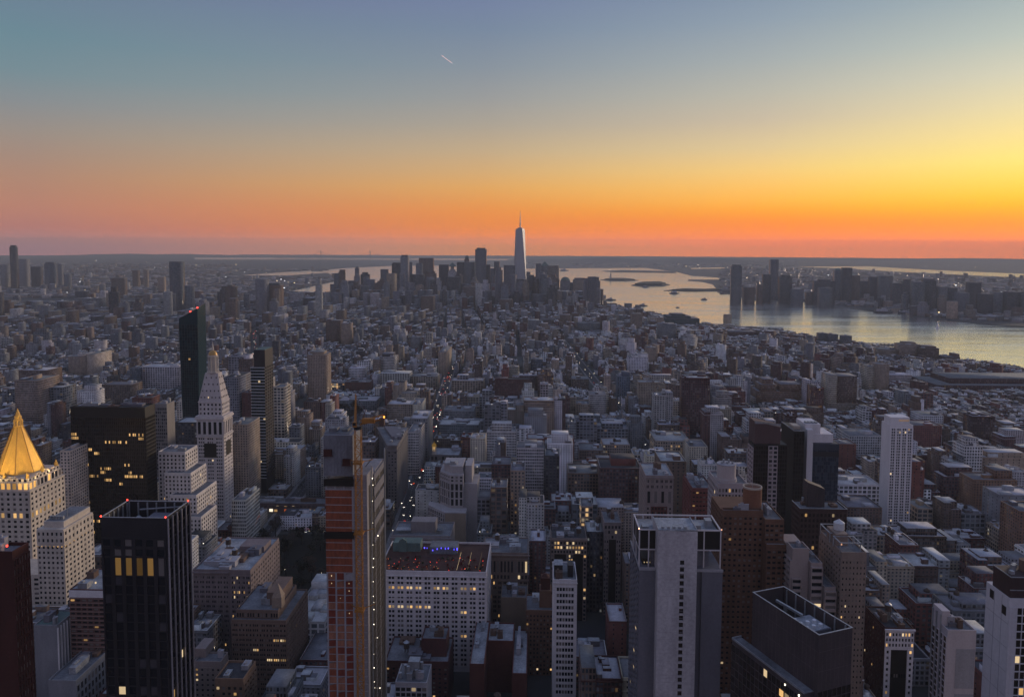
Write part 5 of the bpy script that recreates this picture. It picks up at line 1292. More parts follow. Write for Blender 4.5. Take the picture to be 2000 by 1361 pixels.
mid(36, 92, 724, 1500, 50, 748, 'brown', 'off', 'brown block with a white rim on its roof, right behind the tall tan slab', O, 'office building', roof='pale')
mid(133, 159, 696, 1840, 60, 738, 'tan', 'apt', 'tan slab of flats standing alone left of the long white office block', A, 'apartment building', top=((.5, 1, .2, 1, 3, 'cream'),))
mid(158, 183, 692, 1860, 80, 738, 'cream', 'apt', 'lit right face of the tan slab of flats, built as a paler slab', A, 'apartment building')  # same slab's sunlit face, its light put into a cream block
mid(274, 351, 717, 1650, 45, 768, 'lime', 'bigwin', 'long white office block with tall window bays, left of the green glass tower', O, 'office building', roof='pale', land='long white office block')
mid(253, 271, 720, 1640, 40, 768, 'blue', 'glass', 'narrow blue grey slab at the left end of the long white office block', O, 'office building')
mid(199, 258, 752, 1450, 40, 776, 'brown', 'loft', 'broad brown block with a rounded right corner, below the long white office block', S, 'loft building')
mid(76, 123, 757, 1340, 40, 795, 'steel', 'bigwin', 'pale gridded office block right of the tall tan slab of flats', O, 'office building', roof='pale')
mid(150, 186, 765, 1330, 30, 786, 'white', 'apt', 'white stepped block of flats above the black bronze tower', A, 'apartment building', top=((.3, .9, .2, .9, 10, 'white'),))
mid(117, 137, 882, 700, 40, 1040, 'cream', 'apt', 'cream block with small windows squeezed between the golden pyramid tower and the bronze tower', A, 'apartment building', kit=1)
mid(305, 322, 842, 900, 30, 880, 'white', 'blank', 'white drum-like block at the right corner of the black bronze tower', 'building', kit=0)
mid(341, 386, 826, 900, 30, 870, 'dark', 'strip', 'low black glass block with a pale flat roof, left of the clock tower', O, 'office building', roof='pale', kit=1)
mid(436, 466, 738, 1150, 50, 830, 'grey', 'loft', 'grey loft with tall piers right behind the clock tower', S, 'loft building', roof='dark', kit=3)
mid(466, 492, 702, 1330, 30, 766, 'brown', 'apt', 'brown tower with a small white gable on top, left of the slim tower', A, 'apartment building', top=((.3, .7, .2, .8, 7, 'white'),))
mid(472, 490, 768, 1150, 30, 795, 'dred', 'blank', 'low red block with a blank wall left of the slim tower', 'building')
mid(446, 474, 697, 1450, 40, 735, 'grey', 'bigwin', 'white gridded block behind the grey loft by the clock tower', O, 'office building')
mid(453, 484, 830, 900, 40, 960, 'tan', 'apt', 'tan block of flats in the gap between clock tower and slim tower', A, 'apartment building')
mid(452, 480, 978, 770, 40, 1060, 'lime', 'off', 'pale block with roof machines right below the clock tower', O, 'office building', kit=4)
mid(534, 555, 757, 1150, 30, 805, 'cream', 'bigwin', 'cream loft with an orange lamp on its roof, right of the slim tower', S, 'loft building', kit=1)
mid(600, 636, 694, 1500, 40, 772, 'tan', 'apt', 'tan tower of flats beside the lit square, its top stepped', A, 'apartment building', top=((.1, .8, .2, .9, 6, 'tan'),), land='tan tower beside the lit square')
mid(636, 664, 626, 2500, 40, 690, 'brown', 'apt', 'dark brown twin tower of flats, the left one of a close pair', A, 'apartment building', kit=1, land='brown twin towers')
mid(666, 684, 632, 2450, 40, 688, 'tan', 'apt', 'tan twin tower of flats, the right one of a close pair', A, 'apartment building', kit=1)
mid(632, 673, 748, 1690, 35, 775, 'steel', 'lit', 'glass fronted shop block glowing at the head of the square', 'shop_block', 'shop', sty_over=(4.5, 5, .86, .5), roof='grey', land='glowing shop block')
mid(674, 722, 747, 1660, 40, 779, 'dred', 'blank', 'dark red block with a blank wall right of the glowing shop block', 'building')
mid(681, 712, 719, 1820, 35, 743, 'white', 'loft', 'white gridded loft behind the glowing shop block', S, 'loft building', roof='pale')
mid(660, 735, 783, 1480, 50, 808, 'steel', 'loft', 'long pale loft with a light cornice before the dark square', S, 'loft building', roof='pale', kit=4)
mid(743, 770, 697, 1800, 40, 727, 'lime', 'off', 'white striped office tower with a dark top floor, left of the avenue', O, 'office building', top=((.1, .9, .1, .9, 7, 'dark'),), land='white striped office tower')
mid(728, 742, 702, 1790, 50, 730, 'tan', 'off', 'tan block leaning on the left of the white striped office tower', O, 'office building')
mid(742, 800, 729, 1700, 40, 752, 'lime', 'bigwin', 'long white loft with three rows of big windows below the striped tower', S, 'loft building', roof='pale', kit=4)
mid(803, 855, 735, 1700, 40, 762, 'tan', 'bigwin', 'tan loft with a row of big arched windows beside the avenue', S, 'loft building', kit=3)
mid(756, 806, 790, 1330, 40, 830, 'tan', 'loft', 'tan loft with a row of little lights, above the wedge shaped building', S, 'loft building', roof='pale')
mid(800, 822, 791, 1330, 60, 832, 'cream', 'blank', 'blank cream block beside the avenue above the wedge shaped building', 'building')
mid(795, 818, 845, 1060, 60, 960, 'lime', 'off', 'pale carved office slab right behind the wedge shaped building', O, 'office building', kit=3)
mid(800, 835, 818, 1120, 60, 850, 'grey', 'loft', 'grey lofts with a pale flat roof lining the left of the avenue', S, 'loft building', roof='pale')
mid(802, 820, 659, 2350, 40, 690, 'grey', 'strip', 'grey tower with one bright edge, far left of the avenue', A, 'apartment building', kit=1)
mid(856, 872, 688, 1900, 120, 768, 'tan', 'blank', 'tall blank slab closing the left side of the avenue', A, 'apartment building', kit=1, land='tall blank slab on the avenue')
mid(882, 944, 744, 1640, 40, 772, 'tan', 'bigwin', 'tan loft with deep window bays right of the avenue', S, 'loft building', roof='pale', top=((.15, .5, .4, .9, 10, 'grey'),), kit=3, land='tan loft right of the avenue')
mid(866, 925, 803, 1330, 45, 822, 'grey', 'off', 'long grey flat block right of the avenue, with pale sheds on its roof', O, 'office building', roof='grey', kit=5)
mid(857, 935, 830, 1240, 40, 856, 'steel', 'loft', 'row of gabled pale roofs right of the avenue above the golden cupola', 'building', roof='pale', kit=6)
mid(1037, 1060, 702, 1900, 35, 730, 'blue', 'glass', 'small blue glass block standing out among grey roofs', O, 'office building', land='small blue glass block')
mid(1117, 1150, 740, 1700, 40, 775, 'brown', 'loft', 'brown loft with a dark roof below the avenue lights', S, 'loft building')
mid(1130, 1172, 631, 2900, 50, 656, 'steel', 'strip', 'wide block with two white window bands, far off by the river side', O, 'office building')
mid(1152, 1184, 771, 1420, 35, 822, 'lime', 'off', 'pale ribbed office tower in the middle of the low roofs', O, 'office building', kit=1, land='pale ribbed office tower')
mid(1126, 1152, 790, 1400, 35, 822, 'tan', 'loft', 'tan loft joined to the left of the pale ribbed tower', S, 'loft building')
mid(1206, 1231, 736, 1600, 35, 776, 'blue', 'strip', 'pale blue stepped block of flats', A, 'apartment building', top=((.4, 1, .2, .9, 9, 'blue'),))
mid(1228, 1266, 698, 1900, 40, 728, 'white', 'strip', 'white terraced block stepping down to the left', A, 'apartment building', top=((.5, 1, .1, .9, 8, 'white'), (.2, .5, .1, .9, 4, 'white')), land='white terraced block')
mid(1262, 1282, 679, 2050, 30, 708, 'tan', 'apt', 'round-cornered tan tower of flats above the white terraced block', A, 'apartment building')
mid(1288, 1320, 633, 2650, 60, 660, 'grey', 'off', 'grey gridded block by the river, left of the large stepped terminal', O, 'office building')
mid(1301, 1366, 622, 3150, 120, 642, 'green', 'strip', 'large dark stepped terminal building at the river edge', 'terminal_building', 'building', top=((.05, .75, .1, .9, 9, 'green'), (.2, .6, .2, .8, 16, 'green')), kit=0, land='dark stepped terminal')
mid(1425, 1478, 648, 2750, 90, 672, 'dred', 'loft', 'broad dark red warehouse near the river piers', 'warehouse', 'warehouse', land='broad red warehouse')
mid(1414, 1429, 614, 3300, 12, 632, 'tan', 'blank', 'square tan vent tower standing by itself at the river edge', 'vent_tower', 'tower', kit=0)
for k, (a, c, y, lb) in enumerate(((1600, 1618, 651, 'leftmost'), (1621, 1637, 653, 'middle'), (1646, 1664, 656, 'rightmost'))):
    mid(a, c, y, 2600 - k * 40, 26, 675, 'steel', 'glass', f'{lb} of three slim glass apartment towers on the river bank', A, 'apartment tower', group='three glass towers on the river bank', kit=1)
mid(1720, 1760, 683, 2250, 50, 712, 'tan', 'loft', 'long beige warehouse on the river bank, left of the squat tower', 'warehouse', 'warehouse')
mid(1762, 1799, 673, 2230, 50, 700, 'tan', 'loft', 'squat beige tower with a rounded top on the river bank', 'warehouse', 'warehouse', top=((.2, .8, .2, .8, 6, 'tan'),))
mid(1802, 1834, 680, 2200, 50, 706, 'brown', 'loft', 'squat brown block with sloped top corners on the river bank', 'warehouse', 'warehouse', top=((.12, .88, .12, .88, 5, 'brown'),))
mid(1846, 1875, 697, 2150, 40, 714, 'brown', 'loft', 'low brown block with a chimney stub by the river, rightmost on the bank', 'warehouse', 'warehouse', top=((.7, 1, .1, .9, 8, 'brown'),))
mid(1619, 1675, 788, 1500, 50, 842, 'tan', 'off', 'art deco tan tower rising in set back steps, lit window near its top', 'deco_tower', 'office tower', top=((.0, .28, .05, .9, 56, 'cream'), (.3, .98, .1, .9, 54, 'brown')), kit=0, land='art deco tan tower')
mid(1697, 1712, 716, 1700, 40, 782, 'cream', 'off', 'cream slab, left half of a divided tower of flats', A, 'apartment tower', kit=1)
mid(1713, 1737, 712, 1690, 40, 784, 'tan', 'apt', 'tan slab, right half of a divided tower of flats', A, 'apartment tower', kit=1, land='divided tower of flats')
mid(1738, 1780, 732, 1800, 40, 764, 'lime', 'off', 'white gridded office block right of the divided tower', O, 'office building', roof='pale')
mid(1480, 1570, 765, 1560, 60, 805, 'orange', 'off', 'massive orange brown office block with stepped shoulders', 'office_block', 'office building', top=((.08, .42, .1, .8, 14, 'orange'), (.14, .36, .2, .7, 24, 'orange'), (.5, .95, .1, .8, 15, 'orange')), kit=1, land='massive orange brown block')
mid(1473, 1482, 778, 1570, 50, 805, 'cream', 'off', 'narrow cream wing on the left end of the massive orange brown block', O, 'office building', kit=0)
mid(1659, 1722, 852, 1150, 50, 903, 'lime', 'loft', 'grey lofts with even rows of windows behind the white building', S, 'loft building', roof='grey', land='grey loft with even windows')
mid(1640, 1672, 868, 1050, 30, 930, 'red', 'blank', 'red brick block with a sloping side right of the blue glass block', 'building', kit=1)
mid(1639, 1720, 948, 850, 40, 990, 'white', 'bigwin', 'white gridded loft left of the tall white slab tower', S, 'loft building', roof='pale', kit=4, land='white gridded loft')
mid(1655, 1722, 992, 760, 40, 1030, 'brown', 'apt', 'brown block with white window frames below the white gridded loft', A, 'apartment building', roof='grey')
mid(1800, 1842, 812, 1330, 40, 835, 'white', 'loft', 'white corner loft with a pale cornice right of the tall white slab tower', S, 'loft building', roof='grey')
mid(1785, 1839, 832, 1150, 40, 885, 'red', 'apt', 'red brick block of flats touching the tall white slab tower', A, 'apartment building', land='red brick flats')
mid(1783, 1792, 864, 1000, 40, 895, 'white', 'apt', 'thin white block against the right of the tall white slab tower', A, 'apartment building', kit=0)
mid(1830, 2060, 752, 1700, 120, 810, 'dred', 'loft', 'very long dark red warehouse block with lit rows, near the right edge', 'warehouse', 'warehouse', sty_over=(4, 4.5, .55, .05), top=((.15, 1, .2, .9, 12, 'dred'),), roof='grey', land='very long dark red warehouse')
mid(1902, 1985, 938, 850, 30, 1000, 'orange', 'apt', 'tan and brown block of flats with a dark groove, near the right edge', A, 'apartment building', top=((.55, .95, .2, .9, 10, 'orange'),), land='tan and brown flats near the right edge')
mid(1952, 2030, 968, 780, 30, 1010, 'grey', 'blank', 'pale blank walled block at the right edge below the tan and brown flats', 'building', roof='pale')
mid(1992, 2040, 1000, 700, 30, 1080, 'orange', 'apt', 'orange brown block of flats cut by the right edge', A, 'apartment building')
mid(1792, 1822, 994, 800, 30, 1035, 'tan', 'bigwin', 'small tan block with three big windows right of the white slab tower foot', 'building')
mid(1009, 1062, 876, 930, 35, 945, 'lime', 'off', 'tall pale loft with a fine window grid in the middle of the lower roofs', S, 'loft building', top=((.3, .75, .2, .8, 5, 'white'),), land='tall pale gridded loft')
mid(1065, 1094, 891, 860, 30, 978, 'dark', 'strip', 'narrow black tower with a pale right edge beside the tall pale loft', O, 'office tower', kit=3, land='narrow black tower')
mid(1093, 1096, 890, 858, 30, 978, 'white', 'blank', 'pale edge wall on the right of the narrow black tower', 'building', kit=0)
mid(997, 1025, 920, 830, 30, 985, 'tan', 'lit', 'tan loft with scattered warm windows left of the narrow black tower', S, 'loft building', sty_over=(4, 4, .5, .16))
mid(960, 997, 908, 880, 35, 965, 'dred', 'loft', 'dark red loft with three lit top windows left of the tall pale loft', S, 'loft building')
mid(958, 990, 953, 770, 30, 1010, 'brown', 'bigwin', 'brown loft with tall arched windows below the dark red loft', S, 'loft building', tanks=1)
mid(907, 957, 975, 790, 30, 1030, 'grey', 'bigwin', 'grey gridded loft right of the pale stepped tower', S, 'loft building', sty_over=(4.5, 4.2, .74, .03))
mid(1110, 1175, 925, 860, 40, 965, 'brown', 'loft', 'low brown loft with a long pale railing, right of the narrow black tower', S, 'loft building')
mid(1172, 1252, 915, 830, 40, 985, 'dred', 'loft', 'dark red loft stepped behind, its front lit by one amber window', S, 'loft building', top=((.3, .9, .3, .9, 8, 'red'),), roof='dark', kit=3)
mid(1178, 1230, 869, 1100, 40, 905, 'tan', 'lit', 'tan loft with its whole top floor lit yellow', S, 'loft building', sty_over=(3.2, 4, .6, .2), roof='pale', tanks=1, land='tan loft with lit top floor')
mid(1132, 1178, 880, 1060, 40, 912, 'brown', 'loft', 'brown loft touching the left of the loft with the lit top floor', S, 'loft building')
mid(1290, 1340, 902, 780, 40, 1020, 'brown', 'loft', 'tall brown loft behind the tan and red office block', S, 'loft building', sty_over=(5, 3.8, .3, .01), roof='pale')
mid(1280, 1348, 862, 1080, 60, 890, 'tan', 'lit', 'long tan department store with a lit upper row beside the avenue lights', 'department_store', 'shop', sty_over=(3.6, 4.4, .6, .2), roof='silver', kit=4, land='long tan department store')
mid(1346, 1382, 873, 1030, 40, 905, 'cream', 'apt', 'cream walk-up with small windows right of the department store', A, 'apartment building')
mid(1135, 1158, 990, 720, 25, 1015, 'tan', 'lit', 'small tan shed-like loft with six big amber windows', S, 'loft building', sty_over=(4.2, 5, .7, .6), kit=1)
mid(1146, 1178, 1040, 655, 28, 1110, 'dark', 'lit', 'dark loft with rows of amber windows right of the loft with the light well', S, 'loft building', sty_over=(3, 4, .55, .09), roof='pale', tanks=1)
mid(1034, 1066, 1058, 640, 28, 1120, 'dred', 'apt', 'dark red loft left of the brown loft with the light well', S, 'loft building', roof='pale')
mid(1190, 1224, 1215, 560, 30, 1300, 'red', 'blank', 'red walled low block with a pale roof touching the grey hotel tower', 'building', roof='pale', kit=1)
mid(563, 636, 1215, 560, 70, 1262, 'lime', 'bigwin', 'low pale block with a white roof terrace left of the concrete tower', 'building', roof='pale', kit=6, top=((.1, .9, .72, .95, 9, 'white'),))
mid(585, 640, 1290, 520, 40, 1361, 'dred', 'apt', 'low dark red block under the pale roof terrace', 'building', kit=2)
mid(1430, 1480, 1255, 470, 30, 1361, 'tan', 'apt', 'low tan block left of the dark glass block with the sunken roof', 'building', kit=4, roof='grey')
mid(1455, 1476, 1228, 500, 25, 1300, 'lime', 'blank', 'pale small block with dish aerials left of the sunken roof', 'building', kit=3)

# ------------------------------------------------------------------ far towers: downtown, over the river, over the other river
def tower(XL, XR, Y, d, col, sty, label, yb=600, dep=None, steps=(), group=None, name='tower', cat='tower', crown=None):
    x0, _, h = ond(XL, Y, d); x1 = ond(XR, Y, d)[0]; w = x1 - x0; dep = dep or max(18, min(45, w))
    r = random.Random(int(XL * 13 + Y)); wall = jit(COL[col][0], r, .15); st = STY[sty]
    base = h if not steps else h - steps[-1][1]
    root = rows_obj(name, [box_row(w / 2, dep / 2, 0, w, dep, 0, base, wall, st[2], jit(ROOFS['grey'], r), st[0] * 1.5, st[1], st[3] * .5, XL)]); root.location = (x0, d, 0); root.rotation_euler = (0, 0, GRID + r.uniform(-.12, .12))
    tag(root, label, cat, group); z = base
    for ins, up in steps:
        crate(root, 'upper_storeys', ins * w, (1 - ins) * w, ins * dep, (1 - ins) * dep, z - .01, base + up, wall, (.15, .15, .16), sty, XL); z = base + up
    if crown == 'pyramid': MB().prism([(0, 0), (w, 0), (w, dep), (0, dep)], h, h + w * .5, [(w / 2 - 1, dep / 2 - 1), (w / 2 + 1, dep / 2 - 1), (w / 2 + 1, dep / 2 + 1), (w / 2 - 1, dep / 2 + 1)]).build('pyramid_roof', COPPER, root)
    if crown == 'dome':
        b = MB(); q = w * .46
        for j in range(5): a0, a1 = j * math.pi / 10, (j + 1) * math.pi / 10; b.cyl(w / 2, dep / 2, h + q * .8 * math.sin(a0), h + q * .8 * math.sin(a1), q * math.cos(a0), max(.5, q * math.cos(a1)), n=16)
        b.build('dome', COPPER, root)
    if crown == 'masts':
        b = MB()
        for k in range(3): b.bar((w * (.2 + .3 * k), dep / 2, h), (w * (.2 + .3 * k), dep / 2, h + 14), 1.2)
        b.build('mast', METAL, root)
    if crown == 'mech': crate(root, 'mechanical_storey', .12 * w, .88 * w, .12 * dep, .88 * dep, h + .01, h + 9, jit((.08, .08, .09), r))
    FOOT.append([(x0 - 3, d - 3), (x1 + 3, d - 3), (x1 + 3, d + dep + 3), (x0 - 3, d + dep + 3)]); VIEW.append((XL, XR, yb, d))
    return root
# the tall tower with the spire: square base turning into a square at 45 degrees
x0, _, zt = ond(1006, 449, 4570); x1 = ond(1026, 449, 4570)[0]; cxw, r_ = (x0 + x1) / 2, 31.0
WT = empty('spired_skyscraper', (cxw, 4570, 0), RAD(24)); tag(WT, 'tallest far skyscraper, silver faceted glass with a thin spire on top', 'skyscraper')
b = MB(); n0 = [(-r_, -r_), (r_, -r_), (r_, r_), (-r_, r_)]; q = r_ * .98
t0 = [(0, -q), (q, 0), (0, q), (-q, 0)]; zb = 60
b.prism(n0, 0, zb)
for i in range(4):
    A0, B0 = (*n0[i], zb), (*n0[(i + 1) % 4], zb); T = (*t0[i], zt); T2 = (*t0[(i + 1) % 4], zt)
    b.poly([A0, B0, T]); b.poly([B0, T2, T])
b.poly([(*p, zt) for p in t0])
m, n = new_mat('silver_glass')
tcn = n.n('ShaderNodeTexCoord'); wv = n.n('ShaderNodeTexWave', {'bands_direction': 'Z'}, Vector=tcn.outputs['Object'], Scale=.08)
finish(n, n.n('ShaderNodeBsdfPrincipled', Base_Color=n.mix(n.math('MULTIPLY', wv.outputs['Fac'], .3), (.30, .31, .34), (.20, .21, .23)), Metallic=.1, Roughness=.5).outputs[0])
b.build('glass_facets', m, WT)
sp = ond(1016, 411, 4570)[2]
b = MB(); b.prism([(p[0] * .9, p[1] * .9) for p in t0], zt, zt + 6); b.build('parapet', METAL, WT)
b = MB(); b.cyl(0, 0, zt + 6, zt + 12, 17, n=20); b.build('spire_ring', METAL, WT)
b = MB(); b.cyl(0, 0, zt + 12, zt + 50, 4.5, 3, n=10); b.cyl(0, 0, zt + 50, sp, 3, .8, n=10); b.build('spire', METAL, WT)
FOOT.append([(cxw - 45, 4525), (cxw + 45, 4525), (cxw + 45, 4615), (cxw - 45, 4615)]); VIEW.append((1000, 1030, 545, 4570)); LANDMARKS.append((1016, 500, 4570, 'spired skyscraper'))
DT = [  # XL XR Y d colour style steps crown words
    (520, 547, 557, 3350, 'brown', 'blank', (), 'mech', 'square brown'), (652, 662, 534, 4300, 'steel', 'strip', ((.06, 6),), None, 'thin pale'), (661, 673, 531, 4320, 'grey', 'strip', (), None, 'rippled pale'),
    (677, 700, 552, 4100, 'grey', 'strip', (), 'mech', 'wide pale'), (693, 700, 521, 4800, 'steel', 'off', ((.2, 8),), None, 'slim dark'), (704, 721, 532, 4700, 'dark', 'off', ((.18, 12),), None, 'stepped dark'), (715, 730, 546, 4400, 'steel', 'off', (), None, 'blue grey'),
    (731, 757, 545, 4350, 'brown', 'apt', ((.2, 10), (.35, 22)), None, 'stepped brown'), (743, 757, 526, 4900, 'steel', 'glass', (), None, 'trapezoid grey'), (751, 769, 559, 4000, 'tan', 'apt', (), None, 'squat tan'),
    (765, 784, 513, 4600, 'dark', 'off', ((.1, 6),), None, 'broad dark'), (782, 796, 501, 4500, 'grey', 'strip', (), 'mech', 'tall ribbed'), (796, 805, 512, 4700, 'steel', 'off', (), None, 'narrow grey'), (812, 824, 514, 5100, 'steel', 'off', ((.1, 6),), None, 'faint grey'),
    (818, 846, 504, 5200, 'brown', 'off', (), None, 'wide flat topped'), (801, 827, 536, 4300, 'dark', 'glass', (), None, 'dark box-like'), (829, 850, 530, 4500, 'brown', 'off', ((.12, 12),), None, 'brown shouldered'), (857, 876, 517, 4800, 'dark', 'strip', (), None, 'black banded'),
    (875, 891, 521, 4700, 'lime', 'off', ((.15, 12), (.3, 30)), 'pyramid', 'stone pinnacled'), (873, 898, 541, 4200, 'dark', 'glass', (), None, 'large black'), (892, 907, 512, 4900, 'dark', 'off', (), None, 'plain black'), (907, 916, 503, 4900, 'brown', 'off', ((.15, 10),), 'pyramid', 'crowned'),
    (906, 927, 512, 4750, 'grey', 'glass', (), None, 'grey glass'), (928, 949, 487, 4680, 'steel', 'strip', (), 'mech', 'tall banded glass'), (947, 957, 517, 4700, 'dark', 'off', (), None, 'low dark'), (956, 965, 524, 4800, 'grey', 'off', (), None, 'short grey'), (965, 975, 511, 4800, 'steel', 'glass', (), None, 'slim blue grey'),
    (984, 1006, 518, 4400, 'steel', 'glass', (), None, 'broad blue grey'), (1004, 1024, 545, 4250, 'dark', 'glass', (), None, 'low black'), (1024, 1036, 531, 4600, 'steel', 'glass', (), None, 'short glass'), (1047, 1057, 515, 4900, 'steel', 'glass', (), None, 'dark slim'), (1056, 1072, 519, 4950, 'grey', 'off', (), 'pyramid', 'pitched'),
    (1069, 1091, 519, 4850, 'tan', 'glass', (), None, 'flat tan glass'), (1094, 1113, 548, 4700, 'grey', 'off', (), 'dome', 'domed stone'), (1113, 1123, 552, 4500, 'dark', 'off', (), None, 'dark side'), (1119, 1146, 546, 4480, 'tan', 'off', (), 'mech', 'wide tan'), (1152, 1173, 556, 4500, 'brown', 'off', ((.12, 14), (.24, 44)), None, 'stepped deco'),
    (1220, 1234, 593, 3900, 'grey', 'off', (), None, 'small riverside'), (1238, 1252, 596, 3700, 'steel', 'apt', ((.2, 10),), None, 'rounded riverside'), (640, 652, 575, 3900, 'steel', 'apt', (), None, 'low blue'), (745, 758, 580, 3700, 'tan', 'apt', (), None, 'lower tan'), (905, 930, 560, 4000, 'brown', 'off', (), None, 'brown blocky'), (938, 960, 570, 3900, 'steel', 'off', (), None, 'grey blocky'), (960, 985, 560, 4100, 'red', 'apt', (), None, 'reddish'), (822, 846, 578, 3500, 'brown', 'apt', (), None, 'brown housing'), (975, 1000, 585, 3600, 'brown', 'apt', (), None, 'far brown'), (1040, 1066, 575, 3900, 'steel', 'off', (), None, 'grey lower'), (1066, 1092, 568, 4100, 'dark', 'off', (), None, 'dark lower')]
ORD = ['first', 'second', 'third', 'fourth', 'fifth', 'sixth', 'seventh', 'eighth', 'ninth', 'tenth', 'eleventh', 'twelfth'] + [f'{k}th' for k in range(13, 60)]
dts = sorted(DT, key=lambda t: (t[0] + t[1]) / 2)
lft = [t for t in dts if (t[0] + t[1]) / 2 < 1016][::-1]; rgt = [t for t in dts if (t[0] + t[1]) / 2 >= 1016]
for side, lst in (('left', lft), ('right', rgt)):
    for k, (a, c, y, d, cl, stl, stp, crn, wd) in enumerate(lst):
        tower(a, c, y, d, cl, stl, f'{wd} tower, {ORD[k]} to the {side} of the spired skyscraper in the downtown cluster', steps=stp, crown=crn, group='downtown towers round the spired skyscraper', yb=566)
NJ = [(1429, 1449, 517, 4300, 'steel', 'glass', ((.1, 8),), None), (1507, 1521, 507, 4700, 'steel', 'glass', (), 'masts'), (1491, 1506, 536, 4500, 'dark', 'off', (), None), (1526, 1548, 537, 4400, 'dark', 'off', ((.15, 10),), None), (1550, 1570, 565, 4300, 'steel', 'off', (), None), (1593, 1631, 546, 4350, 'dark', 'off', ((.2, 8),), None), (1632, 1645, 529, 4500, 'steel', 'glass', (), 'dome'), (1647, 1664, 523, 4400, 'dark', 'off', (), None), (1665, 1680, 538, 4500, 'brown', 'off', (), None), (1604, 1626, 562, 4150, 'steel', 'off', (), None), (1682, 1703, 549, 4600, 'dark', 'off', (), None), (1704, 1720, 541, 4500, 'dark', 'apt', (), None), (1722, 1745, 539, 4400, 'steel', 'off', (), None), (1746, 1764, 553, 4200, 'dark', 'off', (), None), (1767, 1784, 546, 4300, 'dark', 'off', ((.2, 10),), None), (1788, 1808, 551, 3750, 'steel', 'glass', (), None), (1807, 1828, 548, 3800, 'dark', 'off', (), 'mech'), (1833, 1852, 560, 3800, 'steel', 'apt', (), None), (1851, 1870, 562, 3850, 'dark', 'off', (), None), (1872, 1894, 572, 3700, 'steel', 'apt', (), None), (1896, 1917, 552, 3900, 'dark', 'apt', (), None), (1920, 1942, 574, 3600, 'dark', 'apt', (), None), (1944, 1966, 571, 3650, 'steel', 'apt', (), None), (1970, 2000, 570, 3600, 'dark', 'off', (), None), (2004, 2030, 575, 3550, 'steel', 'off', (), None), (1576, 1592, 570, 4400, 'brown', 'off', (), None), (1480, 1490, 556, 4400, 'brown', 'off', (), None), (1455, 1475, 561, 4350, 'brown', 'apt', (), None)]
for k, (a, c, y, d, cl, stl, stp, crn) in enumerate(sorted(NJ)):
    lb = 'tall lone glass tower at the left end of the skyline across the river' if k == 0 else f'{COL[cl][1]} {"stepped" if stp else "flat topped"} tower, {ORD[k - 1]} right of the lone glass tower across the river'
    tower(a, c, y, d, cl, stl, lb, steps=stp, crown=crn, group='towers across the river', yb=640)
BK = [(18, 28, 479, 5400, 'dark', 'glass', ((.12, 12),), 'very tall thin black tower, farthest left on the skyline'), (330, 351, 511, 3500, 'steel', 'glass', (), 'tall dark blue slab tower by itself, left of the river mouth'), (33, 50, 506, 5600, 'grey', 'apt', (), 'faint grey tower right beside the very tall thin black tower'), (60, 76, 521, 5500, 'dark', 'off', (), 'low dark tower, second right of the very tall thin black tower'), (86, 104, 512, 5400, 'blue', 'glass', ((.1, 10),), 'blue glass tower, third right of the very tall thin black tower'), (112, 119, 516, 5700, 'grey', 'off', (), 'slim faint tower right of the blue glass tower on the left skyline'), (124, 134, 536, 5300, 'steel', 'off', (), 'short pale tower with a bright front on the left skyline'), (217, 241, 543, 4700, 'brown', 'off', ((.06, 6),), 'broad brown block with white bands, far left across the narrow river'), (280, 287, 527, 5600, 'tan', 'apt', (), 'thin tan tower left of the tall dark blue slab tower'), (308, 319, 541, 5000, 'tan', 'apt', (), 'tan tower touching the left of the tall dark blue slab tower'), (0, 12, 517, 5600, 'grey', 'off', (), 'grey tower cut by the left edge, far off'), (258, 268, 528, 5800, 'brown', 'apt', (), 'small brown tower far off, middle of the left skyline')]
for a, c, y, d, cl, stl, stp, lb in BK: tower(a, c, y, d, cl, stl, lb, steps=stp, group='towers on the left skyline', yb=590 if a != 330 else 608)

# statue on its island, suspension bridge far off
bx, by = onz(1192.5, 546.5, 3); ST = empty('statue', (bx, by, 3), 0); tag(ST, 'tiny statue with raised arm on a stone base, on the first island', 'statue')
b = MB(); b.prism([(-24, -24), (24, -24), (24, 24), (-24, 24)], 0, 10); b.prism([(-10, -10), (10, -10), (10, 10), (-10, 10)], 10, 44, [(-6, -6), (6, -6), (6, 6), (-6, 6)]); b.build('pedestal', LIME, ST)
b = MB(); b.cyl(0, 0, 44, 72, 5, 3, n=10); b.cyl(0, 0, 72, 79, 2, 1.4, n=10); b.bar((2, 0, 70), (4.5, 0, 88), 1.8); b.build('figure', COPPER, ST)
BR = empty('suspension_bridge', (onz(627, 512)[0], onz(627, 512)[1], 0), 0); tag(BR, 'far grey suspension bridge with two towers on the horizon', 'bridge')
p1 = Vector((0, 0, 0)); q_ = onz(723, 512); p2 = Vector((q_[0] - BR.location.x, q_[1] - BR.location.y, 0)); BM = stone('bridge_steel', (.09, .1, .12), .7)
dn = (p2 - p1).normalized(); zt = 230
for p in (p1, p2):
    b = MB()
    for s1 in (-16, 16): b.bar(p + Vector((-dn.y * s1, dn.x * s1, 0)), p + Vector((-dn.y * s1, dn.x * s1, zt)), 11)
    for z in (70, 150, zt - 6): b.bar(p + Vector((-dn.y * 16, dn.x * 16, z)), p + Vector((dn.y * 16, -dn.x * 16, z)), 10)
    b.build('tower', BM, BR)
b = MB(); L_ = (p2 - p1).length; b.bar(p1 - dn * 900 + Vector((0, 0, 75)), p2 + dn * 900 + Vector((0, 0, 75)), 9); b.build('deck', BM, BR)
b = MB(); pr = None
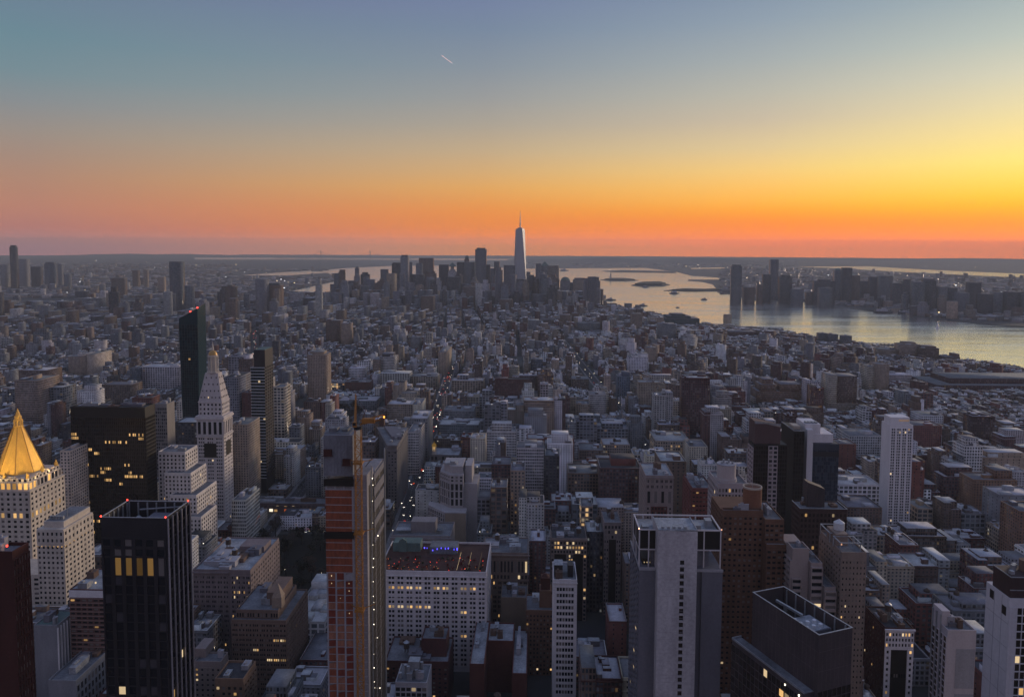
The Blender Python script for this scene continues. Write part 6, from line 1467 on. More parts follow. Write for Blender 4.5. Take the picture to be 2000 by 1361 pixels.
for k in range(41):
    t = -.3 + 1.6 * k / 40; z = 78 + (zt - 78) * (2 * t - 1) ** 2 if 0 <= t <= 1 else zt - (zt - 75) * (abs(t - .5) - .5) / .3
    c_ = p1 + (p2 - p1) * t + Vector((0, 0, z))
    if pr is not None: b.bar(pr, c_, 4)
    pr = c_
b.build('cable', BM, BR)

# ------------------------------------------------------------------ the rest of the city, block by block
R5 = random.Random(2024)
def inpoly(px, py, poly):
    x, y = np.asarray(px, float), np.asarray(py, float); r = np.zeros(x.shape, bool); j = len(poly) - 1
    for i in range(len(poly)):
        xi, yi = poly[i]; xj, yj = poly[j]
        c = ((yi > y) != (yj > y)) & (x < (xj - xi) * (y - yi) / (yj - yi + 1e-12) + xi); r ^= c; j = i
    return r
def push(pts, m):     # shoreline pulled inland by m metres
    return [(x - (m if x > 0 else -m) * .7, y - m) for x, y in pts]
west = [onz(X, Y) for X, Y in MANH_W]; south = [onz(X, Y) for X, Y in MANH_S]; east_ = [onz(X, Y) for X, Y in MANH_E]
MAN = [(-2600, 60)] + [(2200, 60)] + push(west, 22) + [(x, y - 30) for x, y in south] + [(x + 20, y - 30) for x, y in east_]
FB = np.array([[min(p[0] for p in f), max(p[0] for p in f), min(p[1] for p in f), max(p[1] for p in f)] for f in FOOT])
def taken(cx, cy, w, d):
    rx, ry = w / 2 + 1, d / 2 + 1
    for k in np.nonzero((FB[:, 0] < cx + rx) & (FB[:, 1] > cx - rx) & (FB[:, 2] < cy + ry) & (FB[:, 3] > cy - ry))[0]:
        f = FOOT[k]
        if any(inpoly([cx - rx, cx, cx + rx, cx - rx, cx + rx, cx], [cy - ry, cy - ry, cy - ry, cy + ry, cy + ry, cy], f)) or any((abs(p[0] - cx) < rx and abs(p[1] - cy) < ry) for p in f): return True
    return False
EDGE = [(1188, 593), (1260, 609), (1300, 620), (1370, 634), (1480, 644), (1570, 657), (1700, 674), (1790, 691), (1900, 706), (2000, 720), (2120, 738)]   # where the near bank meets the water
for (xa, ya), (xb, yb_) in zip(EDGE, EDGE[1:]):
    for k in range(4): VIEW.append((xa + (xb - xa) * k / 4, xa + (xb - xa) * (k + 1) / 4, ya + (yb_ - ya) * k / 4 - R5.uniform(0, 5), 99999))
VW = np.array(VIEW)
def ceiling(cx, cy, w, d):
    """how high a building may rise here without hiding what the photograph shows behind it"""
    y0 = cy - d / 2; X, _ = proj(cx, max(y0, 60), 30); hw = (w / 2 + 2) * FOC / max(y0, 60)
    k = (VW[:, 3] > y0 + 4) & (VW[:, 0] < X + hw) & (VW[:, 1] > X - hw)
    if not k.any(): return 999.0
    Yl = VW[k, 2].max(); return CAM_H - (Yl - 484 + 2) / FOC * max(y0, 60) * 1.0
BROADWAY = [(420, 60), (905, -104), (1335, -250), (1575, -330)]
SLANT = [(1592, -480), (2330, -703), (3060, -923)]
def near_broadway(u, v, m):
    if 1592 < u < 2080 and abs(v + 97) < m: return True
    if 1592 < u < 2780 and abs(v - 256) < m: return True
    if 1592 < u < 3060 and abs(v - np.interp(u, [p[0] for p in SLANT], [p[1] for p in SLANT])) < m + 2: return True
    for (a, b_), (c, e) in zip(BROADWAY, BROADWAY[1:]):
        if a <= u <= c: return abs(v - (b_ + (e - b_) * (u - a) / (c - a))) < m
    return False
PARKS = [(612, 846, -240, -112), (1340, 1572, -350, -232), (2080, 2220, -60, 200)]
PAL = {'mix': ('lime', 'tan', 'tan', 'brown', 'grey', 'steel', 'white', 'red', 'brown', 'dred', 'cream'), 'rough': ('red', 'dred', 'brown', 'brown', 'tan', 'grey', 'white', 'dred', 'lime'), 'blue': ('steel', 'grey', 'tan', 'brown', 'steel', 'grey', 'brown', 'lime', 'dred', 'dark'), 'far': ('steel', 'brown', 'grey', 'tan', 'dark', 'lime')}
BLD = []    # every remaining building: dict(rows=[body, extras...], tanks=[...], info)
def zone(u, v):
    if u > 3850: return (20, 40, 46, 18, .42 if -1150 < v < 650 else .1, 60, 135, 'far')
    if u > 2780: return (11, 26, 25, 9, .07, 42, 75, 'blue' if v < 250 else 'mix')
    if u > 1590:
        if v < -900: return (12, 30, 18, 5, .07, 38, 58, 'blue')
        if v < -330: return (8, 20, 19, 8, .05, 36, 62, 'blue')
        return (8, 22, 20, 10, .065, 36, 64, 'rough' if v > 350 else 'mix')
    if v > 640: return (8, 26, 21, 9, .05, 36, 62, 'rough')
    if v < -560: return (9, 24, 24, 10, .05, 48, 85, 'blue')
    if v < -250: return (12, 32, 37, 17, .09, 58, 88, 'mix')
    return (13, 36, 42, 18, .07, 62, 86, 'rough' if v > 300 else 'mix')
def add_building(cx, cy, ang, w, d, h, pal, dist):
    r = R5
    cl = r.choice(PAL[pal]); wall = jit(COL[cl][0], r, .3 if dist < 1700 else .2)
    sn = 'apt' if r.random() < .45 else r.choice(('loft', 'loft', 'off', 'bigwin', 'strip'))
    if r.random() < .10: sn = 'blank'
    if r.random() < .03: sn = 'lit'
    st = STY[sn]; rn = r.choices(('pale', 'silver', 'grey', 'dark'), (.22, .26, .32, .2))[0]; rc = jit(ROOFS[rn], r, .25)
    sd = r.uniform(0, 900)
    lit = st[3] * (1 if dist < 1500 else .7)
    rows = [box_row(cx, cy, ang, w, d, 0, h, wall, st[2], rc, st[0], st[1], lit, sd)]
    c, s = math.cos(ang), math.sin(ang); tk = []; nb = 0
    def loc(lx, ly): return cx + lx * c - ly * s, cy + lx * s + ly * c
    top = h
    if dist < 2600 and h > 26 and min(w, d) > 13 and r.random() < .45:      # a set back top
        up = r.uniform(4, 12); rows.append(box_row(cx, cy, ang, w * .68, d * .68, h - .1, h + up, wall, st[2], rc, st[0], st[1], lit, sd + 3)); top = h + up
    if dist < 2400 and w > 12 and r.random() < .38:      # a lower or higher wing along one side
        f = r.uniform(.25, .5); sd_ = r.choice((-1, 1)); x, y = loc(sd_ * w * (.5 - f / 2), -.12); w2 = jit(wall, r, .2) if r.random() < .6 else jit(COL[r.choice(PAL[pal])][0], r, .2)
        rows.append(box_row(x, y, ang, w * f + .06, d + .3, 0, max(7, h * r.uniform(.68, .93)) if False else h + r.uniform(2.5, 8), w2, st[2], jit(ROOFS[r.choice(('pale', 'silver', 'grey', 'dark'))], r, .2), st[0] * r.uniform(.8, 1.2), st[1], lit, sd + 9))
    if dist < 1500 and h > 14 and r.random() < .5:      # cornice and a band course
        cc = jit(wall, r, .35); rows.append(box_row(*loc(0, 0), ang, w + .8, d + .8, h - 1.1, h - .3, cc, 0, cc, 0, 0, 0, 1))
        if r.random() < .5: rows.append(box_row(*loc(0, 0), ang, w + .5, d + .5, h - 8.2, h - 7.6, cc, 0, cc, 0, 0, 0, 1))
        rows.append(box_row(*loc(0, 0), ang, w + .3, d + .3, 4.2, 5, cc, 0, cc, 0, 0, 0, 1))
    if dist < 1500:
        t = .55; pc = jit((.5, .49, .5) if r.random() < .45 else wall, r, .3)
        for lx, ly, bw, bd in ((0, -d / 2 + t / 2, w, t), (0, d / 2 - t / 2, w, t), (-w / 2 + t / 2, 0, t, d - 2 * t), (w / 2 - t / 2, 0, t, d - 2 * t)):
            x, y = loc(lx, ly); rows.append(box_row(x, y, ang, bw + .05, bd + .05, h - .05, h + r.uniform(.7, 1.2), wall, 0, pc, 0, 0, 0, 1))
    n = r.randint(3, 8) if dist < 1300 else r.randint(2, 4) if dist < 2300 else (1 if r.random() < .6 else 0)
    for k in range(n):
        bw, bd, bh = r.uniform(2, max(2.6, w * .34)), r.uniform(2, max(2.6, d * .3)), r.uniform(1.4, 4.6)
        x, y = loc(r.uniform(-.5, .5) * (w - bw - 1.4), r.uniform(-.5, .5) * (d - bd - 1.4)); q = r.random()
        rows.append(box_row(x, y, ang, bw, bd, h - .02 + k * .011, h + bh, wall if q < .4 else jit((.6, .6, .62) if q < .7 else (.09, .08, .08), r, .3), 0, jit(ROOFS[r.choice(('pale', 'silver', 'grey'))], r, .2), 0, 0, 0, 1)); nb += 1
    if dist < 2000 and h > 16 and r.random() < .34:
        x, y = loc(r.uniform(-.3, .3) * w, r.uniform(-.3, .3) * d); tk.append((x, y, h, r.uniform(.85, 1.25)))
    BLD.append(dict(rows=rows, tanks=tk, x=cx, y=cy, w=w, d=d, h=h, ang=ang, cl=cl, roof=rn, nb=nb, sn=sn, dist=dist))
def try_lot(cx, cy, ang, w, d, u, v, z):
    if w < 5 or d < 6: return
    if not inpoly([cx], [cy], MAN)[0]: return
    X, Y = proj(cx, cy, 20)
    if X < -160 or X > 2160: return
    aw, ad = abs(w * math.cos(ang)) + abs(d * math.sin(ang)), abs(d * math.cos(ang)) + abs(w * math.sin(ang))
    if taken(cx, cy, aw, ad): return
    if near_broadway(u, v, 13 + w / 2): return
    for a, b_, c, e in PARKS:
        if a - d / 2 < u < b_ + d / 2 and c - w / 2 < v < e + w / 2: return
    r = R5; h = max(9, r.gauss(z[2], z[3]))
    if r.random() < z[4]: h = r.uniform(z[5], z[6])
    if w < 9: h = min(h, 26)
    if cy < 640: h = min(h, 55)
    cl = ceiling(cx, cy, aw, ad)
    if h > cl - 3: h = cl - 3 - r.uniform(0, 3)
    if cy > 860 and h < 9: h = r.uniform(7, 11)
    if cy > 3500: h = min(h, max(10, CAM_H - ((r.uniform(542, 590) if 660 < proj(cx, cy, 0)[0] < 1165 else r.uniform(570, 592)) - 484) / FOC * cy))
    if h < 6: return
    add_building(cx, cy, ang, w, d, h, z[7], cy)
AVES = [-2500, -2250, -2000, -1820, -1640, -1480, -1310, -1090, -865, -650, -515, -385, -245, -97, 256, 536, 816, 1096, 1376, 1640, 1900]
u0 = 130.0
while u0 < 1590:
    for va, vb in zip(AVES, AVES[1:]):
        if abs((va + vb) / 2) > .8 * u0 + 500: continue
        a, b_ = va + 12, vb - 12
        for row in range(2):
            v = a
            while v < b_ - 6:
                z = zone(u0 + 30, v); w = R5.uniform(z[0], z[1]) if R5.random() > .12 else z[1] * R5.uniform(1.1, 1.9)
                w = min(w, b_ - v);  w = w if b_ - v - w > 6 else b_ - v
                dd = R5.uniform(22, 29.5)
                uu = u0 + (dd / 2 if row == 0 else 61 - dd / 2); vv = v + w / 2
                cx, cy = grid(uu, vv); try_lot(cx, cy, GRID, w - .2, dd, uu, vv, z); v += w
    u0 += 80.5
# the older quarters below, with turned street grids
def quarter(uA, uB, vA, vB, ang, bw, bd, st):
    """blocks bw wide and bd deep in a grid turned by ang about the middle of the quarter"""
    cu, cv = (uA + uB) / 2, (vA + vB) / 2; ca, sa = math.cos(ang), math.sin(ang); R = math.hypot(uB - uA, vB - vA) / 2 + 100
    i = -R
    while i < R:
        j = -R
        while j < R:
            if abs(i) < R and True:
                for row in range(2):
                    v = j + st / 2
                    while v < j + bw - st / 2 - 5:
                        u = i + (bd - st) * (.25 + .5 * row)
                        U0, V0 = cu + u * ca - v * sa, cv + u * sa + v * ca
                        z = zone(U0, V0); w = min(R5.uniform(z[0], z[1]) * (1.0 if R5.random() > .1 else 1.8), j + bw - st / 2 - v)
                        vm = v + w / 2; U, V = cu + u * ca - vm * sa, cv + u * sa + vm * ca; dd = (bd - st) / 2 - R5.uniform(.5, 5)
                        if uA <= U < uB and vA <= V < vB:
                            cx, cy = grid(U, V); try_lot(cx, cy, GRID - ang, w - .2, dd, U, V, z)
                        v += w
            j += bw
        i += bd
quarter(1592, 2780, 262, 1800, RAD(-28), 125, 64, 15)
quarter(1592, 2780, -340, 250, RAD(1.5), 150, 66, 15)
quarter(1592, 2780, -2600, -340, RAD(0), 190, 62, 15)
quarter(2780, 3950, -200, 1500, RAD(-3), 74, 110, 15)
quarter(2780, 3950, -2800, -200, RAD(6), 68, 130, 15)
quarter(3950, 5400, -3000, 1500, RAD(14), 84, 84, 15)

# low far districts over both rivers
def far_district(n, pixtest, lo, hi, seed, tall):
    r = random.Random(seed); k = 0; tries = 0
    while k < n and tries < n * 12:
        tries += 1
        X = r.uniform(-80, 2080); d = 1 / r.uniform(1 / hi, 1 / lo); x = (X - 1000) / FOC * d
        PX, PY = proj(x, d, 0)
        if not pixtest(PX, PY): continue
        w = r.uniform(16, 60) * (1 + d / 12000); h = max(7, r.gauss(12, 4)) if r.random() > tall else r.uniform(25, 62)
        if h > 22: w = r.uniform(18, 34)
        cl = jit(COL[r.choice(PAL['far'])][0], r, .3); rc = jit(ROOFS[r.choice(('pale', 'silver', 'grey', 'dark', 'grey'))], r, .3); st = STY['apt']
        EXTRA.append(box_row(x, d, r.choice((.3, .32, -.1, .8)), w, r.uniform(14, 40), 0, h, cl, st[2], rc, 3.4, 3.2, .06, r.uniform(0, 900))); k += 1
EXTRA = []
def brook(X, Y):
    e = [(470, 582), (556, 571), (604, 560), (664, 546), (640, 536), (560, 539), (470, 541)]
    if Y > 541: return X < np.interp(Y, [541, 548, 560, 571, 584], [655, 655, 600, 550, 440]) and Y < 584
    return X < 450 or (X < 640 and 527 < Y < 530)
def jersey(X, Y):
    s = np.interp(X, [1427, 1480, 1580, 1660, 1725, 1784, 1860, 2000, 2160], [575, 586, 588, 598, 603, 617, 623, 630, 637])
    return X > 1410 and Y < s and not (1500 < X and 519 < Y < 547 and Y < np.interp(X, [1555, 1760, 1960, 2160], [524, 534, 543, 548]))
far_district(5200, brook, 4650, 13500, 3, .03); far_district(4200, jersey, 3350, 12000, 4, .05)
far_district(300, lambda X, Y: 1000 < X < 1560 and 508 < Y < 522, 12000, 20000, 6, .0)

def infill(n, X0, X1, ya, yb, d0, d1, seed, base):
    r = random.Random(seed)
    for k in range(n):
        X, d = r.uniform(X0, X1), r.uniform(d0, d1); x, _, h = ond(X, ya + (yb - ya) * r.random() ** .6, d)
        if h < 20 or not base(X, proj(x, d, 0)[1], x, d): continue
        w, dp = r.uniform(22, 44), r.uniform(22, 44)
        if taken(x, d, w, dp): continue
        cn = r.choice(('steel', 'grey', 'tan', 'brown', 'grey', 'dark', 'lime', 'steel')); c = jit(COL[cn][0], r, .25); st = STY[r.choice(('glass', 'off', 'apt', 'strip'))]; a = r.choice((.02, .15, .28, -.3)); q = r.uniform(0, 900)
        EXTRA.append(box_row(x, d, a, w, dp, 0, h, c, st[2], (.2, .2, .22), st[0] * 1.4, st[1], .03, q))
        if r.random() < .5: EXTRA.append(box_row(x, d, a, w * .6, dp * .6, h - .1, h + r.uniform(5, 22), c, st[2], (.2, .2, .22), st[0] * 1.4, st[1], .02, q))
infill(230, 650, 1178, 522, 590, 3800, 5000, 11, lambda X, Y, x, d: inpoly([x], [d], MAN)[0])
infill(150, 1425, 2040, 560, 612, 3480, 4700, 12, lambda X, Y, x, d: jersey(X, Y))
infill(70, -20, 640, 540, 600, 3000, 4700, 13, lambda X, Y, x, d: inpoly([x], [d], MAN)[0] or brook(X, Y))

# which of them show largest: paint their outlines from far to near on a coarse picture
W2, H2 = 1000, 681
buf = np.full((H2, W2), -1, np.int32)
order = sorted(range(len(BLD)), key=lambda i: -BLD[i]['y'])
occ = [(f, 0) for f in FOOT]
heroes = sorted([(v[3], v) for v in VIEW if v[3] < 50000], key=lambda q: -q[0]); hi_ = 0
def rect(X0, X1, Y0, Y1, val):
    X0, X1, Y0, Y1 = (int(max(0, X0 / 2)), int(min(W2, X1 / 2 + 1)), int(max(0, Y0 / 2)), int(min(H2, Y1 / 2 + 1)))
    if X1 > X0 and Y1 > Y0: buf[Y0:Y1, X0:X1] = val
for i in order:
    B = BLD[i]
    while hi_ < len(heroes) and heroes[hi_][0] > B['y']:
        _, v = heroes[hi_]; hi_ += 1; rect(v[0], v[1], v[2] - 60 if v[3] > 700 else v[2] - 200, v[2], -1)
    c, s = abs(math.cos(B['ang'])), abs(math.sin(B['ang'])); hw, hd = (B['w'] * c + B['d'] * s) / 2, (B['d'] * c + B['w'] * s) / 2
    n0, f0 = B['y'] - hd, B['y'] + hd
    xa, yt = proj(B['x'] - hw, n0, B['h']); xb, _ = proj(B['x'] + hw, n0, B['h']); _, yf = proj(B['x'], f0, B['h']); _, yg = proj(B['x'], n0, 0)
    rect(xa, xb, yf, yg, i)
cnt = np.bincount(buf[buf >= 0], minlength=len(BLD))
KEEP = [int(i) for i in np.argsort(-cnt)[:185] if cnt[i] > 40]
keep = set(KEEP)

# words for each: colour, roof, and the nearest thing one can find
SHORT = [(H_[0], H_[1], H_[2]) for H_ in ()]
NAMES = [(1570, 1190, 'dark glass block with the sunken roof'), (1318, 1060, 'grey hotel tower'), (690, 1000, 'concrete tower under construction'), (848, 1150, 'white loft with the garden bar'), (1104, 1180, 'narrow white tower'), (33, 900, 'golden pyramid'), (220, 870, 'black bronze tower'), (418, 850, 'clock tower'), (375, 690, 'dark green glass tower'), (511, 820, 'slim tower'), (366, 960, 'stepped limestone block'), (768, 900, 'wedge shaped building'), (1752, 920, 'tall white slab tower'), (1466, 1080, 'brown tower with the round tank house'), (1605, 1010, 'wide dark brown block'), (1605, 900, 'blue glass block'), (1500, 900, 'tower with pale window frames'), (1430, 960, 'round white tank house'), (1285, 960, 'tan and red office block'), (1363, 970, 'red brick tower with balcony rails'), (1580, 1110, 'beige balcony block'), (1666, 1140, 'beige tower with the water tank'), (520, 1230, 'hooded chimney'), (450, 1090, 'cluttered pale roofs by the park'), (170, 1220, 'banded brick tower'), (822, 1050, 'arched stone block'), (890, 960, 'pale stepped tower'), (985, 1110, 'arcaded palazzo'), (1111, 1075, 'loft with the light well'), (1756, 1270, 'white fronted loft'), (847, 880, 'golden cupola'), (562, 1000, 'row of bright shop fronts'), (1016, 560, 'spired skyscraper'), (51, 790, 'tall tan slab of flats'), (312, 740, 'long white office block'), (617, 730, 'tan tower beside the lit square'), (660, 655, 'brown twin towers'), (652, 760, 'glowing shop block'), (756, 710, 'white striped office tower'), (864, 720, 'tall blank slab on the avenue'), (912, 755, 'tan loft right of the avenue'), (1048, 714, 'small blue glass block'), (1168, 795, 'pale ribbed office tower'), (1247, 712, 'white terraced block'), (1333, 630, 'dark stepped terminal'), (1450, 660, 'broad red warehouse'), (1646, 780, 'art deco tan tower'), (1725, 745, 'divided tower of flats'), (1522, 780, 'massive orange brown block'), (1690, 875, 'grey loft with even windows'), (1680, 968, 'white gridded loft'), (1812, 858, 'red brick flats'), (1915, 780, 'very long dark red warehouse'), (1945, 968, 'tan and brown flats'), (1035, 910, 'tall pale gridded loft'), (1080, 935, 'narrow black tower'), (1204, 887, 'tan loft with lit top floor'), (1314, 875, 'long tan department store'), (1878, 1290, 'plain pale slab'), (1960, 1200, 'slab tower at the right edge')]
used = {}; used_lab = set()
def relation(dx, dy):
    if abs(dx) > abs(dy) * 1.1: return 'right of' if dx > 0 else 'left of'
    return 'below' if dy > 0 else 'above'
ORDW = ['nearest', 'second', 'third', 'fourth', 'fifth', 'sixth', 'seventh', 'eighth', 'ninth']
info = {}
for i in KEEP:
    B = BLD[i]; X, Y = proj(B['x'], B['y'], B['h']); best = sorted((math.hypot(X - a, (Y - c) * 1.2), a, c, nm) for a, c, nm in NAMES)[0]
    info[i] = (COL[B['cl']][1], best[3], relation(X - best[1], Y - best[2]), best[0])
groups_ = {}
for i, (cw, nm, rel, ds) in info.items(): groups_.setdefault((cw, nm, rel), []).append((ds, i))
LABEL = {}
for (cw, nm, rel), lst in groups_.items():
    lst.sort()
    for k, (ds, i) in enumerate(lst):
        B = BLD[i]; sz = 'low' if B['h'] < 18 else 'mid-rise' if B['h'] < 36 else 'tall'
        o = '' if len(lst) == 1 else ORDW[k] + ' '
        for lb in (f"{o}{cw} {sz} building {rel} the {nm}, its roof {B['roof']}" + (' with a tank' if B['tanks'] else ''), f"{o}{cw} {sz} building {rel} the {nm}, its roof {B['roof']}", f"{o}{cw} {sz} building {rel} the {nm}", f"{o}{cw} building {rel} the {nm}"):
            if len(lb.split()) <= 15: break
        LABEL[i] = lb
KIND = {'apt': 'apartment_building', 'loft': 'loft_building', 'lit': 'loft_building', 'off': 'office_building', 'bigwin': 'loft_building', 'strip': 'apartment_building', 'blank': 'brick_building'}
for i in KEEP:
    B = BLD[i]; o = rows_obj(KIND[B['sn']], B['rows'][:1], None, (B['x'], B['y'], 0)); o.location = (B['x'], B['y'], 0)
    tag(o, LABEL[i], 'building', 'ordinary city buildings')
    par = [q for q in B['rows'][1:] if q[10] == 0 and min(q[3], q[4]) < .7]; oth = [q for q in B['rows'][1:] if not (q[10] == 0 and min(q[3], q[4]) < .7)]
    if par: rows_obj('parapet', par, o, (B['x'], B['y'], 0))
    for q in oth: rows_obj('set_back_storey' if q[10] else 'cornice' if q[3] > B['w'] else 'roof_bulkhead', [q], o, (B['x'], B['y'], 0))
    for x, y, z, s in B['tanks']: add_tank(o, x - B['x'], y - B['y'], z, s)
rest = [q for i, B in enumerate(BLD) if i not in keep for q in B['rows']] + EXTRA
tag(rows_obj('city_buildings', rest), kind='stuff')
tb = MB()
for i, B in enumerate(BLD):
    if i in keep: continue
    for x, y, z, s in B['tanks']:
        tb.cyl(x, y, z + 2.4 * s, z + 6 * s, 1.9 * s, n=7); tb.cyl(x, y, z + 6 * s, z + 7.5 * s, 2 * s, .2, n=7)
        for a in range(3): q = (x + 1.3 * s * math.cos(a * 2.1), y + 1.3 * s * math.sin(a * 2.1)); tb.bar((*q, z), (*q, z + 2.5 * s), .3)
tag(tb.build('rooftop_tanks', WOOD), kind='stuff')
LPS = {}
for i in range(len(BLD)):
    B = BLD[i]
    if B['dist'] < 2600 and R5.random() < (.16 if i in keep else .05): LPS[i] = (B['x'] + R5.uniform(-.42, .42) * B['w'], B['y'] - B['d'] * .5 + .8, B['h'] + R5.uniform(1.2, 3) if R5.random() < .6 else B['h'] * R5.uniform(.2, .9))
lm = MB(); RL = glow('roof_lamp_glow', (1, .9, .75), 7.0)
for i, (x, y, z) in LPS.items():
    s = .22 + B['dist'] * 0 + .00010 * BLD[i]['dist']; lm.box(x - s, x + s, y - .9 - s, y - .9 + s, z - s, z + s)
tag(lm.build('rooftop_lights', RL), kind='stuff')
print('buildings', len(BLD), 'kept', len(KEEP), 'boxes', len(rest))

# ------------------------------------------------------------------ avenues, traffic, lamps, trees, boats, far lights
ASPH = stone('asphalt', (.045, .045, .05), .9, .3, .05); PAVE = stone('pavement_slabs', (.16, .155, .155), .9, .3, .2); PAINT = stone('road_paint', (.55, .54, .5), .8, .2)
def strip(name, u0, u1, v, half, z, mat, th=0.0):
    b = MB(); P = [grid(u0, v - half), grid(u0, v + half), grid(u1, v + half), grid(u1, v - half)]
    if th: b.prism([P[0], P[1], P[2], P[3]], z, z + th)
    else: b.poly([(*p, z) for p in P])
    return tag(b.build(name, mat), kind='structure')
for v, ua, ub in ((-97, 300, 2070), (256, 300, 2760), (-245, 300, 1560)):
    strip('road', ua, ub, v, 8.2, .02, ASPH)
    for s in (-10.2, 10.2): strip('pavement', ua, ub, v + s, 1.9, .0, PAVE, .14)
    b = MB(); u = ua
    while u < min(ub, 1500):
        for s in (-2.8, 2.8): b.poly([(*grid(u, v + s - .12), .026), (*grid(u, v + s + .12), .026), (*grid(u + 3, v + s + .12), .026), (*grid(u + 3, v + s - .12), .026)])
        u += 9
    tag(b.build('road_markings', PAINT), kind='structure')
strip('lawn', 615, 843, -176, 62, .012, stone('park_lawn', (.012, .012, .008), .95, .5, .05))
strip('lawn', 1342, 1570, -291, 56, .012, stone('park_lawn', (.012, .012, .008), .95, .5, .05))
R6 = random.Random(99)
HEAD = glow('headlight_glow', (1, .93, .78), 9.0); TAIL = glow('taillight_glow', (1, .05, .02), 9.0)
def car_meshes(col, i):
    b = MB(); b.prism([(-.9, -2.2), (.9, -2.2), (.9, 2.2), (-.9, 2.2)], .3, .95); b.prism([(-.85, -1.2), (.85, -1.2), (.85, 1.9), (-.85, 1.9)], .95, 1.5, [(-.65, -.6), (.65, -.6), (.65, 1.4), (-.65, 1.4)])
    for x in (-.92, .92):
        for y in (-1.4, 1.4): b.box(x - .12, x + .12, y - .32, y + .32, 0, .64)
    return b.mesh('car', stone(f'car_paint_{i}', col, .35, .1))
CARS = [car_meshes(c, i) for i, c in enumerate(((.35, .35, .36), (.02, .02, .022), (.45, .28, .02), (.1, .02, .02), (.12, .13, .15)))]
hb = MB(); hb.box(-.2, .2, -.06, .06, -.14, .14); HL = hb.mesh('headlight', HEAD); TLm = hb.mesh('taillight', TAIL)
def car(u, v, toward, label, group, van=False):
    x, y = grid(u, v); me = R6.choice(CARS)
    o = bpy.data.objects.new('car', me); C.objects.link(o); o.location = (x, y, .03); o.rotation_euler = (0, 0, GRID + (0 if toward else math.pi)); tag(o, label, 'car', group)
    for x_ in (-.6, .6):
        h = bpy.data.objects.new('headlight', HL); C.objects.link(h); h.parent = o; h.location = (x_, -2.27, .68)
        t = bpy.data.objects.new('taillight', TLm); C.objects.link(t); t.parent = o; t.location = (x_, 2.27, .78)
for k in range(84):
    u = R6.uniform(560, 2050); lane = R6.choice((-5.6, -2.8, 0, 2.8, 5.6)); tw = R6.random() < .45
    car(u, -97 + lane, tw, 'car with headlights facing us on the avenue beside the wedge shaped building' if tw else 'car with red tail lights on the avenue beside the wedge shaped building', 'cars on the avenue beside the wedge shaped building')
for k in range(8): car(1085 + (k // 3) * 7.5, -97 + (k % 3 - 1) * 3.2, False, 'car in the knot of red tail lights left of the golden cupola', 'knot of red tail lights')
for k in range(40): car(R6.uniform(880, 2500), 256 + R6.choice((-5.6, -2.8, 0, 2.8, 5.6)), R6.random() < .8, 'car on the avenue of lights left of the long tan department store', 'cars on the second avenue')
for k in range(34):
    u = R6.uniform(2200, 3050); v = np.interp(u, [1592, 2330, 3000], [-480, -703, -905]); car(u, float(v) + R6.uniform(-6, 6), R6.random() < .6, 'tiny car in the slanting string of lights above the slim tower', 'cars on the slanting street far off')
for k in range(12): car(852 + R6.uniform(-4, 4), R6.uniform(-235, -115), True, 'car on the cross street by the bright shop fronts beyond the park', 'cars by the shop fronts')
# lamps
LG = glow('street_lamp_glow', (1, .86, .62), 16.0)
b = MB(); b.cyl(0, 0, 0, 8, .12, n=6); b.bar((0, 0, 8), (1.8, 0, 8.4), .12); LPOLE = b.mesh('street_lamp', BLACKM); b = MB(); b.box(1.4, 2.2, -.25, .25, 8.1, 8.35); LHEAD = b.mesh('lamp_head', LG)
def street_lamp(x, y, z, rz, label, group, s=1.0):
    o = bpy.data.objects.new('street_lamp', LPOLE); C.objects.link(o); o.location = (x, y, z); o.rotation_euler = (0, 0, rz); o.scale = (s,) * 3; tag(o, label, 'street lamp', group)
    h = bpy.data.objects.new('lamp_head', LHEAD); C.objects.link(h); h.parent = o
for k in range(34):
    x, y = grid(560 + k * 45, -97 + (9.2 if k % 2 else -9.2)); street_lamp(x, y, .1, math.pi if k % 2 else 0, 'lit street lamp along the avenue beside the wedge shaped building', 'lamps along the avenue')
for k in range(26):
    x, y = grid(860 + k * 60, 256 + (9.2 if k % 2 else -9.2)); street_lamp(x, y, .1, math.pi if k % 2 else 0, 'lit street lamp along the avenue left of the department store', 'lamps along the second avenue')
for k in range(9):
    x, y = grid(R6.uniform(640, 830), R6.uniform(-230, -120)); street_lamp(x, y, .02, R6.uniform(0, 6), 'lit lamp among the dark trees of the park', 'lamps in the park', .8)
# far bright lamps on masts
FLm = glow('far_flood_glow', (.95, .95, 1.0), 5.0); FLw = glow('far_flood_warm', (1, .75, .4), 5.0)
b = MB(); b.cyl(0, 0, 0, 28, .7, n=6); FM = b.mesh('light_mast', BLACKM); FH = []
for m_ in (FLm, FLw): b = MB(); b.box(-3.4, 3.4, -1, 1, 26, 29); FH.append(b.mesh('floodlight', m_))
spots = [(188, 509), (186, 510), (228, 509), (286, 512), (302, 523), (314, 523), (324, 522), (383, 518), (461, 517), (425, 533), (441, 541), (478, 532), (158, 545), (157, 549), (156, 551), (180, 566), (166, 567), (151, 587), (131, 572), (40, 621), (56, 510), (195, 609), (230, 583), (296, 578), (512, 558), (517, 561), (508, 560), (541, 549), (549, 546), (556, 549), (563, 552), (603, 553), (627, 546), (520, 533), (575, 553), (532, 562), (555, 563), (1191, 528), (1340, 521), (1347, 521), (1618, 538), (1720, 542), (1864, 556), (1877, 557), (1867, 558), (1947, 571), (1956, 571), (1964, 572), (1972, 581), (1866, 578), (1834, 611), (1779, 572), (1835, 512), (1852, 519), (1808, 521), (1866, 520), (1905, 522)]
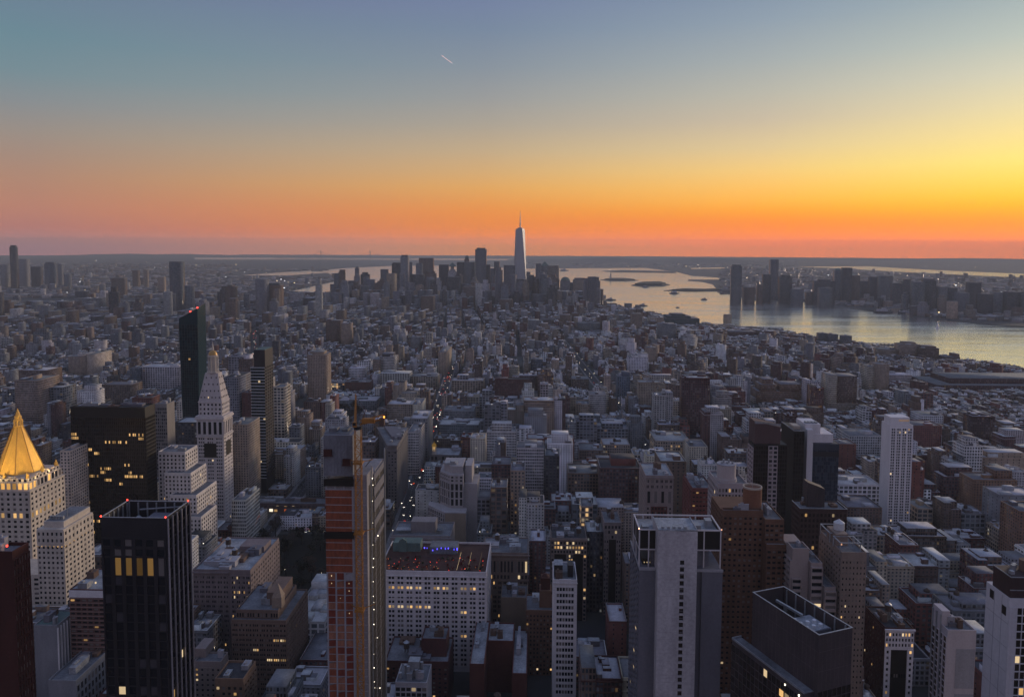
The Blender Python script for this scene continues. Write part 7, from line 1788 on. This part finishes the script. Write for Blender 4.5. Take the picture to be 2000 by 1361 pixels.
for k, (X, Y) in enumerate(spots):
    x, y = onz(X, Y, 25); sc_ = max(.45, min(1.6, y / 7000)); side = 'beyond the narrow river at the left' if X < 900 else 'across the wide river at the right'
    o = bpy.data.objects.new('light_mast', FM); C.objects.link(o); o.location = (x, y, 0); o.scale = (sc_, sc_, 1); tag(o, f'bright pinpoint floodlight on a mast, far {side}', 'floodlight', 'floodlights ' + side)
    h = bpy.data.objects.new('floodlight', FH[0 if R6.random() < .65 else 1]); C.objects.link(h); h.parent = o
# trees
LEAF = []
for nm, c in (('russet_leaves', (.050, .028, .016)), ('dark_leaves', (.016, .019, .011)), ('brown_twigs', (.038, .027, .021))): LEAF.append(stone(nm, c, .9, .5, .9))
BARK = stone('bark', (.03, .024, .02), .95, .3, 1.0)
def crown_mesh(seed, mat, n=330):
    r = random.Random(seed); b = MB(); blobs = [(r.gauss(0, 1.8), r.gauss(0, 1.8), 7.5 + r.uniform(-2.2, 3.2), r.uniform(1.2, 2.5)) for _ in range(9)]
    for k in range(n):
        x, y, z, q = r.choice(blobs); d_ = Vector((r.gauss(0, 1), r.gauss(0, 1), r.gauss(0, .8))).normalized() * q * r.uniform(.55, 1.1); o = Vector((x, y, z)) + d_
        t = Vector((r.uniform(-1, 1), r.uniform(-1, 1), r.uniform(-1, 1))).normalized(); u = t.cross(Vector((.3, .5, .8))).normalized(); s = r.uniform(.28, .6)
        b.poly([o - t * s - u * s * .6, o + t * s - u * s * .6, o + t * s + u * s * .6, o - t * s + u * s * .6])
    return b.mesh('crown', mat)
CROWNS = [crown_mesh(k, LEAF[k % 3]) for k in range(6)]
b = MB(); b.cyl(0, 0, 0, 5, .38, .26, n=7)
for k in range(7): a = k * .9; b.bar((0, 0, 3.5 + .3 * k), (2.3 * math.cos(a), 2.3 * math.sin(a), 7 + .4 * k), .18)
TRUNK = b.mesh('trunk', BARK)
def tree(u, v, label, group):
    x, y = grid(u, v); o = empty('tree', (x, y, 0), R6.uniform(0, 6)); s = R6.uniform(1.15, 1.9); o.scale = (s, s, s * R6.uniform(.85, 1.1)); tag(o, label, 'tree', group)
    for nm, me in (('trunk', TRUNK), ('crown', R6.choice(CROWNS))): c_ = bpy.data.objects.new(nm, me); C.objects.link(c_); c_.parent = o
for k in range(95): tree(620 + (k % 19) * 11.8 + R6.uniform(-4, 4), -232 + (k // 19) * 27 + R6.uniform(-9, 9), 'dark autumn tree in the park left of the concrete tower', 'trees in the dark park')
for k in range(44): tree(1346 + (k % 11) * 20 + R6.uniform(-7, 7), -342 + (k // 11) * 30 + R6.uniform(-10, 10), 'dark tree in the small square before the glowing shop block', 'trees in the square')
far = MB()
for k in range(900):
    u, v = R6.uniform(900, 3300), R6.uniform(-1500, 1100); x, y = grid(u, v); X, Y = proj(x, y, 8)
    if not (-40 < X < 2040) or not inpoly([x], [y], MAN)[0] or taken(x, y, 9, 9): continue
    rr_ = R6.uniform(3, 6)
    for q in range(46):
        d_ = Vector((R6.gauss(0, 1), R6.gauss(0, 1), R6.gauss(0, .8))).normalized() * rr_ * R6.uniform(.5, 1.05); o = Vector((x, y, 9)) + d_; t = Vector((R6.uniform(-1, 1), R6.uniform(-1, 1), R6.uniform(-.6, .6))).normalized() * 1.0; w_ = t.cross(Vector((.2, .3, .9))).normalized() * .8
        far.poly([o - t - w_, o + t - w_, o + t + w_, o - t + w_])
tag(far.build('street_trees', LEAF[1]), kind='stuff')
# boats
def boat(X, Y, L, rz, label, sail=False, nm='boat'):
    x, y = onz(X, Y, .6); o = empty(nm, (x, y, .6), rz); tag(o, label, 'boat')
    b = MB(); w = L * .22; b.prism([(-L / 2, -w * .8), (L * .25, -w), (L / 2, 0), (L * .25, w), (-L / 2, w * .8)], -.4, L * .09); b.build('hull', BLACKM if not sail else WHITEB, o)
    if sail:
        b = MB(); b.prism([(-.2, -.2), (L * .35, -.1), (-L * .4, .1)], L * .12, [L * 1.3, L * .2, L * .2]); b.build('sail', WHITEB, o); b = MB(); b.cyl(0, 0, 0, L * 1.35, .25, n=6); b.build('mast', METAL, o)
    else:
        b = MB(); b.box(-L * .35, L * .15, -w * .6, w * .6, L * .09, L * .2); b.box(-L * .1, L * .1, -w * .4, w * .4, L * .2, L * .27); b.build('cabin', CONC, o)
boat(1261, 561.5, 60, .1, 'small dark boat just below the second island'); boat(1318, 573.5, 70, .2, 'dark barge right below the long dark pier spit'); boat(1193, 586.5, 60, .0, 'dark boat off the tip of downtown'); boat(1376, 585.5, 45, .3, 'lone boat in mid river below the lone glass tower'); boat(1324, 601, 22, .1, 'tiny boat alone in the middle of the river'); boat(1256, 597.5, 50, .1, 'dark ferry close to the near bank'); boat(1726, 611, 90, -.05, 'long flat barge off the far bank'); boat(1831, 641, 24, .6, 'small sailing boat with a pale sail near the right side', True, 'sailing_boat'); boat(1602, 566, 40, .1, 'small boat close under the far towers'); boat(1102, 529, 120, .1, 'faint ship far out in the bay', nm='ship')
# piers on the near bank
def pier(X, Y, L, wd, label):
    x, y = onz(X, Y, 1.5); o = empty('pier', (x, y, 0), RAD(-12)); tag(o, label, 'pier'); b = MB(); b.box(-10, L, -wd / 2, wd / 2, .2, 2.2); b.build('deck', CONC_D, o); b = MB()
    for k in range(int(L / 12)): b.box(k * 12, k * 12 + 1, -wd / 2 + 1, wd / 2 - 1, 2.2, 6)
    b.box(0, L, -wd / 2 + .5, wd / 2 - .5, 6, 6.5); b.build('shed', METAL, o)
pier(1362, 634, 150, 24, 'thin pier with pale sheds beside the dark stepped terminal'); pier(1432, 640, 190, 50, 'broad pier with a lit edge, right of the square vent tower'); pier(1682, 672, 110, 20, 'pier with a curved little island of greenery at its end')
# aircraft trail high in the evening sky
m, n = new_mat('ice_trail'); finish(n, n.n('ShaderNodeAddShader', i0=n.n('ShaderNodeBsdfTranslucent', Color=(.98, .97, .95, 1)).outputs[0], i1=n.n('ShaderNodeBsdfTransparent', Color=(.5, .5, .5, 1)).outputs[0]).outputs[0])
p, q = Vector(ond(860, 107, 25000)), Vector(ond(886, 126, 25300)); b = MB(); b.bar(p.lerp(q, .1), q.lerp(p, .1), 6); tag(b.build('aircraft_trail', m), 'short bright white aircraft trail high above the downtown skyline', 'aircraft trail')
